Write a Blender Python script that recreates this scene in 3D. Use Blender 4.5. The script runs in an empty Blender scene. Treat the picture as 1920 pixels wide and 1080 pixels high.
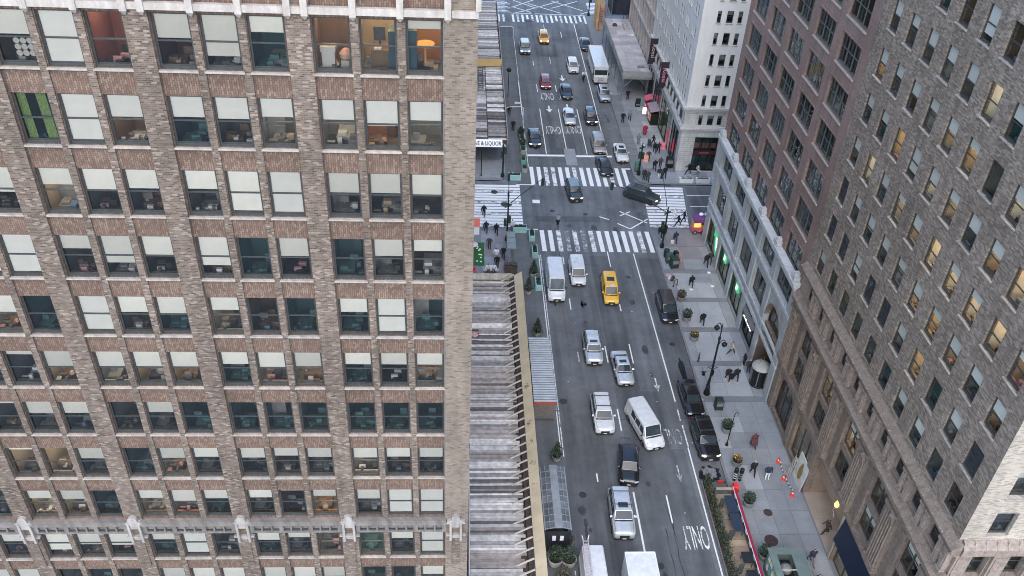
import bpy, math, random
from mathutils import Matrix, Vector
random.seed(11)
SC = bpy.context.scene
COL = SC.collection
PI = math.pi

# ------------------------------------------------------------------ camera
CAMZ = 62.0
PITCH, ROLL, YAW, FPX = .637223, -.0536877, .0730979, 1663.8
_f = Vector((math.sin(YAW)*math.cos(PITCH), math.cos(YAW)*math.cos(PITCH), -math.sin(PITCH)))
_r = Vector((math.cos(YAW), -math.sin(YAW), 0)); _d = _f.cross(_r)
_r2 = math.cos(ROLL)*_r + math.sin(ROLL)*_d; _d2 = -math.sin(ROLL)*_r + math.cos(ROLL)*_d
cd = bpy.data.cameras.new('camera'); cam = bpy.data.objects.new('camera', cd); COL.objects.link(cam)
cam.matrix_world = Matrix(((_r2.x, -_d2.x, -_f.x, 0), (_r2.y, -_d2.y, -_f.y, 0), (_r2.z, -_d2.z, -_f.z, CAMZ), (0, 0, 0, 1)))
cd.sensor_width = 36; cd.lens = FPX/1920*36; cd.clip_end = 3000; cd.clip_start = .5
SC.camera = cam
def seen(x, y, z, m=140):
    v = Vector((x, y, z-CAMZ)); c = v.dot(_f)
    if c < 1: return False
    px = 960+FPX*v.dot(_r2)/c; py = 540+FPX*v.dot(_d2)/c
    return -m < px < 1920+m and -m < py < 1080+m

# ------------------------------------------------------------------ light
SUN_EL, SUN_AZ = math.radians(48), math.radians(186)     # azimuth clockwise from +y
w = bpy.data.worlds.new('World'); SC.world = w; w.use_nodes = True
nt = w.node_tree; bg = nt.nodes['Background']
sky = nt.nodes.new('ShaderNodeTexSky'); sky.sky_type = 'NISHITA'; sky.sun_disc = False
sky.sun_elevation = SUN_EL; sky.sun_rotation = SUN_AZ; sky.air_density = 1.0; sky.dust_density = 1.0; sky.ozone_density = 1.0
nt.links.new(sky.outputs[0], bg.inputs[0]); bg.inputs[1].default_value = .15
sd = bpy.data.lights.new('sun', 'SUN'); sd.energy = .75; sd.angle = math.radians(70); sd.color = (1, .89, .74)
sun = bpy.data.objects.new('sun', sd); COL.objects.link(sun)
sdir = Vector((math.sin(SUN_AZ)*math.cos(SUN_EL), math.cos(SUN_AZ)*math.cos(SUN_EL), math.sin(SUN_EL)))
sun.rotation_euler = sdir.to_track_quat('Z', 'Y').to_euler(); sun.location = (-20, -40, 120)
SC.view_settings.view_transform = 'Standard'; SC.view_settings.look = 'None'
SC.view_settings.exposure = 1.68; SC.view_settings.gamma = 1; SC.view_settings.use_curve_mapping = False
SC.render.engine = 'CYCLES'
SC.cycles.use_denoising = True
SC.cycles.max_bounces = 6; SC.cycles.diffuse_bounces = 3; SC.cycles.glossy_bounces = 3; SC.cycles.transparent_max_bounces = 10
SC.cycles.caustics_reflective = False; SC.cycles.caustics_refractive = False
SC.cycles.sample_clamp_indirect = 6; SC.cycles.filter_width = 1.0

# ------------------------------------------------------------------ materials
MATS = {}
class NB:
    def __init__(s, name, rough=.8, metal=0, spec=.4):
        s.m = bpy.data.materials.new(name); s.m.use_nodes = True; s.t = s.m.node_tree
        s.b = s.t.nodes['Principled BSDF']; s.b.inputs['Roughness'].default_value = rough; s.b.inputs['Metallic'].default_value = metal
        s.b.inputs['Specular IOR Level'].default_value = spec
        MATS[name] = s.m
    def n(s, t, **kw):
        o = s.t.nodes.new(t)
        for k, v in kw.items(): setattr(o, k, v)
        return o
    def set(s, inp, v):
        if isinstance(v, bpy.types.NodeSocket): s.t.links.new(v, inp)
        else: inp.default_value = v
    def math(s, op, a, b=0., c=None):
        o = s.n('ShaderNodeMath', operation=op); s.set(o.inputs[0], a); s.set(o.inputs[1], b)
        if c is not None: s.set(o.inputs[2], c)
        return o.outputs[0]
    def mix(s, f, a, b, blend='MIX'):
        o = s.n('ShaderNodeMix', data_type='RGBA', blend_type=blend); s.set(o.inputs[0], f)
        s.set(o.inputs[6], a if isinstance(a, bpy.types.NodeSocket) else (*a, 1)); s.set(o.inputs[7], b if isinstance(b, bpy.types.NodeSocket) else (*b, 1))
        return o.outputs[2]
    def ramp(s, f, stops, interp='LINEAR'):
        o = s.n('ShaderNodeValToRGB'); o.color_ramp.interpolation = interp
        e = o.color_ramp.elements
        while len(e) < len(stops): e.new(.5)
        for k, (p, c) in enumerate(stops):
            e[k].position = p; e[k].color = (*c, 1) if len(c) == 3 else c
        s.set(o.inputs[0], f); return o.outputs[0]
    def noise(s, vec, scale, detail=3, rough=.55):
        o = s.n('ShaderNodeTexNoise'); s.set(o.inputs['Vector'], vec); o.inputs['Scale'].default_value = scale
        o.inputs['Detail'].default_value = detail; o.inputs['Roughness'].default_value = rough; return o.outputs[0]
    def pos(s): return s.n('ShaderNodeNewGeometry').outputs['Position']
    def obj(s): return s.n('ShaderNodeTexCoord').outputs['Object']
    def rand(s): return s.n('ShaderNodeObjectInfo').outputs['Random']
    def xyz(s, v):
        o = s.n('ShaderNodeSeparateXYZ'); s.set(o.inputs[0], v); return o.outputs
    def comb(s, x, y, z):
        o = s.n('ShaderNodeCombineXYZ'); s.set(o.inputs[0], x); s.set(o.inputs[1], y); s.set(o.inputs[2], z); return o.outputs[0]
    def color(s, c): s.set(s.b.inputs['Base Color'], c if isinstance(c, bpy.types.NodeSocket) else (*c, 1)); return s
    def bump(s, h, strength=.3, dist=.02):
        o = s.n('ShaderNodeBump'); o.inputs['Strength'].default_value = strength; o.inputs['Distance'].default_value = dist
        s.set(o.inputs['Height'], h); s.t.links.new(o.outputs[0], s.b.inputs['Normal']); return s
def mul(c, k): return tuple(min(1, x*k) for x in c)
def plain(name, c, rough=.7, metal=0, var=.15, scale=3., spec=.4, objvar=0., coat=0.):
    """a surface of one colour with uneven dirt and wear"""
    if name in MATS: return MATS[name]
    b = NB(name, rough, metal, spec)
    f = b.noise(b.obj(), scale, 4)
    col = b.mix(b.ramp(f, [(.3, (0, 0, 0)), (.72, (1, 1, 1))]), mul(c, 1-var), mul(c, 1+var))
    if objvar:
        hv = b.n('ShaderNodeHueSaturation'); hv.inputs['Value'].default_value = 1
        b.set(hv.inputs['Value'], b.math('MULTIPLY_ADD', b.rand(), 2*objvar, 1-objvar)); b.set(hv.inputs['Color'], col); col = hv.outputs[0]
    b.color(col)
    if coat: b.b.inputs['Coat Weight'].default_value = coat; b.b.inputs['Coat Roughness'].default_value = .05
    return b.m
def emit(name, c, k):
    if name in MATS: return MATS[name]
    b = NB(name, .5); b.color(c); b.b.inputs['Emission Color'].default_value = (*c, 1); b.b.inputs['Emission Strength'].default_value = k
    return b.m
def glass(name, tint=(.72, .8, .8), refl=1.0):
    b = NB(name); t = b.t
    tr = b.n('ShaderNodeBsdfTransparent'); tr.inputs[0].default_value = (*tint, 1)
    gl = b.n('ShaderNodeBsdfGlossy'); gl.inputs['Roughness'].default_value = .02; gl.inputs['Color'].default_value = (.95, 1, 1, 1)
    fr = b.n('ShaderNodeFresnel'); fr.inputs[0].default_value = 1.5
    nz = b.n('ShaderNodeBump'); nz.inputs['Strength'].default_value = .06; nz.inputs['Distance'].default_value = .3
    b.set(nz.inputs['Height'], b.noise(b.pos(), .9, 1)); t.links.new(nz.outputs[0], gl.inputs['Normal'])
    mx = b.n('ShaderNodeMixShader'); b.set(mx.inputs[0], b.math('MULTIPLY', fr.outputs[0], refl)); t.links.new(tr.outputs[0], mx.inputs[1]); t.links.new(gl.outputs[0], mx.inputs[2])
    t.links.new(mx.outputs[0], t.nodes['Material Output'].inputs[0]); t.nodes.remove(b.b)
    return b.m
def brick(name, tones, mortar, bw=.3, bh=.09, soil=.25, vert=False, mw=.15, bumps=.5, big=None):
    """brickwork: a tone for each brick, mortar joints, and soiling in large patches"""
    b = NB(name, .88, spec=.25); x, y, z = b.xyz(b.pos())
    u = b.math('ADD', x, y); v = z
    if vert: u, v = v, u
    row = b.math('FLOOR', b.math('DIVIDE', v, bh)); odd = b.math('MULTIPLY', b.math('MODULO', row, 2.), .5)
    uu = b.math('ADD', b.math('DIVIDE', u, bw), odd); colm = b.math('FLOOR', uu)
    wn = b.n('ShaderNodeTexWhiteNoise', noise_dimensions='2D'); b.set(wn.inputs[0], b.comb(colm, row, 0.))
    k = len(tones); c = b.ramp(wn.outputs[0], [(i/k, t) for i, t in enumerate(tones)], 'CONSTANT')
    fu = b.math('FRACT', uu); fv = b.math('FRACT', b.math('DIVIDE', v, bh))
    mo = b.math('MAXIMUM', b.math('LESS_THAN', fu, mw*bh/bw*1.2), b.math('LESS_THAN', fv, mw*1.5))
    c = b.mix(mo, c, mortar)
    n1 = b.ramp(b.noise(b.pos(), .22, 5, .6), [(.32, (1-soil,)*3), (.7, (1+soil*.35,)*3)])
    c = b.mix(1., c, n1, 'MULTIPLY')
    n2 = b.ramp(b.noise(b.comb(b.math('MULTIPLY', u, 1.2), 0., b.math('MULTIPLY', v, .12)), 1.6, 3), [(.35, (1-soil*.6,)*3), (.65, (1.08,)*3)])
    c = b.mix(1., c, n2, 'MULTIPLY')
    b.color(c).bump(b.math('SUBTRACT', b.math('ADD', 1., b.math('MULTIPLY', wn.outputs[0], .6)), mo), bumps, .02)
    return b.m
def stone(name, c, var=.2, scale=.6, rough=.75, streak=.2, fine=.06):
    b = NB(name, rough, spec=.3); p = b.pos(); x, y, z = b.xyz(p)
    f = b.noise(p, scale, 6, .62)
    col = b.mix(b.ramp(f, [(.3, (0, 0, 0)), (.7, (1, 1, 1))]), mul(c, 1-var), mul(c, 1+var*.6))
    s = b.noise(b.comb(b.math('MULTIPLY', b.math('ADD', x, y), 2.2), 0., b.math('MULTIPLY', z, .2)), 1.3, 4)
    col = b.mix(1., col, b.ramp(s, [(.35, (1-streak,)*3), (.62, (1, 1, 1))]), 'MULTIPLY')
    g = b.noise(p, 9, 3); col = b.mix(1., col, b.ramp(g, [(.3, (1-fine*2,)*3), (.7, (1+fine,)*3)]), 'MULTIPLY')
    b.color(col).bump(g, .25, .01); return b.m

# ------------------------------------------------------------------ mesh helpers
class MB:
    def __init__(s): s.v = []; s.f = []; s.mi = []
    def quad(s, a, b, c, d, m=0):
        k = len(s.v); s.v += [a, b, c, d]; s.f.append((k, k+1, k+2, k+3)); s.mi.append(m); return s
    def poly(s, pts, m=0):
        k = len(s.v); s.v += list(pts); s.f.append(tuple(range(k, k+len(pts)))); s.mi.append(m); return s
    def box(s, x0, x1, y0, y1, z0, z1, m=0):
        k = len(s.v)
        s.v += [(x0, y0, z0), (x1, y0, z0), (x1, y1, z0), (x0, y1, z0), (x0, y0, z1), (x1, y0, z1), (x1, y1, z1), (x0, y1, z1)]
        for q in ((0, 3, 2, 1), (4, 5, 6, 7), (0, 1, 5, 4), (1, 2, 6, 5), (2, 3, 7, 6), (3, 0, 4, 7)):
            s.f.append(tuple(k+i for i in q)); s.mi.append(m)
        return s
    def loft(s, rings, m=0, cap=True, closed=True):
        k0 = len(s.v); n = len(rings[0])
        for r in rings: s.v += [tuple(p) for p in r]
        for i in range(len(rings)-1):
            for j in range(n if closed else n-1):
                a = k0+i*n+j; b = k0+i*n+(j+1) % n
                s.f.append((a, b, b+n, a+n)); s.mi.append(m)
        if cap and closed:
            s.f.append(tuple(k0+j for j in range(n-1, -1, -1))); s.mi.append(m)
            s.f.append(tuple(k0+(len(rings)-1)*n+j for j in range(n))); s.mi.append(m)
        return s
    def tube(s, path, r, n=8, m=0):
        P = [Vector(p) for p in path]; rs = r if isinstance(r, (list, tuple)) else [r]*len(P); rings = []
        for i, p in enumerate(P):
            t = (P[min(i+1, len(P)-1)]-P[max(i-1, 0)]).normalized()
            a = t.orthogonal().normalized() if abs(t.z) < .95 else Vector((1, 0, 0)); a = (a-t*a.dot(t)).normalized(); b = t.cross(a)
            if i == 0 and False: pass
            rings.append([p+(a*math.cos(2*PI*j/n)+b*math.sin(2*PI*j/n))*rs[i] for j in range(n)])
        # keep rings aligned
        for i in range(1, len(rings)):
            best = min(range(n), key=lambda o: (rings[i][o]-P[i]-(rings[i-1][0]-P[i-1])).length)
            rings[i] = rings[i][best:]+rings[i][:best]
        return s.loft(rings, m)
    def lathe(s, prof, n=16, cx=0, cy=0, m=0):
        rings = [[(cx+r*math.cos(2*PI*j/n), cy+r*math.sin(2*PI*j/n), z) for j in range(n)] for r, z in prof]
        return s.loft(rings, m)
    def bar(s, a, b, wd, ht, m=0):
        a = Vector(a); b = Vector(b); t = (b-a).normalized(); up = Vector((0, 0, 1)) if abs(t.z) < .9 else Vector((0, 1, 0))
        sx = t.cross(up).normalized()*wd/2; sz = sx.cross(t).normalized()*ht/2
        return s.loft([[p-sx-sz, p+sx-sz, p+sx+sz, p-sx+sz] for p in (a, b)], m)
    def mesh(s, name, mats, smooth=None):
        me = bpy.data.meshes.new(name); me.from_pydata([tuple(v) for v in s.v], [], s.f)
        for m in (mats if isinstance(mats, (list, tuple)) else [mats]): me.materials.append(m)
        if any(s.mi): me.polygons.foreach_set('material_index', s.mi)
        if smooth is not None:
            me.polygons.foreach_set('use_smooth', [True]*len(me.polygons)); me.set_sharp_from_angle(angle=math.radians(smooth))
        me.update(); return me
    def build(s, name, mats, parent=None, loc=(0, 0, 0), rz=0, smooth=None):
        return link(name, s.mesh(name, mats, smooth), parent, loc, rz)
def link(name, me, parent=None, loc=(0, 0, 0), rz=0):
    o = bpy.data.objects.new(name, me); COL.objects.link(o); o.parent = parent; o.location = loc; o.rotation_euler = (0, 0, rz); return o
def tag(o, label=None, cat=None, group=None, kind=None):
    if label: o['label'] = label
    if cat: o['category'] = cat
    if group: o['group'] = group
    if kind: o['kind'] = kind
    return o
def thing(name, label, cat, loc=(0, 0, 0), rz=0, group=None):
    return tag(link(name, None, None, loc, rz), label, cat, group, 'thing')
def struct(name, mb, mats, smooth=None, loc=(0, 0, 0)):
    return tag(mb.build(name, mats, None, loc, 0, smooth), kind='structure')
def override(o, mats):
    for i, m in mats.items():
        o.material_slots[i].link = 'OBJECT'; o.material_slots[i].material = m
def text_mesh(name, s, size, mat, depth=0., sx=1., sy=1., bold=0.):
    c = bpy.data.curves.new(name, 'FONT'); c.body = s; c.size = size; c.align_x = 'CENTER'; c.align_y = 'CENTER'; c.extrude = depth; c.offset = bold
    c.resolution_u = 3
    o = bpy.data.objects.new(name, c); COL.objects.link(o)
    dg = bpy.context.evaluated_depsgraph_get(); me = bpy.data.meshes.new_from_object(o.evaluated_get(dg))
    bpy.data.objects.remove(o); bpy.data.curves.remove(c)
    for v in me.vertices: v.co.x *= sx; v.co.y *= sy
    me.materials.clear(); me.materials.append(mat); me.name = name; return me

# walls with openings: local x to the right as seen from outside, y inwards, z up
def wall_mesh(us, vs, holes, depth=.3, y=0., m=0, mb=None):
    mb = mb or MB(); nu, nv = len(us)-1, len(vs)-1
    for j in range(nv):
        i = 0
        while i < nu:
            if (i, j) in holes: i += 1; continue
            k = i
            while k < nu and (k, j) not in holes: k += 1
            mb.quad((us[i], y, vs[j]), (us[k], y, vs[j]), (us[k], y, vs[j+1]), (us[i], y, vs[j+1]), m); i = k
    for (i, j) in holes:
        a, b, c, d = us[i], us[i+1], vs[j], vs[j+1]
        if (i-1, j) not in holes: mb.quad((a, y, c), (a, y, d), (a, y+depth, d), (a, y+depth, c), m)
        if (i+1, j) not in holes: mb.quad((b, y, d), (b, y, c), (b, y+depth, c), (b, y+depth, d), m)
        if (i, j-1) not in holes: mb.quad((b, y, c), (a, y, c), (a, y+depth, c), (b, y+depth, c), m)
        if (i, j+1) not in holes: mb.quad((a, y, d), (b, y, d), (b, y+depth, d), (a, y+depth, d), m)
    return mb

# ================================================================== ground, roads, pavements
def asphalt(name, c, var=.42):
    b = NB(name, .9, spec=.25); p = b.pos(); x, y, z = b.xyz(p)
    lane = b.noise(b.comb(b.math('MULTIPLY', x, 1.), b.math('MULTIPLY', y, .05), 0.), .9, 4, .6)
    big = b.noise(p, .13, 5, .6); fine = b.noise(p, 14, 3, .7); mid = b.noise(p, 1.1, 5, .65)
    col = b.mix(b.ramp(lane, [(.35, (0, 0, 0)), (.65, (1, 1, 1))]), mul(c, 1-var*.5), mul(c, 1+var*.5))
    col = b.mix(1., col, b.ramp(big, [(.35, (1-var*.6,)*3), (.65, (1+var*.3,)*3)]), 'MULTIPLY')
    col = b.mix(1., col, b.ramp(mid, [(.3, (.86,)*3), (.7, (1.08,)*3)]), 'MULTIPLY')
    col = b.mix(1., col, b.ramp(fine, [(.3, (.82,)*3), (.7, (1.16,)*3)]), 'MULTIPLY')
    st = b.noise(p, .55, 4, .7); col = b.mix(b.ramp(st, [(.66, (0, 0, 0)), (.74, (.55,)*3)]), col, mul(c, .55))
    b.color(col).bump(fine, .25, .01); return b.m
M_ASPH = asphalt('asphalt', (.138, .152, .165)); M_ASPH_D = asphalt('asphalt_dark', (.105, .116, .127)); M_ASPH_L = asphalt('asphalt_pale', (.14, .15, .158))
M_PLAZA = asphalt('plaza_asphalt', (.135, .146, .154), .22)
M_CONC = stone('concrete', (.265, .288, .31), .16, .5, .85, .0, .05); M_CONC_L = stone('concrete_pale', (.345, .37, .392), .12, .4, .85, .0, .05)
M_CONC_D = stone('concrete_dark', (.19, .207, .225), .16, .5, .85, .0, .05); M_KERB = stone('kerb_stone', (.2, .21, .22), .2, .8, .8, 0)
M_CONC_W = stone('concrete_warm', (.235, .225, .235), .14, .5, .85, 0, .05)
M_CONC_M = stone('concrete_mid', (.24, .262, .283), .16, .5, .85, .0, .05)
def paint(name, wear):
    b = NB(name, .7, spec=.3); p = b.pos()
    f = b.math('ADD', b.math('MULTIPLY', b.noise(p, 1.4, 5, .7), .6), b.math('MULTIPLY', b.noise(p, 7, 4, .7), .4))
    c = b.mix(b.ramp(f, [(wear-.05, (0, 0, 0)), (wear+.04, (1, 1, 1))]), (.16, .17, .18), (.78, .8, .8))
    c = b.mix(1., c, b.ramp(b.noise(p, 3, 4), [(.3, (.86,)*3), (.7, (1, 1, 1))]), 'MULTIPLY'); b.color(c); return b.m
M_PAINT = paint('road_paint', .38); M_PAINT_W = paint('road_paint_worn', .485); M_PAINT_V = paint('road_paint_faint', .56)

struct('ground', MB().quad((-700, -500, -.06), (900, -500, -.06), (900, 1200, -.06), (-700, 1200, -.06)), M_CONC_D)
road = struct('road', MB().quad((6.3, -60, 0), (24.62, -60, 0), (24.62, 420, 0), (6.3, 420, 0)), M_ASPH)
xst = struct('cross_street', MB().quad((-120, 96.6, -.004), (160, 96.6, -.004), (160, 108.3, -.004), (-120, 108.3, -.004)).quad((-120, 176.2, -.004), (160, 176.2, -.004), (160, 192, -.004), (-120, 192, -.004)), M_ASPH)
struct('plaza_lane', MB().quad((6.35, 20, .004), (9.55, 20, .004), (9.55, 96.4, .004), (6.35, 96.4, .004)).quad((6.35, 108.5, .004), (9.55, 108.5, .004), (9.55, 172, .004), (6.35, 172, .004)), M_PLAZA)
struct('concrete_strip', MB().quad((31.9, 97.9, .004), (60, 97.9, .004), (60, 98.7, .004), (31.9, 98.7, .004)), M_CONC)
# fresh darker asphalt and patches
def patch(x0, x1, y0, y1, m, z=.004): return MB().quad((x0, y0, z), (x1, y0, z), (x1, y1, z), (x0, y1, z)).build('asphalt_patch', m, road)
patch(15.95, 20.2, 20, 66, M_ASPH_D); patch(16.0, 18.6, 66, 90.4, M_ASPH_D); patch(18.9, 21.5, 20, 58, M_ASPH_D, .006)
patch(13.5, 17.5, 154.2, 160.3, M_ASPH_D); patch(14.8, 16.6, 155.3, 159.7, M_ASPH_L, .008); patch(13.2, 17.2, 116.9, 123.6, M_ASPH_D)
patch(14.25, 15.5, 118.8, 123.4, M_ASPH_L, .008); patch(15.3, 16.95, 113.6, 118.7, M_CONC, .012); patch(7.0, 9.7, 163.4, 169.1, M_ASPH_D, .008)
patch(9.9, 12.6, 75, 82, M_ASPH_L, .004); patch(10.2, 12.9, 57, 67.5, M_ASPH_L, .004); patch(22.05, 24.6, 62, 90, M_ASPH_D, .004); patch(12.9, 15.0, 44, 50.5, M_ASPH_D, .006)
patch(9.8, 18.4, 98.2, 99.6, M_ASPH_D); patch(31.5, 60, 99, 107.9, M_ASPH_D, .002)
bpy.data.objects['asphalt_patch'].name = 'asphalt_patch'
# paint
def sheet(name, pts, m=None, z=.010, par=None): return MB().poly([(x, y, z) for x, y in pts]).build(name, m or M_PAINT, par or road)
def line(name, x0, y0, x1, y1, wd=.13, m=None, z=.010, par=None):
    a, b = Vector((x0, y0)), Vector((x1, y1)); n = (b-a).normalized(); n = Vector((-n.y, n.x))*wd/2
    return sheet(name, [a-n, b-n, b+n, a+n], m, z, par)
for x, a, b in ((12.7, 79.5, 81.6), (18.45, 79.3, 80.6), (12.72, 70.5, 72.1), (15.8, 70.4, 73.1), (18.5, 70.3, 73.5), (15.83, 60.4, 63.4), (18.76, 49.3, 52.4),
                (12.7, 88.5, 90.1), (18.4, 88, 91.4), (15.84, 151, 154.1), (18.95, 163.8, 166.9), (12.7, 138.8, 141.9), (15.9, 139, 141.7), (21.9, 61.8, 63.4), (12.75, 54, 55), (12.7, 150, 152), (15.9, 163, 170.5)):
    line('lane_dash', x, a, x, b, .13, M_PAINT if random.random() < .7 else M_PAINT_W)
for x0, y0, x1, y1, m, wd in ((15.8, 30, 15.83, 52.8, M_PAINT, .16), (12.6, 117, 12.62, 132.3, M_PAINT, .13), (15.72, 118.6, 15.64, 132.4, M_PAINT, .13), (18.68, 117, 18.68, 132.5, M_PAINT, .13), (21.69, 117, 21.99, 171.5, M_PAINT, .13),
                       (21.65, 91, 21.9, 64.5, M_PAINT, .13), (21.96, 61.2, 21.98, 58.2, M_PAINT_W, .13), (21.93, 58.2, 21.93, 30, M_PAINT, .13), (9.68, 112.5, 9.74, 163, M_PAINT_W, .1), (9.68, 57, 9.72, 90.5, M_PAINT, .1), (9.9, 57, 9.94, 90.5, M_PAINT_W, .1),
                       (9.72, 30, 9.72, 44.5, M_PAINT_W, .1), (15.5, 171.6, 15.35, 176, M_PAINT_W, .12)):
    line('lane_line', x0, y0, x1, y1, wd, m)
for a, b in ((9.6, 15.25), (17, 22.3)): sheet('stop_line', [(a, 116.1), (b, 116.2), (b, 116.75), (a, 116.65)])
for k in range(14):                                          # crosswalk on this side of the crossing
    x = 10.25+k*1.05; m = (M_PAINT, M_PAINT, M_PAINT_W, M_PAINT_V, M_PAINT_W, M_PAINT_V, M_PAINT_W, M_PAINT, M_PAINT, M_PAINT, M_PAINT, M_PAINT, M_PAINT_W, M_PAINT)[k]
    sheet('crosswalk_stripe', [(x, 91.3), (x+.56, 91.3), (x+.5, 96.1), (x-.06, 96.1)], m)
for k in range(14):                                          # crosswalk beyond the crossing
    x = 9.85+k*1.03; sheet('crosswalk_stripe', [(x, 107.6), (x+.55, 107.6), (x+.5, 112.9), (x-.05, 112.9)], (M_PAINT_W if k in (2, 3, 6, 11) else M_PAINT))
sheet('crosswalk_stripe', [(23.75, 112.6), (24.5, 112.6), (24.5, 112.95), (23.75, 112.95)])
for k in range(15):                                          # crosswalk of the side street, plaza side
    y = 96.75+k*.73; sheet('crosswalk_stripe', [(-3, y), (8.15, y+.02), (8.15, y+.6), (-3, y+.58)], M_PAINT if k % 4 else M_PAINT_W, .006, xst)
for k in range(14):                                          # crosswalk of the side street, far kerb
    y = 97.2+k*.76; s = (y-97.2)*.11; x0 = 24.85+s*.5 if k < 8 else 25.4; sheet('crosswalk_stripe', [(x0, y), (30.0+s, y), (30.0+s+.05, y+.57), (x0, y+.57)], M_PAINT if k % 5 else M_PAINT_W, .006, xst)
line('lane_line', 31.3, 105.5, 60, 105.8, .14, M_PAINT, .008, xst); line('lane_line', 31.2, 102.6, 60, 102.7, .14, M_PAINT, .008, xst)
line('lane_line', 8.35, 96.3, 10, 96.3, .2); line('lane_line', 7.7, 107.75, 10, 107.75, .2, None, .006)
for a in ((21.3, 101, 24.6, 98.2), (22.7, 101, 21.2, 99.9), (20.6, 98, 22.1, 96.7), (22.1, 96.7, 24.8, 99.2), (19.6, 98.9, 18.4, 99.6)): line('box_line', *a, .2, M_PAINT, .012)
for a in ((9.97, 180, 14.8, 184.9), (12, 177.6, 20, 184.4), (15.1, 179.8, 10.5, 184.3), (10.2, 176.4, 15.8, 180.9), (14.6, 176.6, 10.4, 180.2), (20, 177.2, 13.5, 182.6), (18.2, 180.1, 24, 184.8), (24.6, 179, 18.5, 184.6), (23.8, 177, 26, 178.8)):
    line('box_line', *a, .22, M_PAINT, .006, xst)
line('lane_line', 9.7, 176.6, 25.6, 176.3, .22, M_PAINT, .012)
for k in range(19):
    x = 7+k*.96
    if k == 2: continue
    sheet('crosswalk_stripe', [(x, 171.7+(k % 5 == 2)*.9), (x+.42, 171.7+(k % 5 == 2)*.9), (x+.36, 175.8), (x-.06, 175.8)], (M_PAINT, M_PAINT_W)[k % 3 == 1])
for k in range(9):
    sheet('crosswalk_stripe', [(25.7, 177.2+k*.8), (27.7, 177.2+k*.8), (27.7, 177.65+k*.8), (25.7, 177.65+k*.8)], M_PAINT, .004, xst)
    sheet('crosswalk_stripe', [(6.6, 177+k*.8), (9.7-(k % 3)*.5, 177+k*.8), (9.7-(k % 3)*.5, 177.4+k*.8), (6.6, 177.4+k*.8)], M_PAINT_W, .004, xst)
def arrow(x, y, L=2.5, m=None, s=1.):
    return sheet('road_arrow', [(x-.09*s, y), (x-.09*s, y-L*.55), (x-.42*s, y-L*.5), (x, y-L), (x+.42*s, y-L*.5), (x+.09*s, y-L*.55), (x+.09*s, y)], m, .012)
arrow(14.15, 133.5, 2.5, None, 1.3); arrow(17.35, 145.9, 2.5, None, 1.3); arrow(17.2, 134.2, 2.2, None, 1.3)
arrow(20.42, 68, 2.1, M_PAINT_W, .75); arrow(20.42, 56, 2.2, M_PAINT_V, .7)
def road_text(s, x, y, wd, ln, m, sz=1.):
    me = text_mesh('road_lettering', s, 1., m); xs = [v.co.x for v in me.vertices]; ys = [v.co.y for v in me.vertices]
    kx = wd/(max(xs)-min(xs)); ky = ln/(max(ys)-min(ys))
    for v in me.vertices: v.co.x *= kx; v.co.y *= ky
    return link('road_lettering', me, road, (x, y, .012), PI)
road_text('ONLY', 14.15, 137.2, 2.3, 2.6, M_PAINT_W); road_text('ONLY', 17.3, 137.2, 2.3, 2.4, M_PAINT_W)
road_text('ONLY', 14.2, 124.9, 2.4, 2.6, M_PAINT_W); road_text('ONLY', 17.4, 125.1, 2.4, 2.6, M_PAINT_W)
road_text('ONLY', 20.5, 47.9, 2.25, 2.5, M_PAINT_W); road_text('ONLY', 20.55, 59.8, 2.1, 2.1, M_PAINT_V)
sheet('road_mark', [(9.7, 102.8), (10.7, 102.8), (10.7, 103.7), (9.7, 103.7)], M_PAINT, .012)
M_IRON = plain('cast_iron', (.05, .045, .045), .6, .3, .3, 6)
def manhole(x, y, r, par, z, m=None): return MB().lathe([(0, z-.05), (r, z-.05), (r, z), (r*.9, z+.006), (0, z+.006)], 20, x, y).build('manhole_cover', m or M_IRON, par)
for x, y, r in ((13, 172.4, .9), (14.2, 176.9, .5), (12.2, 100.9, .35), (16.6, 100.2, .3), (10.5, 64.5, .4), (11.2, 52.5, .35), (16.9, 44.9, .35), (4.6, 105.6, .5), (5.9, 102.4, .55), (23.3, 73.5, .35)): manhole(x, y, r, road, .008)
M_WET = plain('wet_patch', (.02, .023, .027), .08, 0, .3, 1.2); M_SLUSH = plain('grey_sediment', (.2, .21, .22), .6, 0, .5, 3)
def blob(x, y, rx, ry, m, z, nm):
    r = random.Random(x*7+y); a = [r.uniform(.75, 1.15) for _ in range(22)]
    return MB().poly([(x+rx*a[k]*math.cos(2*PI*k/22), y+ry*a[k]*math.sin(2*PI*k/22), z) for k in range(22)]).build(nm, m, road)
blob(23.3, 54.9, 1.15, 1.05, M_WET, .014, 'puddle'); blob(23.3, 55.0, .75, .75, M_SLUSH, .018, 'sediment')
blob(23.6, 69.2, .35, 1.9, M_WET, .014, 'puddle'); blob(22.7, 70, .25, .8, M_ASPH_D, .012, 'stain'); blob(24.0, 99.3, .8, 1.6, M_ASPH_D, .009, 'stain')
r_ = random.Random(5)
M_TAR = plain('tar_sealant', (.03, .033, .037), .6, 0, .2, 4)
for k in range(22):                                          # sealed cracks and trench seams
    x, y = r_.uniform(10, 24), r_.uniform(42, 170); along = r_.random() < .6; q = MB(); p0 = Vector((x, y))
    for j in range(r_.randint(4, 9)):
        p1 = p0+(Vector((r_.uniform(-.15, .15), r_.uniform(.5, 1.3))) if along else Vector((r_.uniform(.4, .9), r_.uniform(-.15, .15)))); n = (p1-p0).normalized(); n = Vector((-n.y, n.x))*r_.uniform(.015, .04)
        if p1.x > 24.4: break
        q.poly([(*(p0-n), .0095), (*(p1-n), .0095), (*(p1+n), .0095), (*(p0+n), .0095)]); p0 = p1
    if q.f: q.build('sealed_crack', M_TAR, road)
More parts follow.
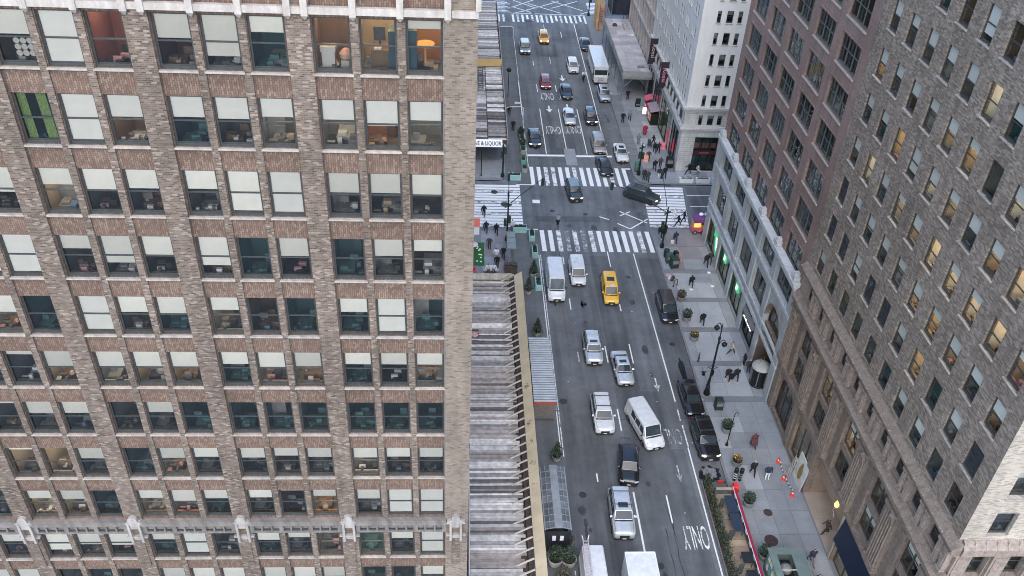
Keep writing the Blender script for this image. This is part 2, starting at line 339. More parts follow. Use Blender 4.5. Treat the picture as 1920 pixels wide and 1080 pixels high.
M_OIL = plain('oil_stain', (.045, .048, .053), .45, 0, .4, 2)
for x in (11.2, 14.3, 17.2, 20.2, 23.3):
    for k in range(9): blob(x+r_.uniform(-.3, .3), r_.uniform(42, 165), r_.uniform(.12, .4), r_.uniform(.2, .9), M_OIL, .0092, 'oil_stain')
for k in range(26):                                          # litter and cracks
    x, y = r_.uniform(10, 24), r_.uniform(46, 106); MB().poly([(x, y, .02), (x+.12, y+.03, .02), (x+.1, y+.12, .03), (x-.02, y+.1, .02)]).build('litter', M_PAINT_W, road)

# pavements: a kerb, a bed and slabs one by one
def pavement(name, poly, kerbs):
    st = MB(); n = len(poly); k = len(st.v)
    st.v += [(x, y, -.05) for x, y in poly]+[(x, y, .12) for x, y in poly]
    for i in range(n): st.f.append((i, (i+1) % n, n+(i+1) % n, n+i)); st.mi.append(0)
    st.f.append(tuple(range(n, 2*n))); st.mi.append(0)
    o = struct(name, st, M_CONC_D)
    for a, b in kerbs:
        L = (Vector(b)-Vector(a)).length; q = max(1, int(L/3))
        for i in range(q):
            p0 = Vector(a).lerp(Vector(b), i/q+.002); p1 = Vector(a).lerp(Vector(b), (i+1)/q-.002)
            MB().bar((*p0, .07), (*p1, .07), .2, .16).build('kerb_stone', M_KERB, o)
    return o
SLAB = {}
def slab(par, x0, x1, y0, y1, m):
    key = (round(x1-x0, 3), round(y1-y0, 3), m.name)
    if key not in SLAB: SLAB[key] = MB().box(.012, x1-x0-.012, .012, y1-y0-.012, 0, .03).mesh('slab', m)
    return link('slab', SLAB[key], par, (x0, y0, .118+random.uniform(0, .006)))
pSE = pavement('pavement', [(24.62, 10), (80, 10), (80, 96.6), (26.3, 96.6), (25.1, 95.9), (24.62, 94.4)], [((24.72, 20), (24.72, 94.4)), ((24.75, 94.5), (25.2, 95.85)), ((25.25, 95.9), (26.3, 96.5)), ((26.4, 96.5), (60, 96.5))])
pNE = pavement('pavement', [(24.62, 110.6), (25.2, 109), (26.6, 108.3), (80, 108.3), (80, 176.2), (24.62, 176.2)], [((24.72, 110.7), (24.72, 176)), ((24.75, 110.6), (25.25, 109.1)), ((25.3, 109), (26.6, 108.4)), ((26.7, 108.4), (60, 108.4))])
pSW = pavement('pavement', [(-60, 10), (6.3, 10), (6.3, 94.5), (5.6, 96.4), (-60, 96.4)], [((6.2, 20), (6.2, 94.4)), ((6.2, 94.5), (5.6, 96.3)), ((5.5, 96.3), (-20, 96.3))])
pNW = pavement('pavement', [(-60, 108.6), (5.6, 108.6), (6.3, 110), (6.3, 176.2), (-60, 176.2)], [((6.2, 110.2), (6.2, 176)), ((6.2, 110), (5.6, 108.7)), ((5.5, 108.7), (-20, 108.7))])
bands = [64.75, 70.2, 75.9, 81.4, 87.1]
for i, yb in enumerate(bands):
    for x in (24.84, 26.6, 28.4): slab(pSE, x, x+1.76, yb-.37, yb+.37, M_CONC_D)
    y0 = yb+.4; y1 = (bands[i+1] if i < 4 else 92.9)-.4
    xs = [25.75, 28.0, 30.15] if i % 2 else [25.75, 27.5, 30.15]; ym = (y0+y1)/2+(.5 if i % 2 else -.3)
    for a, b in zip(xs, xs[1:]):
        for c, d in ((y0, ym), (ym, y1)): slab(pSE, a, b, c, d, random.choice((M_CONC_L, M_CONC_L, M_CONC)) if i < 4 else random.choice((M_CONC_W, M_CONC)))
    slab(pSE, 24.84, 25.72, y0, ym, M_CONC); slab(pSE, 24.84, 25.72, ym, y1, M_CONC); slab(pSE, 30.17, 31.3, y0, y1, M_CONC)
for c, d in ((92.55, 94.3), (94.3, 96.3)):
    for a, b in ((26.4, 28.8), (28.8, 31.2)): slab(pSE, a, b, c, d, M_CONC_W)
ys = [64.35, 62.2, 60.1, 58, 55.9, 52.9, 50.5, 47.9, 45.3, 42.7, 40, 37.4]
for d, c in zip(ys, ys[1:]):
    for a, b in ((24.84, 26.15), (26.15, 27.85), (27.85, 29.6), (29.6, 31.25)):
        lt = (58 <= c <= 61 and a == 24.84) or (c == 52.9 and 26 < a < 27) or (c == 60.1 and a < 27)
        slab(pSE, a, b, c, d, M_CONC_L if lt else random.choice((M_CONC, M_CONC, M_CONC, M_CONC_M)))
for x, y, r in ((27.5, 50.3, .42), (26.95, 47.3, .62)): manhole(x, y, r, pSE, .148, plain('rusty_iron', (.075, .05, .05), .7, .2, .3, 5))
for x, y in ((30.1, 86.7), (29.9, 83.9), (27.2, 83.2)): slab(pSE, x, x+.42, y, y+.4, M_PAINT)
y = 112.8
while y < 150:
    slab(pNE, 24.9, 26.35, y, y+1.9, M_CONC_D if y < 136 else M_CONC)
    for a, b in ((26.4, 28.6), (28.6, 30.8)): slab(pNE, a, b, y, y+1.9, random.choice((M_CONC, M_CONC, M_CONC_L)))
    y += 1.93
for k in range(5): slab(pNE, 26.6+k*2.2, 28.8+k*2.2, 108.7, 111.9, random.choice((M_CONC, M_CONC_L)))
for k in range(3):
    for j in range(4): slab(pSW, .8+k*1.8, 2.6+k*1.8, 84+j*2.9, 86.9+j*2.9, random.choice((M_CONC, M_CONC_D, M_CONC_W)))
    for j in range(2): slab(pNW, .8+k*1.8, 2.6+k*1.8, 109.3+j*2.6, 111.9+j*2.6, M_CONC)

# ================================================================== buildings
M_GLASS = glass('window_glass', (.91, .91, .89), 1.6); M_GLASS_C = glass('window_glass_clear', (.88, .9, .88), .45); M_GLASS_D = glass('window_glass_grey', (.62, .7, .7), 1.4)
M_FRAME = plain('dark_window_frame', (.06, .068, .07), .45, .2, .2, 5); M_FRAME_G = plain('grey_window_frame', (.2, .21, .21), .5, .1, .2, 5); M_FRAME_W = plain('white_window_frame', (.6, .62, .62), .5, 0, .1, 5)
M_BLIND = plain('roller_blind', (.84, .81, .74), .9, 0, .06, 1.2, objvar=.2); M_BLIND_B = plain('roller_blind_bright', (.88, .86, .81), .9, 0, .04, 1.5, objvar=.06)
M_SILL = stone('pale_sill', (.43, .395, .35), .15, 2, .8, .25)
M_CURT = plain('green_curtain', (.2, .3, .1), .9, 0, .25, 9)
R_WALL = {k: plain('room_'+k, c, .9, 0, .12, .8) for k, c in dict(dark=(.21, .22, .215), teal=(.07, .165, .165), grey=(.26, .26, .245), brown=(.2, .135, .095), orange=(.36, .2, .095), red=(.21, .075, .06), cream=(.42, .36, .27), white=(.6, .6, .56)).items()}
R_FLOOR = plain('room_floor', (.15, .145, .135), .7, 0, .2, 2); R_DESK = [plain('desk_a', (.14, .09, .055), .5), plain('desk_b', (.24, .235, .22), .5), plain('desk_c', (.03, .03, .033), .5)]
R_PAPER = plain('paper', (.5, .49, .46), .9, 0, .08, 8); R_CEIL = plain('room_ceiling', (.3, .3, .28), .9)
R_LAMP = emit('room_lamp_warm', (1, .68, .36), 8.); R_LAMP_N = emit('room_lamp_neutral', (1, .8, .55), 6.); R_OFF = plain('lamp_off', (.5, .5, .5), .6)
R_STUFF = [R_PAPER, R_PAPER, plain('stuff_dark', (.06, .065, .07), .6), plain('stuff_tan', (.4, .3, .19), .8), plain('stuff_grey', (.25, .26, .27), .7), plain('stuff_white', (.68, .68, .66), .8), plain('stuff_pink', (.5, .26, .27), .8), plain('stuff_blue', (.12, .2, .3), .7)]
CACHE = {}
def frame_mesh(w, h, d, mat, rail=.5, fw=.085, mull=0, sill=None, so=.12):
    key = ('fr', w, h, d, mat.name, rail, mull)
    if key not in CACHE:
        b = MB(); t = .09
        b.box(0, fw, d, d+t, 0, h).box(w-fw, w, d, d+t, 0, h).box(fw, w-fw, d+.002, d+t, h-fw, h).box(fw, w-fw, d-.02, d+t, 0, fw*1.5)
        if rail: b.box(fw, w-fw, d+.01, d+t-.02, h*rail-.035, h*rail+.035); b.box(fw, w-fw, d+.045, d+t, fw*1.5, fw*2.1)
        for k in range(mull): x = w*(k+1)/(mull+1); b.box(x-.07, x+.07, d-.015, d+t-.01, fw*1.5, h-fw)
        CACHE[key] = b.mesh('window', mat)
    return CACHE[key]
def pane_mesh(w, h, d, mat, n=1):
    key = ('pa', w, h, d, mat.name, n)
    if key not in CACHE:
        b = MB()
        for k in range(n): b.quad((w*k/n+.03, d+.05, .03), (w*(k+1)/n-.03, d+.05, .03), (w*(k+1)/n-.03, d+.05, h-.03), (w*k/n+.03, d+.05, h-.03))
        CACHE[key] = b.mesh('pane', mat)
    return CACHE[key]
def blind_mesh(w, h, d, f, mat):
    f = round(f, 2); key = ('bl', w, h, d, f, mat.name)
    if key not in CACHE:
        b = MB().box(.07, w-.07, d+.075, d+.085, h-.06-(h-.12)*f, h-.03).box(.07, w-.07, d+.07, d+.1, h-.08-(h-.12)*f, h-.05-(h-.12)*f)
        CACHE[key] = b.mesh('blind', mat)
    return CACHE[key]
def room_mesh(w, h, d, v):
    key = ('rm', w, h, d, v)
    if key not in CACHE:
        r = random.Random(v*31+7); b = MB(); a, c = -.16, w+.16; y0, y1 = d+.17, d+3.0; z0, z1 = -.75, h+.22
        b.quad((a, y1, z0), (c, y1, z0), (c, y1, z1), (a, y1, z1), 0).quad((a, y0, z0), (a, y1, z0), (a, y1, z1), (a, y0, z1), 0).quad((c, y1, z0), (c, y0, z0), (c, y0, z1), (c, y1, z1), 0)
        b.quad((a, y0, z0), (c, y0, z0), (c, y1, z0), (a, y1, z0), 1).quad((a, y1, z1), (c, y1, z1), (c, y0, z1), (a, y0, z1), 4)
        b.box(w*.2, w*.8, d+1.0, d+1.8, z1-.08, z1-.02, 3)
        # furniture fixed along the window and the back of the room
        b.box(a+.02, c-.02, d+.2, d+.45, z0, -.02, 5 if v % 2 else 2)
        x = r.uniform(0, w*.3); b.box(x, x+r.uniform(.6, 1.), d+r.uniform(.6, .8), d+1.5, z0, .0+r.uniform(-.1, .1), 2)
        for _ in range(r.randint(2, 7)):
            x = r.uniform(0, w-.4); y = d+r.uniform(.22, 1.1); s = r.uniform(.12, .4); b.box(x, x+s, y, y+r.uniform(.1, .3), -.02, r.uniform(.02, .3), r.choice((5, 5, 2, 1)))
        if v % 4 == 2: x = r.uniform(.1, w*.5); b.box(x, x+.45, d+1.1, d+1.16, .15, .5, 1).box(x+.18, x+.26, d+1.12, d+1.17, -.1, .15, 1)
        if v % 3 == 0: x = r.uniform(0, w*.6); b.box(x, x+r.uniform(.3, .6), y1-.4, y1-.02, z0, h*r.uniform(.4, .75), 2)
        if v % 5 in (1, 3): x = r.uniform(.1, w*.6); b.lathe([(0, -.7), (.25, -.65), (.05, -.6), (.05, -.3), (.28, -.28), (.28, -.2), (0, -.2)], 9, x+.2, d+1.4, 2); b.box(x, x+.42, d+1.58, d+1.64, -.2, .35, 2)
        if v % 6 == 4: b.box(-.1, w*.45, d+1.7, d+1.74, z0, h*.9, 4)
        if v % 7 == 5: b.box(w*.3, w+.1, d+.9, d+2.2, z0, .1, 4); b.box(w*.35, w*.6, d+1, d+1.3, .1, .28, 5)
        if v % 4 == 1: x = r.uniform(.2, w*.5); b.box(x, x+.7, y1-.04, y1-.01, h*.45, h*.8, 5)
        CACHE[key] = b.mesh('room', [R_WALL['dark'], R_FLOOR, R_DESK[0], R_OFF, R_CEIL, R_PAPER])
    return CACHE[key]
def window(par, loc, rz, w, h, d=.22, fmat=None, blind=0., room='dark', lit=0, bm=None, v=None, gmat=None, rail=.5, mull=0, sill=None, curtain=False):
    o = link('window', frame_mesh(w, h, d, fmat or M_FRAME, rail, .085, mull), par, loc, rz)
    pn = link('pane', pane_mesh(w, h, d, gmat or M_GLASS, mull+1), o); pn.rotation_euler = (random.uniform(-.006, .006), 0, random.uniform(-.008, .008))
    if blind > .1: blind = min(.985, max(.05, blind+random.uniform(-.05, .05)))
    if blind > .03: link('blind', blind_mesh(w, h, d, blind, bm or M_BLIND), o)
    if room:
        v = random.randrange(12) if v is None else v
        rm = link('room', room_mesh(w, h, d, v), o); mp = {2: R_DESK[v % 3]}
        mp[5] = R_STUFF[(v*7+int(abs(loc[0]*3+loc[1]*5+loc[2])))%len(R_STUFF)]; mp[4] = R_CEIL
        if room == 'dark' and par is not None: room = ('dark', 'grey', 'grey', 'teal', 'brown')[int(abs(loc[0]*2.3+loc[1]+loc[2]*1.7)) % 5]
        if room != 'dark': mp[0] = R_WALL[room]
        if room == 'teal': mp[5] = mp[2] = mp[1] = R_WALL['teal']
        if lit: mp[3] = R_LAMP if lit == 1 else R_LAMP_N
        override(rm, mp)
    if sill:
        k = ('si', w, sill)
        if k not in CACHE: CACHE[k] = MB().box(-.07, w+.07, -sill, .1, -.085, .0).mesh('sill', M_SILL)
        link('sill', CACHE[k], o, (0, 0, -.003))
    if curtain:
        for a, b_ in ((.1, .48), (w-.62, w-.2)):
            cb = MB()
            for q in range(6):
                x0 = a+(b_-a)*q/6; cb.quad((x0, d+.2+.05*(q % 2), .05), (x0+(b_-a)/6, d+.25-.05*(q % 2), .05), (x0+(b_-a)/6-.06, d+.25-.05*(q % 2), h-.06), (x0-.06, d+.2+.05*(q % 2), h-.06))
            cb.build('curtain', M_CURT, o)
    return o
class Bld:
    def __init__(s, name, label, base): s.e = thing(name, label, 'building', base); s.b = Vector(base)
    def put(s, name, mb, mats, loc=(0, 0, 0), rz=0, smooth=None):
        me = mb.mesh(name, mats, smooth) if isinstance(mb, MB) else mb
        return link(name, me, s.e, Vector(loc)-s.b, rz)
    def rel(s, x, y, z): return Vector((x, y, z))-s.b

# ---- the brick office building across the side (its wall faces the camera)
T1 = [(0.152, 0.116, 0.093), (0.121, 0.092, 0.075), (0.2, 0.159, 0.13), (0.093, 0.071, 0.059), (0.17, 0.131, 0.105), (0.289, 0.243, 0.203), (0.133, 0.101, 0.082), (0.181, 0.141, 0.114)]
M_BRL = brick('mixed_brown_brick', T1, (.23, .188, .154), .235, .09, .25)
M_BRC = brick('pale_corner_brick', [(0.223, 0.183, 0.149), (0.2, 0.162, 0.133), (0.258, 0.216, 0.178), (0.146, 0.117, 0.097), (0.239, 0.198, 0.162), (0.211, 0.172, 0.141)], (.26, .212, .168), .25, .09, .2)
M_SPAN = brick('woven_red_brick', [(0.173, 0.116, 0.089), (0.195, 0.132, 0.102), (0.239, 0.177, 0.137), (0.148, 0.1, 0.079), (0.213, 0.152, 0.118), (0.18, 0.121, 0.094)], (.115, .076, .06), .21, .1, .2, True)
M_LINT = brick('red_soldier_brick', [(.18, .095, .07), (.205, .11, .082), (.155, .083, .064)], (.11, .068, .056), .3, .085, .2, True)
M_TERRA = stone('white_terracotta', (.5, .455, .415), .14, 1.2, .6, .22)
M_BELT = stone('grey_limestone', (.22, .2, .183), .22, 1.5, .75, .3)
ob = Bld('brick_office_building', 'brown brick office building with white band and rows of triple windows facing the viewer', (-15, 36, 0))
XC = .6; GP = 6.5; NG = 5
groups = []
for g_ in range(NG): r0 = -.82-GP*g_; groups.append([(r0-5.37, r0-3.84), (r0-3.45, r0-1.92), (r0-1.53, r0)])
rows = [(46.5-3.63*r, 48.93-3.63*r) for r in range(9)]+[(13.52, 16.07), (9.8, 12.34)]
us = sorted({-36., XC} | {x for g_ in groups for p in g_ for x in p}); vs = sorted({0., 54.} | {z for p in rows for z in p})
holes = set()
for g_ in groups:
    for a, b in g_:
        for c, d in rows: holes.add((us.index(a), vs.index(c)))
ob.put('wall', wall_mesh(us, vs, holes, .45, .12), M_SPAN, (0, 36, 0))
ob.put('side_wall', MB().quad((XC, 36.12, 0), (XC, 82, 0), (XC, 82, 54), (XC, 36.12, 54)).quad((XC, 82, 0), (-36, 82, 0), (-36, 82, 54), (XC, 82, 54)).quad((-36, 82, 0), (-36, 36.12, 0), (-36, 36.12, 54), (-36, 82, 54)), M_BRL)
ob.put('roof', MB().quad((-36, 36.12, 54), (XC, 36.12, 54), (XC, 82, 54), (-36, 82, 54)), M_CONC_D)
for g_ in range(NG):
    L = groups[g_][0][0]; Rr = groups[g_][2][1]
    if g_ == 0: ob.put('pier', MB().box(Rr+.06, XC+.05, 35.94, 36.12, 0, 54), M_BRC)
    ob.put('pier', MB().box(L-1.12+.05, L-.05, 35.94, 36.118, 0, 54), M_BRL)
    for k in (0, 1): ob.put('narrow_pier', MB().box(groups[g_][k][1]+.03, groups[g_][k+1][0]-.03, 36.03, 36.118, 0, 54), M_BRL)
    if g_ == 0: ob.put('band_stone', MB().box(Rr+.38, XC+.06, 35.8, 35.945, 49.14, 49.44), M_TERRA); ob.put('pendant', MB().box(XC-.06, XC+.16, 35.74, 36.1, 49.46, 52), M_TERRA)
    if g_ == 0: ob.put('drain_pipe', MB().tube([(Rr+.035, 36.0, 17.5), (Rr+.035, 36.0, 49)], .022, 6), M_FRAME_G)
    # white band under the upper storeys
    for k, (a, b) in enumerate(groups[g_]):
        ob.put('band_stone', MB().box(a-.16, b+.16, 35.8, 36.03, 49.14, 49.44), M_TERRA)
    for x in (Rr+.22, groups[g_][1][1]+.19, groups[g_][0][1]+.19, L-.22):
        ob.put('pendant', MB().loft([[(x-.14, 35.74, 52), (x+.14, 35.74, 52), (x+.14, 36.03, 52), (x-.14, 36.03, 52)], [(x-.14, 35.74, 49.08), (x+.14, 35.74, 49.08), (x+.14, 36.03, 49.08), (x-.14, 36.03, 49.08)], [(x-.02, 35.9, 48.88), (x+.02, 35.9, 48.88), (x+.02, 36.02, 48.84), (x-.02, 36.02, 48.84)]]), M_TERRA)
    ob.put('band_stone', MB().box(L-.95, L-.38, 35.82, 35.95, 49.14, 49.44) if g_ < NG else MB(), M_TERRA)
    # belt course between the ninth and tenth rows
    ob.put('belt_slab', MB().box(L-.12, Rr+.12, 35.7, 36.1, 17.02, 17.3).box(L-.12, Rr+.12, 35.74, 36.1, 17.3, 17.38), M_BELT)
    pb = MB().box(L-.1, Rr+.1, 35.98, 36.1, 16.2, 17.02).box(L-.1, Rr+.1, 35.84, 35.98, 16.2, 16.36).box(L-.1, Rr+.1, 35.8, 35.98, 16.94, 17.02)
    n = 9
    for k in range(n+1): x = L+(Rr-L)*k/n; pb.box(x-(.05 if k % 3 else .13), x+(.05 if k % 3 else .13), 35.82, 35.98, 16.36, 16.94)
    ob.put('belt_panel', pb, M_BELT)
    for k in range(n):
        x = L+(Rr-L)*(k+.5)/n; ob.put('slot', MB().box(x-.2, x+.2, 35.9, 35.985, 16.38, 16.46), M_FRAME)
    for cx in ([Rr+.72] if g_ == 0 else [])+[L-.56]:
        cb = MB().loft([[(cx+sx*wd, 35.72-.02*wd, z) for sx in (-1, 1)]+[(cx+sx*wd, 35.95, z) for sx in (1, -1)] for z, wd in ((17.1, .62), (17.3, .55), (17.42, .3), (17.7, .24), (17.82, .08))])
        for s_ in (-1, 1): cb.box(cx+s_*.32-.07, cx+s_*.32+.07, 35.66, 35.95, 15.6, 17.25).lathe([(0, 15.5), (.09, 15.52), (.09, 15.66), (0, 15.68)], 8, cx+s_*.32, 35.72)
        cb.box(cx-.62, cx+.62, 35.76, 35.95, 15.86, 15.98).box(cx-.25, cx+.25, 35.8, 35.95, 15.62, 15.86).box(cx-.24, cx+.24, 35.74, 35.95, 16.75, 17.1)
        ob.put('cartouche', cb, stone('pale_cartouche', (.4, .37, .345), .2, 2, .7, .3) if 'pale_cartouche' not in MATS else MATS['pale_cartouche'])
        ob.put('pier_panel', MB().box(cx-.25, cx+.25, 35.88, 35.95, 13.3, 15.5).box(cx-.27, cx+.27, 35.84, 35.95, 13.0, 13.3), [M_BRL])
# windows: (blind share, room, lit) for each window of each row, the three windows of a group from left to right; groups from the corner outwards
D = (0, 'dark', 0)
W = [
 [[(0, 'brown', 1), (0, 'cream', 1), (.12, 'orange', 1)], [(.46, 'red', 0), (.72, 'brown', 0), (.28, 'dark', 0)], [(.5, 'dark', 0), (.98, 'grey', 0), (0, 'red', 2)], [(.4, 'dark', 0), D, D]],
 [[(.4, 'grey', 2), (.48, 'orange', 1), (.38, 'grey', 2)], [(.42, 'dark', 0), (.46, 'dark', 0), (.38, 'grey', 2)], [(-1, 'dark', 0), (.97, 'white', 0), (.44, 'brown', 2)], [D, (.4, 'dark', 0), (.5, 'dark', 0)]],
 [[(.47, 'grey', 0), (.47, 'dark', 0), (.47, 'dark', 0)], [(.47, 'dark', 0), (.88, 'cream', 2), (.95, 'white', 0)], [(.38, 'cream', 2), (.46, 'dark', 0), (.48, 'dark', 0)], [(.4, 'dark', 0), D, (.52, 'brown', 0)]],
 [[(0, 'teal', 0), (.42, 'dark', 0), (.3, 'red', 0)], [(.72, 'dark', 0), (0, 'teal', 0), (.46, 'brown', 0)], [(.34, 'grey', 0), (.72, 'dark', 0), (.48, 'dark', 0)], [(.4, 'dark', 0), (.97, 'white', 0), (.96, 'white', 0)]],
 [[(.36, 'teal', 0), (.98, 'white', 0), (0, 'teal', 0)], [(.4, 'grey', 2), (0, 'dark', 0), (0, 'teal', 0)], [(.97, 'white', 0), (.47, 'grey', 0), (.47, 'dark', 0)], [(.4, 'dark', 0), (.5, 'grey', 2), (0, 'dark', 0)]],
 [[(.4, 'dark', 0), (.42, 'dark', 0), (.42, 'white', 2)], [(.4, 'dark', 0), (.47, 'grey', 2), (.46, 'cream', 2)], [(.45, 'grey', 2), (.47, 'cream', 2), (.5, 'cream', 2)], [(.45, 'dark', 0), (.12, 'grey', 0), (.5, 'cream', 2)]],
 [[(0, 'teal', 0), (0, 'teal', 0), (0, 'teal', 0)], [(0, 'teal', 0), (0, 'teal', 0), (0, 'teal', 0)], [(0, 'dark', 0), (.4, 'dark', 0), (0, 'teal', 0)], [(.12, 'dark', 0), (.42, 'dark', 0), (.42, 'dark', 0)]],
 [[(.4, 'white', 2), (.42, 'grey', 0), (.4, 'dark', 0)], [(.4, 'dark', 0), (.34, 'cream', 0), (.36, 'dark', 0)], [(0, 'teal', 0), (.36, 'grey', 2), (.36, 'dark', 0)], [(.1, 'cream', 2), (0, 'cream', 2), (.42, 'dark', 0)]],
 [[(.42, 'dark', 0), (.97, 'white', 0), (.98, 'white', 0)], [(.38, 'dark', 0), (.08, 'dark', 0), (.34, 'cream', 1)], [(.4, 'grey', 2), (.46, 'grey', 2), (.42, 'dark', 0)], [(.38, 'cream', 2), (.4, 'cream', 2), (0, 'teal', 0)]],
 [[(0, 'dark', 2), (.4, 'dark', 0), (.97, 'white', 0)], [(.42, 'dark', 0), (.36, 'dark', 0), (0, 'dark', 2)], [(.42, 'dark', 0), (.97, 'white', 0), (.0, 'dark', 0)], [(.8, 'dark', 0), (.6, 'dark', 0), (.6, 'dark', 0)]],
 [[(0, 'teal', 0), (0, 'teal', 0), (.4, 'dark', 0)], [(.5, 'dark', 0), (.5, 'dark', 0), (.5, 'dark', 0)], [(.5, 'dark', 0), (.5, 'dark', 0), (.5, 'dark', 0)], [D, D, D]]]
rw = random.Random(3)
for r, (c, d) in enumerate(rows):
    for g_ in range(NG):
        for k, (a, b) in enumerate(groups[g_]):
            if not seen((a+b)/2, 36, (c+d)/2, 130): 
                ob.put('shut_panel', MB().quad((a, 36.4, c), (b, 36.4, c), (b, 36.4, d), (a, 36.4, d)), M_FRAME); continue
            bl, rm, lit = W[r][g_][k] if g_ < 4 else (rw.choice((0, .4, .5, .97)), 'dark', 0)
            window(ob.e, ob.rel(a, 36.12, c), 0, b-a, d-c, .12, None, max(0, bl), rm, lit, M_BLIND_B if bl > .9 or r == 1 else M_BLIND, (r*5+g_*3+k*7) % 12, sill=.16 if r != 8 else None, curtain=bl < 0)
            if r: ob.put('lintel', CACHE.setdefault(('lin', round(b-a, 2)), MB().box(0, b-a, 0, .05, .004, .3).mesh('lintel', M_LINT)), (a, 36.075, d))
            if k == 1 and r < 8: ob.put('vent', CACHE.setdefault('vent', MB().box(-.1, .1, 0, .04, 0, .2).mesh('vent', M_FRAME)), ((a+b)/2, 36.09, c-.68))
# nine round lids stuck inside one pane
o_ = [o for o in ob.e.children if o.name.startswith('window')][6]
for i in range(3):
    for j in range(3): MB().lathe([(.0, 0), (.13, 0), (.13, .02), (.06, .025), (0, .02)], 14).build('paper_disc', R_PAPER, o_, (.75+i*.27, .3, .45+j*.27)).rotation_euler = (PI/2, 0, 0)
M_TEALC = plain('teal_cabinet', (.03, .07, .09), .4); wl_ = [o for o in ob.e.children if o.name.startswith('window')]
MB().box(.2, .75, .5, .95, -.1, .75).box(.15, .8, .48, .98, .75, .95).build('printer', R_PAPER, wl_[0]); MB().box(1.0, 1.35, .55, .9, -.1, .35).build('chair', plain('pale_chair', (.4, .38, .34), .6), wl_[0]); MB().lathe([(0, .35), (.25, .4), (.3, .6), (.12, .8), (0, .82)], 9, 1.2, .8).build('parcel', plain('pink_parcel', (.55, .33, .25), .8), wl_[0])
MB().box(.45, .95, 1.3, 1.35, 1.0, 1.6).box(.65, .75, 1.3, 1.36, .8, 1.0).build('monitor', M_FRAME, wl_[1]); MB().box(.35, 1.15, .7, 1.6, -.7, .78).build('desk', R_DESK[0], wl_[1]); MB().box(1.15, 1.5, .4, 1.2, -.7, 1.75).build('cabinet', M_TEALC, wl_[1]); MB().box(.5, .8, .75, 1.0, .78, .86).build('telephone', R_PAPER, wl_[1])
MB().box(.02, .42, .4, 1.2, -.7, 1.8).build('cabinet', M_TEALC, wl_[2]); MB().lathe([(0, .98), (.42, .98), (.42, 1.04), (0, 1.05)], 18, .75, 1.0).lathe([(0, -.7), (.05, -.7), (.05, .98), (0, .98)], 8, .75, 1.0).build('table', plain('orange_table', (.6, .32, .1), .5), wl_[2])

# ---- the tall brick building on the far side of the avenue
T2 = [(0.216, 0.176, 0.145), (0.263, 0.217, 0.179), (0.153, 0.124, 0.101), (0.347, 0.294, 0.245), (0.233, 0.192, 0.157), (0.183, 0.149, 0.122), (0.296, 0.248, 0.205)]
M_BRR = brick('grey_brown_brick', T2, (.265, .218, .178), .3, .11, .22)
M_BROWNST = stone('brown_granite', (.24, .193, .158), .28, 2.2, .6, .1, .16)
M_ATTIC = stone('pinkish_granite', (.315, .255, .215), .28, 2.4, .65, .12, .14)
M_NAVY = plain('navy_panel', (.012, .018, .04), .35, 0, .15, 1)
tb = Bld('brick_tower', 'tall grey brown brick tower with single windows above a carved granite base beside the avenue', (46, 48, 0))
Y1, Y0, XF = 64.4, 33.9, 31.3
colsR = [(36.68+2.9*k-1.45, 36.68+2.9*k) for k in range(10)]; rowsR = [(17.95, 20.12)]+[(21.5+3.63*r, 23.75+3.63*r) for r in range(9)]
def LY(y): return Y1-y
us = sorted({0., LY(Y0)} | {round(LY(y), 4) for p in colsR for y in p}); vs = sorted({17.6, 52.} | {z for p in rowsR for z in p})
hl = {}; holes = set()
for (a, b) in colsR:
    for (c, d) in rowsR:
        if seen(XF, (a+b)/2, (c+d)/2, 200): holes.add((us.index(round(LY(b), 4)), vs.index(c)))
tb.put('wall', wall_mesh(us, vs, holes, .42), M_BRR, (XF, Y1, 0), -PI/2)
litR = {(0, 3): 1, (1, 2): 1, (2, 1): 2, (4, 1): 1, (0, 2): 1, (1, 3): 1, (3, 2): 1, (2, 3): 1, (5, 4): 2, (6, 7): 1, (3, 1): 1, (0, 4): 1, (1, 4): 1, (4, 3): 2, (2, 5): 1, (9, 0): 1, (5, 2): 2, (7, 3): 1, (2, 2): 1, (6, 2): 2}
rr = random.Random(8)
for k, (a, b) in enumerate(colsR):
    for r, (c, d) in enumerate(rowsR):
        if not seen(XF, (a+b)/2, (c+d)/2, 200): continue
        lit = litR.get((k, r-1), 0) if r else 0
        bl = rr.choice((.3, .45, .5, .5, .55, .4, .8, 0)); rm = rr.choice(('dark', 'grey', 'teal', 'grey', 'brown', 'white'))
        if not lit and r and rr.random() < .25: lit = rr.choice((1, 2))
        if r == 0: bl = rr.choice((0, 0, .5)); rm = 'dark'
        if lit: rm = rr.choice(('cream', 'cream', 'white')); bl = rr.choice((0, .3, .45))
        blank = (k, r) in ((9, 1), (8, 1), (6, 1), (9, 2), (5, 1), (0, 1))
        if blank: bl = .99
        window(tb.e, tb.rel(XF, b, c), -PI/2, b-a, d-c, .14, None, bl, rm, lit, plain('dark_shade', (.06, .065, .08), .9) if blank else M_BLIND_B, (k*5+r*7) % 12, M_GLASS_C, sill=.1 if r else None)
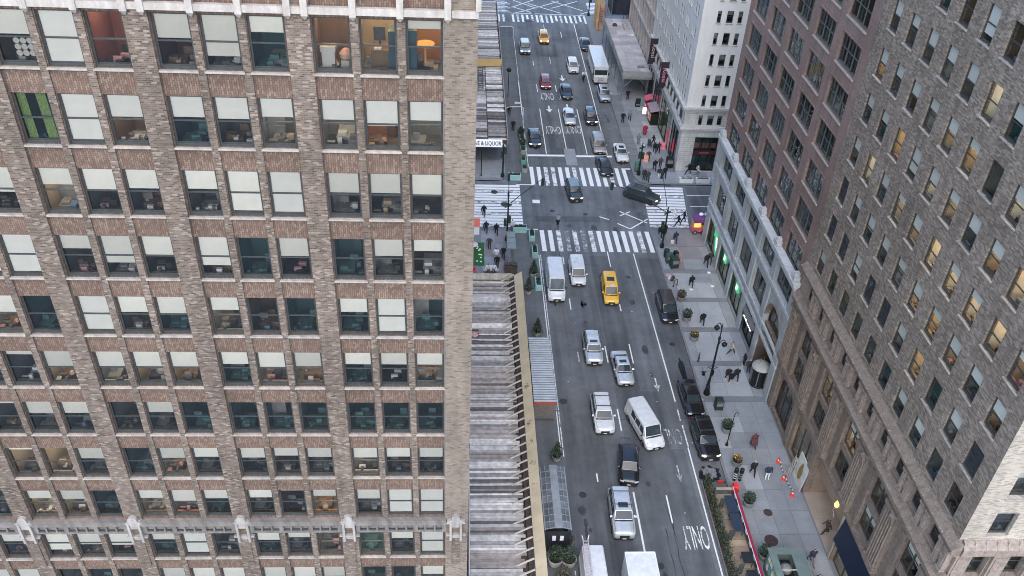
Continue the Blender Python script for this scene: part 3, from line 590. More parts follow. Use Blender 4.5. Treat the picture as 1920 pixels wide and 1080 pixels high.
# carved base, from the cornice down
P = lambda nm, y0, y1, z0, z1, out, m, inn=0.: tb.put(nm, MB().box(XF-out, XF-inn+.02, y0, y1, z0, z1), m)
us = sorted({0., LY(Y0)} | {round(LY(y), 4) for p in colsR for y in p}); vs = [13.0, 14.6, 16.35, 17.6]
holes = {(us.index(round(LY(b), 4)), 1) for a, b in colsR}
tb.put('attic_wall', wall_mesh(us, vs, holes, .35), M_ATTIC, (XF+.02, Y1, 0), -PI/2)
for a, b in colsR:
    window(tb.e, tb.rel(XF+.02, b, 14.6), -PI/2, b-a, 1.75, .25, None, rr.choice((0, .4, 0)), 'dark', 0, M_BLIND, rr.randrange(12))
    for q in (a-1.42, a-.62):
        tb.put('attic_pilaster', MB().box(XF-.3, XF+.0, q, q+.5, 14.5, 16.5).box(XF-.38, XF, q-.05, q+.55, 16.3, 16.55).box(XF-.36, XF, q-.04, q+.54, 14.45, 14.65).box(XF-.36, XF-.3, q+.12, q+.38, 14.8, 16.2), M_ATTIC)
    tb.put('attic_carving', MB().box(XF-.12, XF, a-.88, a-.66, 14.7, 16.3).lathe([(0, 14.9), (.14, 15), (.2, 15.4), (.12, 15.9), (0, 16)], 8, XF-.1, a-.77), M_ATTIC)
nst = 21
for k in range(nst):                                      # cornice stones and the little cramps on their joints
    a = Y0-.5+(Y1-Y0+.5)*k/nst; b = Y0-.5+(Y1-Y0+.5)*(k+1)/nst
    tb.put('cornice_stone', MB().loft([[(XF-.12, y, 16.5), (XF-.5, y, 16.85), (XF-.55, y, 17.1), (XF-.06, y, 17.62), (XF+.1, y, 17.62), (XF+.1, y, 16.5)] for y in (a+.006, b-.006)]), M_BROWNST)
    tb.put('cramp', MB().box(XF-.56, XF-.3, b-.03, b+.03, 17.12, 17.18), M_SILL)
    tb.put('belt_stone', MB().loft([[(XF-.1, y, 13.15), (XF-.6, y, 13.5), (XF-.66, y, 13.95), (XF-.4, y, 14.1), (XF-.16, y, 14.5), (XF+.1, y, 14.5), (XF+.1, y, 13.15)] for y in (a+.006, b-.006)]), M_BROWNST)
holes = set(); us_ = {0., LY(Y0)}; vs = [6.2, 6.9, 9.3, 10.0, 12.7, 13.2]; bays = [62.75-5.8*k for k in range(6)]
for y in bays: us_ |= {round(LY(y-1.5), 4), round(LY(y-3.85), 4)}
us_ = sorted(x for x in us_ if x <= LY(Y0))
for y in bays:
    a, b = round(LY(y-1.5), 4), round(LY(y-3.85), 4)
    if b in us_: holes |= {(us_.index(a), 1), (us_.index(a), 3)}
tb.put('base_wall', wall_mesh(us_, vs, holes, .5), M_BROWNST, (XF+.14, Y1, 0), -PI/2)
for y in bays:
    fl = MB().box(XF-.2, XF+.32, y, y+1.55, 6.9, 12.6).box(XF-.42, XF+.32, y-.08, y+1.63, 6.3, 6.9).box(XF-.45, XF+.32, y-.1, y+1.65, 12.6, 12.95)
    fl.loft([[(XF-.62, y-.04, 12.6), (XF-.4, y-.04, 12.95), (XF-.4, y+.4, 12.95), (XF-.62, y+.4, 12.6)], [(XF-.5, y-.04, 12.1), (XF-.3, y-.04, 12.1), (XF-.3, y+.4, 12.1), (XF-.5, y+.4, 12.1)]])
    tb.put('fluted_pilaster', fl, M_BROWNST)
    for q in range(5): tb.put('flute', MB().tube([(XF-.24, y+.17+q*.3, 6.95), (XF-.24, y+.17+q*.3, 12.5)], .1, 8), M_BROWNST, smooth=60)
    for q, wd in ((y-1.42, .3), (y-4.22, .34)):
        if q > Y0: tb.put('slender_pier', MB().box(XF-.12, XF+.32, q, q+wd, 6.5, 12.6).box(XF-.2, XF+.32, q-.04, q+wd+.04, 12.4, 12.7), M_BROWNST)
    if y-3.85 > Y0:
        for z, h in ((6.9, 2.4), (10., 2.7)): window(tb.e, tb.rel(XF+.14, y-1.5, z), -PI/2, 2.35, h, .08, plain('bronze_frame', (.09, .075, .065), .5, .3), rr.choice((0, 0, .45)), rr.choice(('teal', 'grey', 'white')), 2 if rr.random() < .3 else 0, M_BLIND, rr.randrange(12), M_GLASS_C, .62, 1)
        tb.put('spandrel', MB().box(XF+.04, XF+.14, y-3.8, y-1.55, 9.32, 9.98).box(XF+.0, XF+.04, y-3.5, y-1.9, 9.45, 9.85), M_BROWNST)
tb.put('string_course', MB().box(XF-.2, XF+.32, Y0, Y1, 5.95, 6.3), M_BROWNST)
# ground floor
M_LOBBY = stone('lobby_stone', (.3, .22, .16), .2, .7, .5, 0); M_LOBBYF = stone('lobby_floor', (.4, .34, .28), .15, .6, .4, 0)
us = [0., 1.1, 5.2, 6.8, 11.0, 11.8, 18.8, 19.1, 26.4, 30.5]; vs = [0., .5, 5.2, 5.8, 5.95]
tb.put('ground_wall', wall_mesh(us, vs, {(1, 1), (3, 1), (5, 0), (5, 1), (5, 2), (7, 0), (7, 1)}, .6), M_BROWNST, (XF+.1, Y1, 0), -PI/2)
for k, (a, b) in enumerate(((1.1, 5.2), (6.8, 11.))):
    window(tb.e, tb.rel(XF+.1, Y1-a, .5), -PI/2, b-a, 4.7, .3, plain('bronze_frame', (.09, .075, .065)), 0, 'grey', 2 if k else 0, None, 3+k, M_GLASS_D, .6, 2)
    n = 12; ab = MB()                                     # arched head of the shop window
    for i in range(n):
        t0, t1 = PI*i/n, PI*(i+1)/n; cx = (a+b)/2; rx = (b-a)/2-.02
        p = lambda t, z0=3.6: (cx-rx*math.cos(t), z0+1.55*math.sin(t))
        (x0, z0), (x1, z1) = p(t0), p(t1); ab.quad((x0, .12, z0), (x1, .12, z1), (x1, .12, 5.19), (x0, .12, 5.19)); ab.quad((x1, .12, z1), (x0, .12, z0), (x0, .3, z0), (x1, .3, z1))
    tb.put('arch_head', ab, M_BROWNST, (XF+.1, Y1, 0), -PI/2)
for q in (0.2, 5.5, 11.15): tb.put('plinth', MB().box(XF-.06, XF+.12, Y1-q-.8, Y1-q, 0, 5.9), M_BROWNST)
lb = MB(); a, b = Y1-18.8, Y1-11.8
lb.quad((XF+.1, a, .13), (XF+6, a, .13), (XF+6, b, .13), (XF+.1, b, .13), 1).quad((XF+.7, a, 0), (XF+6, a, 0), (XF+6, a, 5.8), (XF+.7, a, 5.8)).quad((XF+6, a, 0), (XF+6, b, 0), (XF+6, b, 5.8), (XF+6, a, 5.8)).quad((XF+6, b, 0), (XF+.7, b, 0), (XF+.7, b, 5.8), (XF+6, b, 5.8)).quad((XF+.7, b, 5.8), (XF+.7, a, 5.8), (XF+6, a, 5.8), (XF+6, b, 5.8))
tb.put('lobby', lb, [M_LOBBY, M_LOBBYF])
tb.put('lobby_beam', MB().box(XF+.5, XF+.75, a+.05, b-.05, 3.6, 3.85).box(XF+.52, XF+.72, a+.05, b-.05, 3.85, 5.75), [M_LOBBY]); tb.put('door_trim', MB().box(XF+.0, XF+.15, a-.16, a+.04, 0, 5.9).box(XF+.0, XF+.15, b-.04, b+.16, 0, 5.9).box(XF-.02, XF+.15, a-.16, b+.16, 5.8, 5.94), M_SILL)
for y in (a+2.3, b-2.3): tb.put('lobby_light', MB().lathe([(0, 3.4), (.25, 3.4), (.25, 3.5), (0, 3.5)], 12, XF+3, y), emit('lobby_lamp', (1, .75, .55), 3.5))
tb.put('doorway', MB().box(XF+5.8, XF+5.98, a+1.2, b-1.2, .13, 3.2), M_FRAME)
tb.put('lantern', MB().lathe([(0, 4.2), (.17, 4.22), (.23, 4.45), (.14, 4.75), (.03, 5.05), (0, 5.1)], 10, XF+.38, 47.6), emit('lantern_glow', (1, .75, .25), .35))
tb.put('lantern_bracket', MB().tube([(XF+.5, 47.6, 3.9), (XF+.42, 47.85, 3.7), (XF+.42, 47.9, 3.4), (XF+.42, 47.6, 3.3), (XF+.42, 47.45, 3.05), (XF+.5, 47.7, 2.85)], .05, 6), M_SILL)
tb.put('shop_awning', MB().loft([[(XF+.05, y, 5.75), (XF-.35, y, 2.95), (XF-.3, y, 2.9), (XF+.15, y, 5.6)] for y in (37.95, 45.25)]), M_NAVY)
window(tb.e, tb.rel(XF+.1, 45.3, 0), -PI/2, 7.3, 5.2, .3, M_FRAME, 0, 'grey', 2, None, 5, M_GLASS, 0, 3)
# wall round the corner, facing the viewer
us = [0., .95, 1.55, 2.95, 4.45, 5.85, 7.35, 8.75, 10.25, 11.65, 16.]; vs = sorted({17.6, 52.} | {z for p in rowsR for z in p})
M_BRF = brick('lit_face_brick', [(.44, .385, .32), (.38, .33, .275), (.5, .44, .37), (.3, .26, .22), (.46, .4, .33)], (.4, .36, .31), .3, .085, .2)  # paler tones paint in the stronger light on this face
holes = {(i, vs.index(c)) for i in (2, 4) for c, d in rowsR[:4]}
tb.put('corner_wall', wall_mesh(us, vs, holes, .4), M_BRF, (XF, Y0, 0))
for i in (2, 4):
    for r, (c, d) in enumerate(rowsR[:4]): window(tb.e, tb.rel(XF+us[i], Y0, c), 0, 1.4, d-c, .28, None, .5 if r == 0 else .3, 'dark', 0, plain('dark_shade', (.06, .065, .08)) if r == 0 else M_BLIND, r*3+i, sill=.14 if r else None)
vs = [0., 13.0, 13.8, 16.05, 17.6]; us = [0., 1.4, 2.65, 3.9, 5.2, 16.]
tb.put('corner_base_wall', wall_mesh(us, vs, {(1, 2), (3, 2)}, .5), M_ATTIC, (XF+.02, Y0+.02, 0))
for i in (1, 3): window(tb.e, tb.rel(XF+.02+us[i], Y0+.02, 13.8), 0, us[i+1]-us[i], 2.25, .35, None, .3, 'brown', 2 if i == 1 else 0, M_BLIND, 4)
for k in range(9):
    x = XF+.3+k*.72; tb.put('cornice_stone', MB().loft([[(q, Y0-.1, 16.3), (q, Y0-.42, 16.45), (q, Y0-.45, 17.05), (q, Y0-.06, 17.6), (q, Y0+.1, 17.6), (q, Y0+.1, 16.3)] for q in (x+.006, x+.714)]), M_ATTIC)
    tb.put('cramp', MB().box(x-.03, x+.03, Y0-.3, Y0-.1, 17.3, 17.6), M_SILL)
for x in (XF+.25, XF+2.75, XF+5.25): tb.put('corner_pilaster', MB().box(x, x+1.05, Y0-.22, Y0+.03, 13.1, 16.3).box(x+.15, x+.9, Y0-.28, Y0-.2, 13.4, 16.0).box(x-.08, x+1.13, Y0-.3, Y0+.03, 12.9, 13.2), M_ATTIC)
tb.put('roof', MB().quad((XF, Y0, 52), (60, Y0, 52), (60, Y1, 52), (XF, Y1, 52)).quad((60, Y0, 0), (60, Y1, 0), (60, Y1, 52), (60, Y0, 52)).quad((XF, Y1-.004, 0), (60, Y1-.004, 0), (60, Y1-.004, 52), (XF, Y1-.004, 52)), M_CONC_D)

# ---- purple brown brick building on a pale stone base
M_BRB = brick('purple_brown_brick', [(.235, .165, .145), (.255, .178, .156), (.215, .15, .134), (.27, .19, .166)], (.24, .173, .153), .26, .075, .22, bumps=.25)
M_STN = stone('pale_grey_stone', (.40, .42, .43), .16, .8, .7, .2); M_STN_L = stone('pale_cap_stone', (.5, .52, .53), .12, 1, .7, .2)
M_DGL = plain('dark_shop_frame', (.02, .025, .025), .4, .2)
bb = Bld('brown_brick_building', 'purple brown brick building with three part windows on a pale stone shop base', (46, 80, 0))
BY = 94.85; LB = lambda y: round(BY-y, 4)
bayw = [(65.9, 70.1), (71.7, 75.9), (77.45, 81.7), (83.25, 87.5), (88.95, 93.3)]
rowsB = [(14.86+3.87*r, 17.45+3.87*r) for r in range(8)]
us = sorted({0., LB(64.4)} | {LB(y) for p in bayw for y in p}); vs = sorted({14.4, 48.} | {z for p in rowsB for z in p})
holes = set()
for a, b in bayw:
    for c, d in rowsB:
        if seen(XF, (a+b)/2, (c+d)/2, 160): holes.add((us.index(LB(b)), vs.index(c)))
bb.put('wall', wall_mesh(us, vs, holes, .35), M_BRB, (XF, BY, 0), -PI/2)
bb.put('roof', MB().quad((XF, 64.41, 48), (60, 64.41, 48), (60, BY, 48), (XF, BY, 48)).quad((XF, BY, 0), (60, BY, 0), (60, BY, 48), (XF, BY, 48)).quad((60, 64.41, 0), (60, BY, 0), (60, BY, 48), (60, 64.41, 48)).quad((XF, 64.41, 17), (60, 64.41, 17), (60, 64.41, 48), (XF, 64.41, 48)), M_BRB)
rb = random.Random(4); M_CURTW = plain('pale_net_curtain', (.5, .5, .49), .95, 0, .3, 2.5, objvar=.2)
for a, b in bayw:
    for c, d in rowsB:
        if not seen(XF, (a+b)/2, (c+d)/2, 160): continue
        o = window(bb.e, bb.rel(XF, b, c), -PI/2, b-a, d-c, .2, plain('green_grey_frame', (.095, .11, .108), .45), 0, 'grey', 0, None, rb.randrange(12), M_GLASS_D, .52, 2)
        for q in range(3):
            for s_ in range(2):
                if rb.random() < .78:
                    x0 = q*(b-a)/3+.12+s_*.75; wd = rb.uniform(.25, .5); link('curtain', CACHE.setdefault(('cu', round(wd, 1)), MB().box(0, round(wd, 1), .4, .42, .1, 2.45).mesh('curtain', M_CURTW)), o, (x0, 0, 0))
        link('sill', CACHE.setdefault('bsill', MB().box(-.06, 4.3, -.1, .1, -.13, 0).mesh('sill', M_SILL)), o, (0, 0, -.003))
        link('head', CACHE.setdefault('bhead', MB().box(-.05, 4.28, -.05, .1, 0, .14).mesh('head', M_BRB)), o, (0, 0, d-c+.003))
# stone base
b2 = [(65.7, 70.3), (71.75, 75.75), (77.45, 81.5), (83.3, 87.25), (89.1, 93.1)]
us = sorted({0., LB(64.4)} | {LB(y) for p in b2 for y in p}); vs = [4.4, 6.15, 9.4, 11.1, 13.5, 14.4]
holes = set()
for i, (a, b) in enumerate(b2):
    holes.add((us.index(LB(b)), 3))
    if i: holes.add((us.index(LB(b)), 1))
    else: holes |= {(us.index(LB(b)), 0), (us.index(LB(b)), 1)}
bb.put('base_wall', wall_mesh(us, vs, holes, .4), M_STN, (XF, BY, 0), -PI/2)
for i, (a, b) in enumerate(b2):
    for c, d in ((6.15, 9.4), (11.1, 13.5)):
        if i == 0 and c < 7: continue
        window(bb.e, bb.rel(XF, b, c), -PI/2, b-a, d-c, .25, plain('green_grey_frame', (.05, .062, .06)), 0, 'teal', 0, None, rb.randrange(12), M_GLASS_D, 0, 2)
        bb.put('window_trim', MB().box(XF-.05, XF+.1, a-.1, a-.004, c, d).box(XF-.08, XF+.1, a-.1, b+.1, c-.16, c-.004), M_STN_L)
    bb.put('panel', MB().box(XF-.07, XF+.01, a+.2, b-.2, 9.75, 10.5), M_STN)
for k, y in enumerate([64.5, 70.42, 75.95, 81.75, 87.5, 93.35]):
    w_ = 1.05 if 0 < k < 5 else 1.15
    bb.put('pier', MB().box(XF-.16, XF+.01, y, y+w_ if k < 5 else BY+.1, 0, 13.6), M_STN)
bb.put('string_course', MB().box(XF-.26, XF+.01, 64.45, BY+.2, 10.62, 10.95).box(XF-.21, XF+.01, 64.45, BY+.16, 4.45, 4.8).box(XF-.24, XF+.01, 64.45, BY+.18, 5.7, 5.95), M_STN_L)
for k in range(14):
    a = 64.5+k*2.18; bb.put('cornice_stone', MB().loft([[(XF-.1, y, 13.6), (XF-.45, y, 13.95), (XF-.45, y, 14.3), (XF-.62, y, 14.45), (XF-.62, y, 14.75), (XF+.05, y, 14.95), (XF+.05, y, 13.6)] for y in (a+.005, a+2.175)]), M_STN_L)
for y in (65.4, 71.2, 76.8, 82.7, 88.4, 94.2): bb.put('cornice_block', MB().box(XF-.55, XF+.02, y-.5, y+.5, 14.9, 15.35).box(XF-.5, XF+.0, y-.25, y+.25, 15.35, 15.6), M_STN_L)
# shop fronts
M_GREEN = emit('green_sign_light', (.06, .4, .18), .3); M_GREENB = plain('green_fascia', (.02, .12, .07), .4); M_SHOPIN = plain('shop_interior', (.03, .05, .045), .7, 0, .3, 1); M_WSIGN = emit('white_sign_light', (1, 1, .95), .6)
for i, (a, b) in enumerate(b2):
    if i == 0: continue
    a -= .25; b += .2
    o = window(bb.e, bb.rel(XF, b, .25), -PI/2, b-a, 4.15, .3, M_DGL, 0, 'dark' if i == 1 else 'teal', 0 if i == 1 else 2, None, 3+i, M_GLASS, 0, 2)
    bb.put('shop_plinth', MB().box(XF-.03, XF+.25, a, b, 0, .25), M_CONC_D)
    if i in (2, 3):
        s_ = bb.put('sign_box', MB().box(XF+.12, XF+.28, a+2.15, a+3.15, 2.6, 3.6), M_GREEN); t_ = bb.put('sign_letter', text_mesh('sign_letter', 'D', .8, M_WSIGN, .01, 1, 1, .02), M_WSIGN, (XF+.1, a+2.65, 3.1)); t_.rotation_euler = (PI/2, 0, -PI/2)
        bb.put('fascia', MB().box(XF+.05, XF+.25, a, b, 3.85, 4.4), M_STN)
    if i == 4:
        bb.put('sign_box', MB().box(XF+.1, XF+.28, a+1.1, a+2.2, 2.9, 3.9), M_GREEN); bb.put('sign_tube', MB().bar((XF+.15, a+.5, 1.0), (XF+.15, a+1.6, 2.8), .12, .25), M_GREEN); bb.put('sign_tube', MB().bar((XF+.15, a+.2, 1.5), (XF+.15, a+1.2, 3.2), .1, .2), M_WSIGN)
    if i == 1:
        bb.put('fascia', MB().box(XF-.25, XF-.05, a+.3, b-.3, 2.7, 3.3), M_DGL); bb.put('awning', MB().loft([[(XF-.05, y, 3.95), (XF-.3, y, 3.35), (XF-.05, y, 3.35)] for y in (a+.3, b-.3)]), plain('grey_awning', (.16, .165, .17), .8))
        for q in range(9):
            y = a+.75+q*.33; t_ = bb.put('sign_letter', text_mesh('sign_letter', 'THE LOBBY'[q] if 'THE LOBBY'[q] != ' ' else '-', .42, M_WSIGN, .01), M_WSIGN, (XF-.262, y, 3.0)) if False else bb.put('sign_bar', MB().box(XF-.27, XF-.25, y, y+rb.uniform(.1, .26), 2.86, 3.0+rb.uniform(0, .16)), M_WSIGN)
# arched entrance
ar = MB(); c0 = (65.7+70.3)/2; rx = 2.3; n = 18
for i in range(n):
    t0, t1 = PI*i/n, PI*(i+1)/n; y0, z0 = c0-rx*math.cos(t0), 6.9+rx*math.sin(t0); y1, z1 = c0-rx*math.cos(t1), 6.9+rx*math.sin(t1)
    ar.quad((XF-.02, y1, z1), (XF-.02, y0, z0), (XF-.02, y0, 9.41), (XF-.02, y1, 9.41)); ar.quad((XF-.02, y0, z0), (XF-.02, y1, z1), (XF+.9, y1, z1), (XF+.9, y0, z0), 1)
bb.put('arch', ar, [M_STN, M_BROWNST])
bb.put('archivolt', MB().tube([(XF-.04, c0-2.36*math.cos(PI*i/20), 6.9+2.36*math.sin(PI*i/20)) for i in range(21)], .1, 6), M_BROWNST)
bb.put('entrance', MB().quad((XF+.9, 65.6, 0), (XF+.9, 65.6, 9.3), (XF+3.5, 65.6, 9.3), (XF+3.5, 65.6, 0)).quad((XF+3.5, 70.4, 0), (XF+3.5, 65.6, 0), (XF+3.5, 65.6, 9.3), (XF+3.5, 70.4, 9.3)).quad((XF+3.5, 70.4, 0), (XF+3.5, 70.4, 9.3), (XF, 70.4, 9.3), (XF, 70.4, 0)).quad((XF, 65.68, 0), (XF, 65.68, 6.9), (XF+.95, 65.68, 6.9), (XF+.95, 65.68, 0)), plain('entrance_stone', (.14, .11, .085), .6, 0, .25, .8))
bb.put('entrance_beam', MB().box(XF+.25, XF+.55, 65.7, 70.3, 5.3, 5.9).box(XF+.15, XF+.6, 65.7, 70.3, 5.9, 6.0), M_BROWNST)
for q in range(4): bb.put('mullion', MB().box(XF+.5, XF+.58, 65.75+q*1.5, 65.83+q*1.5, 6.0, 9.0), M_FRAME)
bb.put('pane', MB().quad((XF+.54, 70.3, 6.0), (XF+.54, 65.7, 6.0), (XF+.54, 65.7, 9.2), (XF+.54, 70.3, 9.2)), M_GLASS_D)
bb.put('jamb_light', MB().tube([(XF-.06, 65.75, 5.6), (XF-.06, 65.75, 7.2)], .06, 6), M_SILL)

# ---- white corner building
M_WHT = stone('white_glazed_brick', (.64, .645, .63), .06, .35, .55, .07, .03); M_WHT_D = stone('white_stone_trim', (.54, .545, .535), .12, .8, .6, .2)
wb = Bld('white_corner_building', 'tall white corner building with small paired windows and a striped stone base', (45, 128, 0))
WX, WY, WE = 30.95, 112.0, 139.4
fx = [(32.95, 33.48), (34.2, 35.07), (35.7, 36.28), (38.9, 39.45), (40.1, 41.0), (41.7, 42.2)]; rz_ = [(10.4+2.93*r, 12.02+2.93*r) for r in range(7)]
us = sorted({0., 30.} | {round(x-WX, 4) for p in fx for x in p}); vs = sorted({9.4, 42.} | {z for p in rz_ for z in p})
holes = {(us.index(round(a-WX, 4)), vs.index(c)) for a, b in fx[:3] for c, d in rz_ if seen(a, WY, c, 200)}
wb.put('wall', wall_mesh(us, vs, holes, .25), M_WHT, (WX, WY, 0))
rk = random.Random(9)
for a, b in fx[:3]:
    for c, d in rz_:
        if seen(a, WY, c, 200): window(wb.e, wb.rel(a, WY, c), 0, round(b-a, 2), round(d-c, 2), .14, M_FRAME, rk.choice((0, .3, .5)), 'grey', 0, M_BLIND, rk.randrange(12), M_GLASS_D, sill=.08)
sy = []
y = 113.9
while y < 138.5: sy.append((y, y+.75)); sy.append((y+1.35, y+2.1)); y += 3.95
LW = lambda y: round(WE-y, 4)
us = sorted({0., LW(WY)} | {LW(y) for p in sy for y in p}); vs = sorted({9.4, 42.} | {z for p in rz_ for z in p})
holes = {(us.index(LW(b)), vs.index(c)) for a, b in sy for c, d in rz_ if seen(WX, a, c, 100)}
wb.put('street_wall', wall_mesh(us, vs, holes, .25), M_WHT, (WX, WE, 0), -PI/2)
for a, b in sy:
    for c, d in rz_:
        if seen(WX, a, c, 100): window(wb.e, wb.rel(WX, b, c), -PI/2, .75, 1.62, .14, M_FRAME_W if rk.random() < .4 else M_FRAME, rk.choice((0, .3, .5)), None if rk.random() < .0 else 'grey', 0, M_BLIND, rk.randrange(4), M_GLASS_D, sill=.08)
wb.put('roof', MB().quad((WX, WY, 42), (WX+30, WY, 42), (WX+30, WE, 42), (WX, WE, 42)).quad((WX, WE, 0), (WX+30, WE, 0), (WX+30, WE, 42), (WX, WE, 42)), M_CONC_D)
def course(z0, z1, out, m, nm): # a stone course on both faces
    wb.put(nm, MB().box(WX-out, WX+30, WY-out, WY, z0, z1).box(WX-out, WX, WY, WE, z0, z1), m)
for z0, z1, o in ((9.4, 9.75, .12), (9.75, 10.05, .32), (10.05, 10.3, .46), (6.6, 6.95, .18), (6.95, 7.2, .4), (7.2, 7.38, .3), (5.95, 6.6, .05)): course(z0, z1, o, M_WHT_D, 'cornice')
vs = [0., .25, 5.7, 5.95]; wb.put('base_wall', wall_mesh([0., 2.02, 5.45, 30.], vs, {(1, 1)}, .4), M_WHT_D, (WX, WY, 0))
wb.put('base_wall', wall_mesh([0., 2.0, 2.55, 3.25, 4.1, 4.65, 5.3, 30.], [7.38, 7.55, 9.05, 9.4], {(1, 1), (3, 1), (5, 1)}, .25), M_WHT_D, (WX, WY, 0))
for a, b in ((2.0, 2.55), (3.25, 4.1), (4.65, 5.3)): window(wb.e, wb.rel(WX+a, WY, 7.55), 0, b-a, 1.5, .14, M_FRAME, .3, 'dark', 0, M_BLIND, 2, M_GLASS_D)
for k in range(18):                                       # striped courses
    z = .35+k*.315
    wb.put('stone_course', MB().box(WX-.07, WX+1.9, WY-.07, WY-.001, z, z+.24), M_WHT_D); wb.put('stone_course', MB().box(WX+5.55, WX+12, WY-.07, WY-.001, z, z+.24), M_WHT_D); wb.put('stone_course', MB().box(WX-.07, WX-.001, WY, WY+1.4, z, z+.24), M_WHT_D)
for k in range(6): z = 7.45+k*.32; wb.put('stone_course', MB().box(WX-.06, WX+1.92, WY-.06, WY-.001, z, z+.24), M_WHT_D); wb.put('stone_course', MB().box(WX+5.4, WX+12, WY-.06, WY-.001, z, z+.24), M_WHT_D)
o = window(wb.e, wb.rel(WX+2.02, WY, .25), 0, 3.43, 5.45, .25, M_DGL, 0, 'teal', 0, None, 3, M_GLASS, .62, 2)
wb.put('sign_band', MB().box(WX+2.1, WX+5.4, WY+.1, WY+.2, 2.9, 3.5), plain('dark_red_band', (.05, .02, .02), .5)); wb.put('sign_light', MB().box(WX+3, WX+4.4, WY+.06, WY+.1, 3.1, 3.3), emit('red_sign', (.25, .03, .035), .1))
for q in range(4): wb.put('window_display', MB().box(WX+2.2+q*.82, WX+2.9+q*.82, WY+.5, WY+.6, 3.8, 4.6), plain('pink_display', (.5, .25, .22), .7))
# street side: shop fronts and arched mezzanine
wb.put('mezzanine_wall', wall_mesh([0., 27.4], [7.38, 9.4], set(), .2), M_WHT_D, (WX, WE, 0), -PI/2)
for k in range(11): y = 113.6+k*2.35; wb.put('mezzanine_window', MB().box(WX-.03, WX+.05, y, y+1.3, 7.6, 8.9), M_DGL); wb.put('carving', MB().lathe([(0, 7.5), (.2, 7.6), (.28, 8.2), (.2, 8.9), (0, 9.1)], 8, WX-.02, y+1.8), M_WHT_D)
for k, (a, b) in enumerate(((113.6, 118.0), (119, 126.4), (127.4, 132.6), (133.6, 138.6))):
    window(wb.e, wb.rel(WX, b, .2), -PI/2, b-a, 5.4, -.02, M_DGL, 0, 'teal', 2 if k == 1 else 0, None, k, M_GLASS_D, .7, 2)
wb.put('shop_wall', wall_mesh([0., .8, 5.8, 6.8, 12., 13., 20.4, 21.4, 25.8, 27.4], [0., .2, 5.6, 5.95], {(1, 1), (3, 1), (5, 1), (7, 1)}, .3), M_WHT_D, (WX, WE, 0), -PI/2)
wb.put('display_light', MB().box(WX-.06, WX+.0, 118.9-.0, 120.2, 1.2, 3.2), emit('pink_display_light', (.4, .05, .08), .12)); wb.put('display_light', MB().box(WX-.06, WX+.0, 115.3, 115.9, 1.5, 3.4), emit('pink_display_light', (.4, .05, .08), .12))

# ---- beyond the white building: pinkish stone building and the netted scaffold
M_PNK = stone('pinkish_limestone', (.5, .465, .45), .2, .6, .7, .25)
pb_ = Bld('limestone_building', 'weathered pinkish limestone building with tall windows behind the far pavement shed', (45, 150, 0))
cy = [(141+2.5*k, 142.05+2.5*k) for k in range(10)]; rz2 = [(5.2+3.9*r, 7.9+3.9*r) for r in range(4)]
us = sorted({0., 27.1} | {round(166.6-y, 4) for p in cy for y in p}); vs = sorted({0., 50.} | {z for p in rz2 for z in p})
pb_.put('wall', wall_mesh(us, vs, {(us.index(round(166.6-b, 4)), vs.index(c)) for a, b in cy for c, d in rz2}, .4), M_PNK, (31.3, 166.6, 0), -PI/2)
for a, b in cy:
    for c, d in rz2: window(pb_.e, pb_.rel(31.3, b, c), -PI/2, 1.05, 2.7, .3, M_FRAME, .3, 'dark', 0, M_BLIND, 1, M_GLASS_D)
for k in range(11): pb_.put('pilaster', MB().box(31.1, 31.32, 139.75+2.5*k, 140.5+2.5*k, 4.4, 16.5), M_PNK)
for z in (8.6, 12.5, 16.5): pb_.put('cornice', MB().box(30.95, 31.32, 139.5, 166.6, z, z+.4), M_PNK)
pb_.put('roof', MB().quad((31.3, 139.5, 50), (60, 139.5, 50), (60, 166.6, 50), (31.3, 166.6, 50)).quad((60, 166.6, 0), (31.3, 166.6, 0), (31.3, 166.6, 50), (60, 166.6, 50)), M_CONC_D)
sc_ = thing('netted_scaffold', 'dark blue netted scaffold rising at the far end of the pavement shed', 'scaffold', (29.5, 166, .14))
nb = MB()
for k in range(5):
    for j in range(3): nb.quad((-1.5+k*.68, -2.2+.1*(k % 2), 4.6+j*4.4), (-1.5+k*.68+.68, -2.2+.1*((k+1) % 2), 4.6+j*4.4), (-1.5+k*.68+.68, -2.15+.12*((k+1) % 2), 9+j*4.4), (-1.5+k*.68, -2.15+.12*(k % 2), 9+j*4.4))
nb.quad((-1.6, -2.1, 4.6), (-1.6, 3, 4.6), (-1.6, 3, 17.8), (-1.6, -2.1, 17.8))
nb.build('netting', plain('navy_net', (.02, .028, .045), .8, 0, .5, .7), sc_)
for x in (-1.5, 1.8):
    for y in (-2.0, 3): MB().tube([(x, y, 0), (x, y, 18)], .05, 6).build('pole', M_FRAME_G, sc_)
hd = thing('site_hoarding', 'tan plywood site hoarding with red rails at the far corner', 'hoarding', (26.6, 169, .14))
for k in range(4): MB().box(-.75, .65, -1+k*1.2, -.95+k*1.2, 0, 5.6-.2*k).build('board', plain('tan_plywood', (.42, .31, .2), .8, 0, .2, 1, objvar=.15), hd)
for k in range(6): MB().box(-.3, .9, -1.5, -1.42, 1.8+k*.5, 1.92+k*.5).build('rail', plain('red_rail', (.3, .12, .09), .7), hd)
for x in (-.28, .88): MB().box(x-.05, x+.05, -1.52, -1.4, 0, 5).build('post', plain('red_rail', (.3, .12, .09), .7), hd)
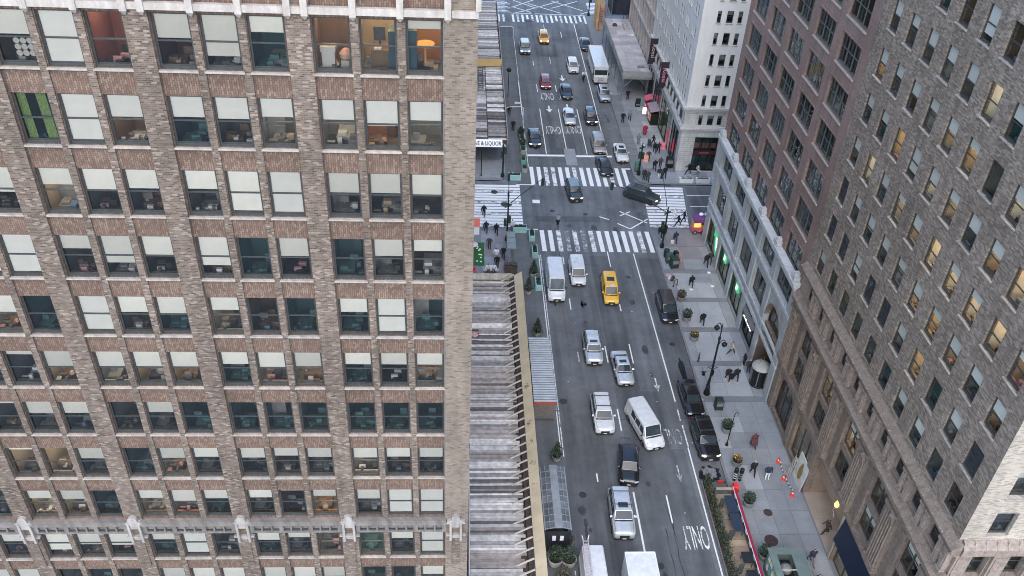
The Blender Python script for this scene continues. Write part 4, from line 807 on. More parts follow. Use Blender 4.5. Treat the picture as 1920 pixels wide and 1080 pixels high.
# ---- hidden brick building behind the liquor shop shed
hb = Bld('corner_brick_building', 'plain brown brick building above the wine and liquor shop', (-14, 140, 0))
hb.put('wall', MB().quad((.9, 109.2, 0), (.9, 172, 0), (.9, 172, 40), (.9, 109.2, 40)).quad((-40, 109.2, 0), (.9, 109.2, 0), (.9, 109.2, 40), (-40, 109.2, 40)).quad((-40, 109.2, 40), (.9, 109.2, 40), (.9, 172, 40), (-40, 172, 40)), M_BRL)

# ================================================================== pavement sheds
M_PLANK = [plain('weathered_plank_%d' % i, c, .85, 0, .3, 2.2, objvar=.22) for i, c in enumerate([(.46, .445, .43), (.7, .68, .655), (.27, .26, .25), (.36, .32, .295), (.58, .565, .55), (.14, .132, .128)])]
M_PLY = plain('yellow_plywood', (.58, .5, .35), .75, 0, .12, .7, objvar=.06); M_STEEL = plain('galvanised_steel', (.32, .34, .35), .45, .6, .15, 4)
M_BRACE = plain('pale_timber', (.46, .43, .38), .8, 0, .15, 3, objvar=.12); M_DKWOOD = plain('dark_wood_and_shade', (.075, .055, .045), .8, 0, .3, 2); M_MARK = plain('marker_ink', (.03, .03, .035), .8)
def plank_deck(par, x0, x1, y0, y1, z, seed, pitch=.27, ragged=.5, dx=.0):
    r = random.Random(seed); y = y0; tone = 0
    while y < y1:
        wd = r.uniform(pitch*.75, pitch*1.25); a = x0+r.uniform(0, .05); b = x1-(r.uniform(0, ragged) if r.random() < .45 else r.uniform(0, .08)); zz = z+r.choice((0, 0, .03, .05, .09))+r.uniform(0, .015); tl = r.uniform(-.02, .02)
        if r.random() < .3: tone = r.randrange(6)
        m = M_PLANK[tone] if r.random() < .5 else r.choice(M_PLANK)
        q = MB().loft([[(a, y+.012, zz), (a, y+wd-.012, zz), (a, y+wd-.012, zz+.05), (a, y+.012, zz+.05)], [(b, y+.012+tl, zz), (b, y+wd-.012+tl, zz), (b, y+wd-.012+tl, zz+.05), (b, y+.012+tl, zz+.05)]])
        q.build('plank', m, par); y += wd
    return par
sh = thing('pavement_shed', 'long pavement shed with weathered plank roof and flared yellow plywood parapet', 'shed', (3.5, 60, .14))
HB = Vector((3.5, 60, .14))
plank_deck(sh, 1.0-3.5, 5.55-3.5, 39.4-60, 80.6-60, 3.0, 2)
MB().box(.75-3.5, 5.6-3.5, 39.4-60, 80.7-60, 2.7, 2.98).build('deck_frame', M_DKWOOD, sh)
y = 39.6; k = 0
while y < 80.5:
    z0 = 3.05; MB().bar((4.6-3.5+.0, y-60, z0+.05), (6.0-3.5, y-60+.05, z0+.95), .09, .13).build('brace', M_BRACE, sh); y += 1.02; k += 1
MB().box(5.62-3.5, 6.02-3.5, 39.4-60, 80.8-60, 2.6, 3.3).build('fascia', M_DKWOOD, sh)  # dark colour stands in for the shaded gap below the parapet
y = 39.4; k = 0
while y < 80.4:
    L = 2.42; y2 = min(y+L, 80.9); a = Vector((6.05-3.5, 0, 3.86)); b = Vector((6.88-3.5, 0, 4.42)); n = Vector((.02, 0, -.03)); j = .02*(k % 2)
    MB().loft([[(a.x, q-60, a.z+j), (b.x, q-60, b.z+j), (b.x+n.x, q-60, b.z+n.z+j), (a.x+n.x, q-60, a.z+n.z+j)] for q in (y+.012, y2-.012)]).build('plywood_sheet', M_PLY, sh)
    if k in (4, 5, 6, 7, 9):                              # scrawled marks
        r = random.Random(k)
        for s_ in range(5): t = .3+.1*s_; p = a.lerp(b, r.uniform(.2, .8)); q_ = a.lerp(b, r.uniform(.2, .85)); yy = y-60+.6+.14*s_; MB().bar((p.x-.01, yy, p.z+.035+j), (q_.x-.01, yy+r.uniform(-.12, .16), q_.z+.035+j), .035, .01).build('scrawl', M_MARK, sh)
    y = y2; k += 1
for k in range(10): MB().box((.9+k*.49)-3.5, (1.37+k*.49)-3.5, 80.72-60, 80.78-60, 2.95, 3.95-.02*(k % 3)).build('end_board', M_BRACE, sh)
for k in range(11):
    for x in (1.2, 5.4): MB().tube([(x-3.5, 40+k*4-60, 0), (x-3.5, 40+k*4-60, 2.7)], .06, 8).build('post', M_STEEL, sh)
MB().tube([(.95-3.5, 39.4-60, 3.16), (.95-3.5, 80.6-60, 3.16)], .05, 6).build('edge_pipe', M_FRAME_W, sh)
pl = thing('roof_board', 'dark square board with a pink oval lying on the plank roof', 'board', (1.55, 70.9, 3.24)); MB().box(-.35, .45, -.9, .9, 0, .05).build('panel', M_DKWOOD, pl); MB().lathe([(0, .05), (.36, .05), (.36, .07), (0, .075)], 18, .05, 0).build('oval', plain('pink_print', (.6, .32, .32), .7), pl)

# shed of the wine and liquor shop, beyond the crossing
s2 = thing('shop_shed', 'pavement shed with a shop sign along its end beyond the crossing', 'shed', (3.5, 140, .14))
plank_deck(s2, .9-3.5, 3.75-3.5, 113.2-140, 139-140, 3.75, 6, .42, .1); plank_deck(s2, 3.8-3.5, 6.5-3.5, 113.2-140, 139-140, 3.78, 7, .42, .2)
plank_deck(s2, .9-3.5, 6.4-3.5, 139.6-140, 171-140, 3.9, 8, .5, .2)
MB().box(.8-3.5, 6.5-3.5, 113-140, 171-140, 3.45, 3.73).build('deck_frame', M_DKWOOD, s2)
MB().box(6.5-3.5, 6.62-3.5, 112.9-140, 171-140, 3.4, 4.35).build('parapet', plain('grey_edge_board', (.3, .29, .285), .8), s2)
MB().loft([[(.9-3.5, y-140, z), (6.6-3.5, y-140, z), (6.6-3.5, y-140, z+.04), (.9-3.5, y-140, z+.04)] for y, z in ((139.2, 4.0), (139.9, 5.0))]).build('cross_panel', plain('ochre_plywood', (.42, .30, .13), .8, 0, .15, .8), s2)
for k in range(8):
    for x in (1.0, 6.2): MB().tube([(x-3.5, 113.4+k*8-140, 0), (x-3.5, 113.4+k*8-140, 3.5)], .07, 8).build('post', M_STEEL, s2)
    MB().bar((6.2-3.5, 113.4+k*8-140, 3.3), (6.2-3.5, 115.6+k*8-140, 2.2), .06, .06).build('tie', M_STEEL, s2)
sg = thing('shop_sign', 'white shop sign reading WINE & LIQUOR on the end of the far shed', 'sign', (3.0, 112.8, 3.15))
MB().box(-2.4, 2.78, -.08, .08, 0, 1.1).build('panel', emit('sign_white', (.85, .87, .9), .12), sg)
t_ = link('lettering', text_mesh('lettering', 'WINE & LIQUOR', .82, plain('sign_blue_ink', (.06, .08, .16), .6), .01, .76, 1.1, .012), sg, (.32, -.1, .55)); t_.rotation_euler = (PI/2, 0, 0)
ld = thing('ladder', 'black metal ladder lying on the far shed roof', 'ladder', (3.0, 134, 4.1))
for s_ in (-.35, .35): MB().box(s_-.06, s_+.06, -3.6, 4.0, 0, .1).build('rail', M_FRAME, ld)
for k in range(9): MB().box(-.35, .35, -3.4+k*.85, -3.3+k*.85, .02, .08).build('rung', M_FRAME, ld)

# shed on the far pavement
s3 = thing('pavement_shed', 'pale decked pavement shed with diagonal braces beside the white building', 'shed', (28.6, 149, .14))
r3 = random.Random(12); M_DECK = [plain('pale_deck_%d' % i, c, .85, 0, .15, .6, objvar=.1) for i, c in enumerate([(.42, .40, .41), (.36, .345, .35), (.46, .44, .45)])]
for k in range(16):
    for j in range(3): MB().box(-2.35+j*1.6+.012, -.75+j*1.6-.012, -13+k*1.65+.012, -11.35+k*1.65-.012, 4.3+r3.uniform(0, .03), 4.36).build('deck_panel', r3.choice(M_DECK), s3)
MB().box(-2.4, 2.5, -13, 13.4, 4.0, 4.28).build('deck_frame', M_STEEL, s3)
M_GPAN = plain('grey_green_panel', (.3, .33, .33), .6, .1, .2, 1, objvar=.15)
for k in range(12): MB().box(-2.48, -2.42, -13+k*2.2+.02, -10.8+k*2.2-.02, 4.1, 5.2).build('parapet_panel', M_GPAN, s3)
for k in range(4): MB().box(-2.45+k*1.23+.02, -1.22+k*1.23-.02, -13.08, -13.02, 4.05, 5.1).build('parapet_panel', M_GPAN, s3)
MB().box(-2.5, 2.5, -13.12, -13.0, 3.75, 4.03).build('end_beam', M_STEEL, s3)
for k in range(7):
    for x in (-2.2, 1.9): MB().tube([(x, -12.9+k*4.2, 0), (x, -12.9+k*4.2, 4)], .07, 8).build('post', M_STEEL, s3)
for a, b in (((-2.2, -12.9, 2.2), (-.6, -12.9, 3.8)), ((1.9, -12.9, 2.2), (.3, -12.9, 3.8))): MB().bar(a, b, .06, .06).build('tie', M_STEEL, s3)
for k in range(6): MB().bar((-2.2, -12.9+k*4.2, 3.8), (-2.2, -10.8+k*4.2, 2.4), .05, .05).build('tie', M_STEEL, s3)
for i, (x, y, lx, ly, h, c) in enumerate(((27.9, 158.5, .8, .5, .5, (.06, .05, .05)), (30.2, 154, 1.2, .4, .2, (.55, .57, .57)), (29.5, 158, .4, 3, .15, (.35, .31, .27)), (30.3, 158.4, .4, 3.4, .15, (.4, .37, .34)), (29.6, 139.5, 1.5, .9, .35, (.2, .19, .19)))):
    lb_ = ('dark heap of sacks on the far shed', 'white plastic crate on the far shed', 'timber bundle on the far shed beside the netting', 'second timber bundle on the far shed against the wall', 'tangled cable coil on the near end of the far shed')[i]
    o = thing(('sack_heap', 'crate', 'timber_bundle', 'timber_bundle', 'cable_coil')[i], lb_, ('sacks', 'crate', 'timber', 'timber', 'cable')[i], (x, y, 4.5)); m = plain('shed_item_%d' % i, c, .8, 0, .3, 3)
    if i == 4:
        for q in range(3): MB().tube([(.5*math.cos(t*.5)+q*.1, .35*math.sin(t*.5), .06+.05*q) for t in range(13)], .05, 6).build('loop', m, o)
    elif i in (2, 3):
        for q in range(3): MB().box(-lx/2+q*.14, -lx/2+q*.14+.11, -ly/2+q*.2, ly/2-q*.1, 0, h).build('timber', m, o)
    else: MB().loft([[(-lx/2*s_, -ly/2*s_, z), (lx/2*s_, -ly/2*s_, z), (lx/2*s_, ly/2*s_, z), (-lx/2*s_, ly/2*s_, z)] for z, s_ in ((0, 1), (h*.6, .95), (h, .6))]).build('body', m, o)
# banners on the white building
for k, (y, lb) in enumerate(((125.3, 'dark shop banner with pink cursive lettering hanging nearer the corner'), (134.8, 'dark shop banner with pale cursive lettering hanging over the far shed'))):
    bn = thing('hanging_banner', lb, 'banner', (30.4, y, 7.0), 0, 'banners on the white building')
    MB().box(-.65, .62, -.03, .03, .1, 4.2).build('cloth', plain('aubergine_cloth', (.028, .022, .034), .85, 0, .2, 1.5), bn)
    t_ = link('lettering', text_mesh('lettering', 'Rossi', 1.1, plain('pink_letters', (.75, .25, .4), .6) if k == 0 else plain('pale_letters', (.5, .42, .46), .7), .01, 1, .8), bn, (0, -.05, 2.2)); t_.rotation_euler = (PI/2, PI/2, 0)
    for z in (0.05, 4.25): MB().tube([(-.75, 0, z), (.62, 0, z)], .04, 6).build('rod', M_FRAME, bn)
    MB().tube([(.4, 0, 4.3), (1.0, .1, 4.5)], .03, 6).build('stay', M_FRAME, bn)

# ================================================================== plants
def leaf_crown(name, pts, size, mats, seed, parent, loc=(0, 0, 0), flat=.3):
    r = random.Random(seed); b = MB()
    for p in pts:
        a = Vector((r.gauss(0, 1), r.gauss(0, 1), r.gauss(0, 1)*flat+.2)).normalized()*size*r.uniform(.6, 1.3); n = a.orthogonal().normalized(); n.rotate(Matrix.Rotation(r.uniform(0, 6.28), 3, a)); n *= size*.35
        p = Vector(p); k = r.randrange(len(mats)); b.quad(p-n*.3, p+a*.5-n, p+a, p+a*.5+n, k)
    return b.build(name, mats, parent, loc)
LEAF = [plain('leaf_%d' % i, c, .7, 0, .25, 5) for i, c in enumerate([(.028, .05, .03), (.045, .075, .04), (.018, .034, .024), (.065, .09, .05)])]
LEAF_B = [plain('browned_leaf_%d' % i, c, .8, 0, .25, 5) for i, c in enumerate([(.1, .085, .055), (.06, .06, .04), (.045, .055, .035), (.13, .1, .06)])]
M_POT = plain('grey_stone_pot', (.2, .21, .21), .8, 0, .25, 4); M_POT_T = plain('pale_pot', (.34, .33, .31), .8, 0, .2, 4); M_SOIL = plain('soil', (.03, .024, .02), .95); M_BARK = plain('bark', (.06, .045, .035), .9)
def cone_pts(r, n, R, h, z0):
    o = []
    for _ in range(n):
        t = r.random()**1.4; q = R*(1-t)*math.sqrt(r.uniform(.25, 1)); a = r.uniform(0, 6.283); o.append((q*math.cos(a), q*math.sin(a), z0+t*h))
    return o
def ball_pts(r, n, R, h, z0):
    o = []
    for _ in range(n):
        v = Vector((r.gauss(0, 1), r.gauss(0, 1), r.gauss(0, 1))).normalized()*r.uniform(.45, 1)**.6*(.75+.25*r.random()); o.append((v.x*R, v.y*R, z0+h/2+v.z*h/2))
    return o
def potted(x, y, kind, label, s=1., z=.14, group=None, pot=None):
    sd_ = int(x*97+y*13); r = random.Random(sd_); t = thing('potted_tree' if kind == 'cone' else 'potted_shrub', label, 'plant', (x, y, z), r.uniform(0, 6), group)
    R = .46*s; MB().lathe([(0, 0), (R*.7, 0), (R*.95, .25*s), (R, .55*s), (R*1.06, .56*s), (R*1.06, .62*s), (R*.92, .62*s), (R*.9, .52*s), (0, .52*s)], 18).build('pot', pot or M_POT, t, smooth=40)
    MB().lathe([(0, .5*s), (R*.88, .53*s), (0, .56*s)], 12).build('soil', M_SOIL, t)
    MB().tube([(0, 0, .5*s), (.02, .01, 1.1*s)], [.04, .02], 6).build('trunk', M_BARK, t)
    if kind == 'cone': leaf_crown('crown', cone_pts(r, 520, .62*s, 1.75*s, .6*s), .17, LEAF, sd_, t)
    elif kind == 'brown': leaf_crown('crown', ball_pts(r, 380, .56*s, .95*s, .5*s), .16, LEAF_B, sd_, t)
    elif kind == 'flower': leaf_crown('crown', ball_pts(r, 260, .45*s, .6*s, .55*s), .17, LEAF_B, sd_, t); leaf_crown('blossom', ball_pts(r, 60, .35*s, .5*s, .75*s), .14, [plain('orange_petal', (.6, .25, .03), .6), plain('yellow_petal', (.6, .42, .05), .6)], sd_+1, t)
    else: leaf_crown('crown', ball_pts(r, 430, .6*s, 1.1*s, .5*s), .16, LEAF, sd_, t)
    return t
G1 = 'potted trees along the plaza lane'; G2 = 'round planters on the shop pavement'
for x, y, lb in ((8.75, 85.9, 'potted conifer beside the farthest plaza planter boxes'), (7.95, 82.5, 'potted conifer just beyond the yellow parapet end'), (8.5, 74.9, 'tall potted conifer at the far end of the blue roofed dining shed'), (9.05, 62.7, 'potted conifer at the near end of the blue roofed dining shed'), (9.15, 56.7, 'potted conifer behind the glazed dining shed')): potted(x, y, 'cone', lb, 1., .01, G1, M_POT_T)
for x, y, kd, lb in ((25.7, 81.3, 'brown', 'bare brownish shrub planter beside the parked black minivan'), (25.6, 77.5, 'ball', 'domed green shrub planter just ahead of the parked black minivan'), (25.75, 74.1, 'flower', 'planter with orange flowers at the kerb'), (26.05, 60.2, 'ball', 'shrub planter beside the short lamp post'), (26.0, 55.9, 'flower', 'planter with yellow flowers ahead of the parked black car'), (25.85, 51.1, 'ball', 'shrub planter beside the red railed dining deck'), (25.75, 45.5, 'ball', 'shrub planter at the corner of the news kiosk')): potted(x, y, kd, lb, 1.05, .15, G2)
for x, y, lb in ((8.1, 45.2, 'bushy plant in a pale round tub nearest the shed parapet'), (9.2, 45.1, 'bushy plant in a pale round tub nearest the traffic lane')): potted(x, y, 'ball', lb, 1.35, .01, 'tubs at the end of the plaza lane', M_POT_T)
potted(8.6, 43.3, 'brown', 'large browned plant at the bottom of the plaza lane', 1.3, .01, None, M_POT_T); potted(9.35, 47.0, 'brown', 'reddish dry plant beside the glazed dining shed', .9, .01, None, M_POT_T)
# planter boxes of the plaza
M_AQUA = plain('aqua_painted_concrete', (.27, .47, .47), .7, 0, .15, 2, objvar=.06); M_WBOX = plain('white_planter', (.66, .7, .72), .6, 0, .08, 2); M_GBOX = plain('green_planter', (.13, .33, .27), .7, 0, .15, 2)
def planter_box(x, y, lx, ly, h, m, label, plants=140, z=.006, rz=0, group=None):
    t = thing('planter_box', label, 'planter', (x, y, z), rz, group); b = MB()
    o = lambda s_, zz: [(-lx/2*s_, -ly/2*s_, zz), (lx/2*s_, -ly/2*s_, zz), (lx/2*s_, ly/2*s_, zz), (-lx/2*s_, ly/2*s_, zz)]
    k = 1-.22/min(lx, ly); b.loft([o(.96, 0), o(1, .08), o(1, h), o(.98, h+.02)], 0, False)
    i_ = [(-lx/2+.1, -ly/2+.1, h+.02), (lx/2-.1, -ly/2+.1, h+.02), (lx/2-.1, ly/2-.1, h+.02), (-lx/2+.1, ly/2-.1, h+.02)]; b.loft([o(.98, h+.02), i_, [(p[0], p[1], h-.12) for p in i_]], 0, False)
    b.build('tub', m, t); MB().poly([(p[0], p[1], h-.1) for p in i_]).build('soil', M_SOIL, t)
    r = random.Random(int(x*31+y)); leaf_crown('foliage', [(r.uniform(-lx/2+.15, lx/2-.15), r.uniform(-ly/2+.15, ly/2-.15), h-.1+r.random()*.3) for _ in range(plants)], .16, LEAF, int(x+y), t); return t
GA = 'aqua planter boxes round the plaza'
for x, y, lx, ly, lb in ((7.6, 95.7, 1.75, .8, 'long aqua planter box at the near corner of the left crossing'), (9.05, 94.2, .72, 1.7, 'aqua planter box at the start of the near crosswalk'), (9.2, 90.6, .72, 1.9, 'aqua planter box just below the near crosswalk'), (9.2, 83.8, .72, 1.7, 'aqua planter box beside the tall white van'), (7.5, 109.2, 1.8, .8, 'long aqua planter box at the far corner of the left crossing')): planter_box(x, y, lx, ly, .85, M_AQUA, lb, 140, .006, 0, GA)
planter_box(9.05, 86.9, .6, .9, .7, M_GBOX, 'small dark green planter box between the aqua boxes'); planter_box(8.95, 113.9, .7, 1.3, .85, M_GBOX, 'green planter box at the far crosswalk')
for x, y, lb in ((9.05, 111.5, 'pale planter box nearest the far crosswalk'), (9.1, 117.2, 'long planter box with tall weeds along the far plaza'), (9.15, 121, 'planter box with a clipped bush along the far plaza'), (9.15, 123.6, 'farthest small planter box of the far plaza')): planter_box(x, y, .75, 1.5 if y > 112 else 1.1, .7, plain('grey_planter', (.26, .29, .29), .8), lb, 220)
for x, lb in ((31.85, 'white barrier planter nearest the white building corner'), (34.25, 'second white barrier planter along the side street'), (36.6, 'third white barrier planter half hidden by the stone building')): planter_box(x, 108.9, 1.95, .6, .7, M_WBOX, lb, 60, .15, 0, 'white barrier planters')
for x, y, lb in ((9.15, 118.8, 'young tree in the far plaza planting'), (9.1, 122.3, 'second young tree in the far plaza planting')): potted(x, y, 'ball', lb, .95, .01, None, M_GBOX)

# ================================================================== dining sheds and decks
M_CORR = plain('blue_grey_metal', (.34, .38, .42), .65, .1, .15, 1.2, objvar=.05)
d1 = thing('dining_shed', 'blue grey corrugated roof dining shed in the plaza lane', 'shed', (8.3, 66.5, .006))
for k in range(28):
    y = -4.9+k*.345; MB().loft([[(x, y+.02, 2.75+.1*(1-abs(x)/1.1)), (x, y+.14, 2.82+.1*(1-abs(x)/1.1)), (x, y+.3, 2.75+.1*(1-abs(x)/1.1)), (x, y+.3, 2.7), (x, y+.02, 2.7)] for x in (-1.1, 1.1)]).build('roof_sheet', M_CORR, d1)
MB().box(-1.05, 1.05, -4.85, -4.75, .4, 2.6).build('end_wall', plain('brown_board', (.14, .12, .11), .8), d1); MB().box(-1.1, 1.1, -4.95, -4.86, 2.35, 2.68).build('end_band', plain('red_board', (.32, .07, .05), .7), d1)
for x in (-1.0, 1.0):
    MB().box(x-.04, x+.04, -4.8, 4.7, 0, 1.0).build('side_wall', plain('brown_board', (.2, .15, .12)), d1)
    for y in (-4.7, -1.6, 1.5, 4.6): MB().box(x-.05, x+.05, y-.05, y+.05, 0, 2.7).build('post', M_FRAME, d1)
M_CORR2 = plain('slate_metal', (.235, .26, .285), .75, .1, .2, 1.2)
d2 = thing('dining_shed', 'grey ridge roof dining shed with glazed grid sides near the bottom of the plaza lane', 'shed', (8.3, 50, .006))
MB().box(-.28, .38, -3.4, 3.45, 2.84, 2.9).build('ridge_cap', M_CORR2, d2)
M_POLY = plain('translucent_sheet', (.12, .135, .15), .7, 0, .25, 1.5, objvar=.3)
for s_ in (-1, 1):
    for k in range(10):
        y = -3.35+k*.68; x0, x1 = (.38, 1.08) if s_ > 0 else (-.28, -1.08)
        MB().quad((x0, y+.03, 2.85), (x1, y+.03, 2.65), (x1, y+.65, 2.65), (x0, y+.65, 2.85)).build('roof_pane', M_POLY, d2); MB().bar((x0, y, 2.86), (x1, y, 2.66), .06, .06).build('rafter', M_CORR2, d2)
    MB().bar(((x0+x1)/2, -3.35, 2.83), ((x0+x1)/2, 3.4, 2.83), .05, .05).build('purlin', M_CORR2, d2); MB().box(x1-.04, x1+.04, -3.4, 3.4, 0, 1.0).build('side_wall', plain('slate_board', (.11, .12, .14), .8), d2); MB().box(x1-.05, x1+.05, -3.4, 3.4, 2.55, 2.7).build('eaves', M_CORR2, d2)
    for y in (-3.3, -1.1, 1.1, 3.3): MB().box(x1-.05, x1+.05, y-.05, y+.05, 1, 2.6).build('post', M_FRAME, d2)
for k in range(4): MB().box(-.6, .3, -2.6+k*1.6, -1.9+k*1.6, .7, .74).box(-.2, -.1, -2.3+k*1.6, -2.2+k*1.6, 0, .7).build('table', M_DKWOOD, d2)
MB().box(-1.08, 1.08, -3.5, -3.42, .0, 2.5).build('end_wall', plain('black_board', (.02, .02, .025), .6), d2)
for x in (-.45, .2): MB().box(x, x+.3, -3.62, -3.52, 1.5, 2.0).build('notice', M_WBOX, d2)
# deck with hedge and red rail, on the shop side of the road
dk = thing('dining_deck', 'kerbside dining deck with tan boards and a long red and white rail', 'deck', (23.8, 46.5, .006)); r4 = random.Random(6)
M_TAN = [plain('tan_deck_%d' % i, c, .8, 0, .2, 1.5, objvar=.1) for i, c in enumerate([(.34, .27, .19), (.29, .23, .17), (.24, .2, .16)])]
for k in range(20): MB().box(-.85, .95, -8.5+k*.72+.01, -7.8+k*.72, 0, .2).build('deck_board', r4.choice(M_TAN if k > 9 else M_TAN[1:]), dk)
MB().box(.95, 1.05, -8.6, 5.95, .2, 1.05).build('rail_panel', plain('dark_rail', (.1, .07, .07), .7), dk); MB().box(.88, 1.14, -8.6, 5.95, 1.05, 1.11).build('rail_cap', plain('crimson_paint', (.27, .02, .055), .55), dk)
for k in range(11): MB().box(.86, .9, -8.2+k*1.3, -7.7+k*1.3, .75, 1.04).build('white_tag', M_WBOX, dk)
MB().tube([(.86, -8.6, 1.13), (.86, 5.95, 1.13)], .03, 6).build('white_tube', M_WBOX, dk)
MB().box(-.75, 1.0, 5.85, 6.0, .75, .95).build('end_rail', plain('tan_deck_0', (.34, .27, .19)), dk)
for x in (-.7, .95): MB().box(x-.06, x+.06, 5.85, 6.0, 0, 1.0).build('post', M_DKWOOD, dk)
for k in range(4): MB().box(-.7, -.3, -6+k*3.4, -5.94+k*3.4, .2, 1.5).build('rail_stay', M_FRAME, dk)
rc = thing('red_cover', 'bright red draped cover on the far post of the dining deck', 'cover', (24.95, 52.5, .95)); MB().loft([[(-.22, -.2, .42), (.2, -.22, .42), (.2, .2, .44), (-.18, .22, .42)], [(-.3, -.26, .1), (.26, -.3, .1), (.28, .26, .1), (-.26, .3, .1)], [(-.26, -.34, -.5), (.3, -.28, -.42), (.26, .3, -.5), (-.3, .24, -.4)]]).build('cloth', plain('red_cloth', (.65, .04, .04), .6), rc)
for i, (y, m, lb) in enumerate(((50.6, (.03, .045, .075), 'dark blue table nearest the red cover on the deck'), (48.6, (.03, .045, .075), 'dark blue bench table in the middle of the deck'), (45.0, (.02, .025, .03), 'black table on the deck beyond the news kiosk'), (43.2, (.02, .025, .03), 'black table on the deck beside the news kiosk'))):
    t = thing('deck_table', lb, 'table', (24.15, y, .21), 0, 'tables on the dining deck'); L = 1.9 if i < 2 else 1.1; mm = plain('table_top_%d' % i, m, .35)
    MB().box(-.48, .42, -L/2, L/2, .72, .77).build('table_top', mm, t)
    for x in (-.38, .32):
        for q in (-L/2+.12, L/2-.12): MB().box(x-.03, x+.03, q-.03, q+.03, 0, .72).build('leg', M_FRAME, t)
for i in range(12):
    r = random.Random(i); t = thing('hedge_bush', '%s narrow bush of the dining deck hedge, counted from the far end by the puddle' % 'first second third fourth fifth sixth seventh eighth ninth tenth eleventh twelfth'.split()[i], 'bush', (22.62+r.uniform(-.06, .06), 53.4-i*1.05, .006), 0, 'hedge of the dining deck')
    MB().box(-.28, .28, -.5, .5, 0, .5).build('trough', M_DKWOOD, t); leaf_crown('crown', [(r.gauss(0, .14), r.uniform(-.55, .55), .45+r.random()**.9*(.85+.3*math.sin(i*2))) for _ in range(300)], .17, LEAF+LEAF_B[:2], i, t)
# hedge bushes other than the first cannot be told apart
rail = tag(MB().box(22.2, 22.3, 40, 53.8, 0, .35).build('timber_edge', plain('grey_timber', (.2, .19, .18), .8)), 'grey timber edge running below the hedge of the deck', 'edging')

# news kiosk
kk = thing('news_kiosk', 'pale green news kiosk with an open roof hatch beside the shop pavement', 'kiosk', (26.75, 42.3, .145)); M_KG = plain('pale_green_metal', (.14, .19, .18), .5, .1, .12, 1.2)
rf = MB(); X0, X1, YA, YB = -1.45, 1.45, -2.3, 2.3
for a in ((X0, -.85, YA, YB), (.35, X1, YA, YB), (-.85, .35, 1.7, YB), (-.85, .35, YA, -1.2)): rf.box(*a, 2.5, 2.62)
rf.build('roof', M_KG, kk); MB().box(X0+.15, X1-.15, YA+.15, YB-.1, 0, .5).box(X0+.15, X0+.25, YA+.15, YB-.1, .5, 2.5).box(X1-.25, X1-.15, YA+.15, YB-.1, .5, 2.5).box(X0+.25, X1-.25, YB-.2, YB-.1, .5, 2.5).build('wall', M_KG, kk)
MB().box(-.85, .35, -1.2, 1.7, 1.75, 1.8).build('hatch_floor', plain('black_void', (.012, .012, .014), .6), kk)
MB().lathe([(0, 1.8), (.5, 1.85), (.45, 2.2), (.2, 2.4), (0, 2.42)], 14, -.25, .7).build('fan_unit', M_FRAME_G, kk); MB().box(-.7, .2, -.9, -.2, 1.8, 2.2).build('machine', M_STEEL, kk); MB().bar((-.85, .1, 2.66), (.35, .12, 2.66), .08, .06).build('hatch_bar', M_SILL, kk)
r5 = random.Random(3); MCOL = [plain('magazine_%d' % i, c, .5) for i, c in enumerate([(.6, .5, .2), (.5, .12, .1), (.1, .25, .4), (.6, .6, .55), (.2, .35, .15)])]
for j in range(3):
    for k in range(7): MB().box(X0+.1, X0+.14, -1.9+k*.55, -1.5+k*.55, .7+j*.55, 1.2+j*.55).build('magazine', r5.choice(MCOL), kk)
# food cart at the corner
fc = thing('food_cart', 'bright orange and pink food cart with purple canopy at the corner', 'cart', (30.9, 96.0, .145)); m_or = emit('cart_lit_menu', (.9, .5, .12), .35); m_pk = plain('cart_pink', (.65, .12, .16), .4); m_pu = plain('purple_canvas', (.13, .05, .17), .8)
MB().box(-1.0, 1.1, -.55, .55, .35, 1.0).build('body', m_pk, fc); MB().box(-.95, 1.05, -.5, .5, 1.0, 1.75).build('counter', plain('cart_orange', (.7, .28, .08), .4), fc)
MB().box(-.85, .0, -.54, -.5, 1.05, 1.7).build('menu_panel', m_or, fc); MB().box(.1, .7, -.54, -.5, 1.4, 1.7).build('hatch', M_FRAME, fc); MB().box(-1.0, 1.1, -.62, -.56, .95, 1.04).build('trim', m_pk, fc)
MB().loft([[(x, -.8, 2.05), (x, -.75, 2.3), (x, .5, 2.5), (x, .5, 2.4)] for x in (-1.05, 1.15)]).build('canopy', m_pu, fc); MB().box(-1.05, 1.15, -.82, -.78, 1.85, 2.1).build('valance', m_pu, fc)
for x in (-.95, 1.05): MB().tube([(x, -.55, .9), (x, -.55, 2.1)], .03, 6).build('pole', M_STEEL, fc)
for x in (-.5, .2): MB().lathe([(0, 2.45), (.25, 2.5), (.3, 2.7), (.1, 2.85), (0, 2.86)], 10, x+.5, .1).build('bag', plain('pale_bag', (.75, .68, .8), .6), fc)
for x in (-.6, .45):
    wz = link('wheel', MB().lathe([(0, -.06), (.3, -.06), (.32, 0), (.3, .06), (0, .06)], 16).mesh('wheel', M_FRAME), fc, (x, -.6, .32)); wz.rotation_euler = (PI/2, 0, 0); MB().lathe([(0, .05), (.15, .07), (0, .08)], 10).build('hub', M_SILL, wz)

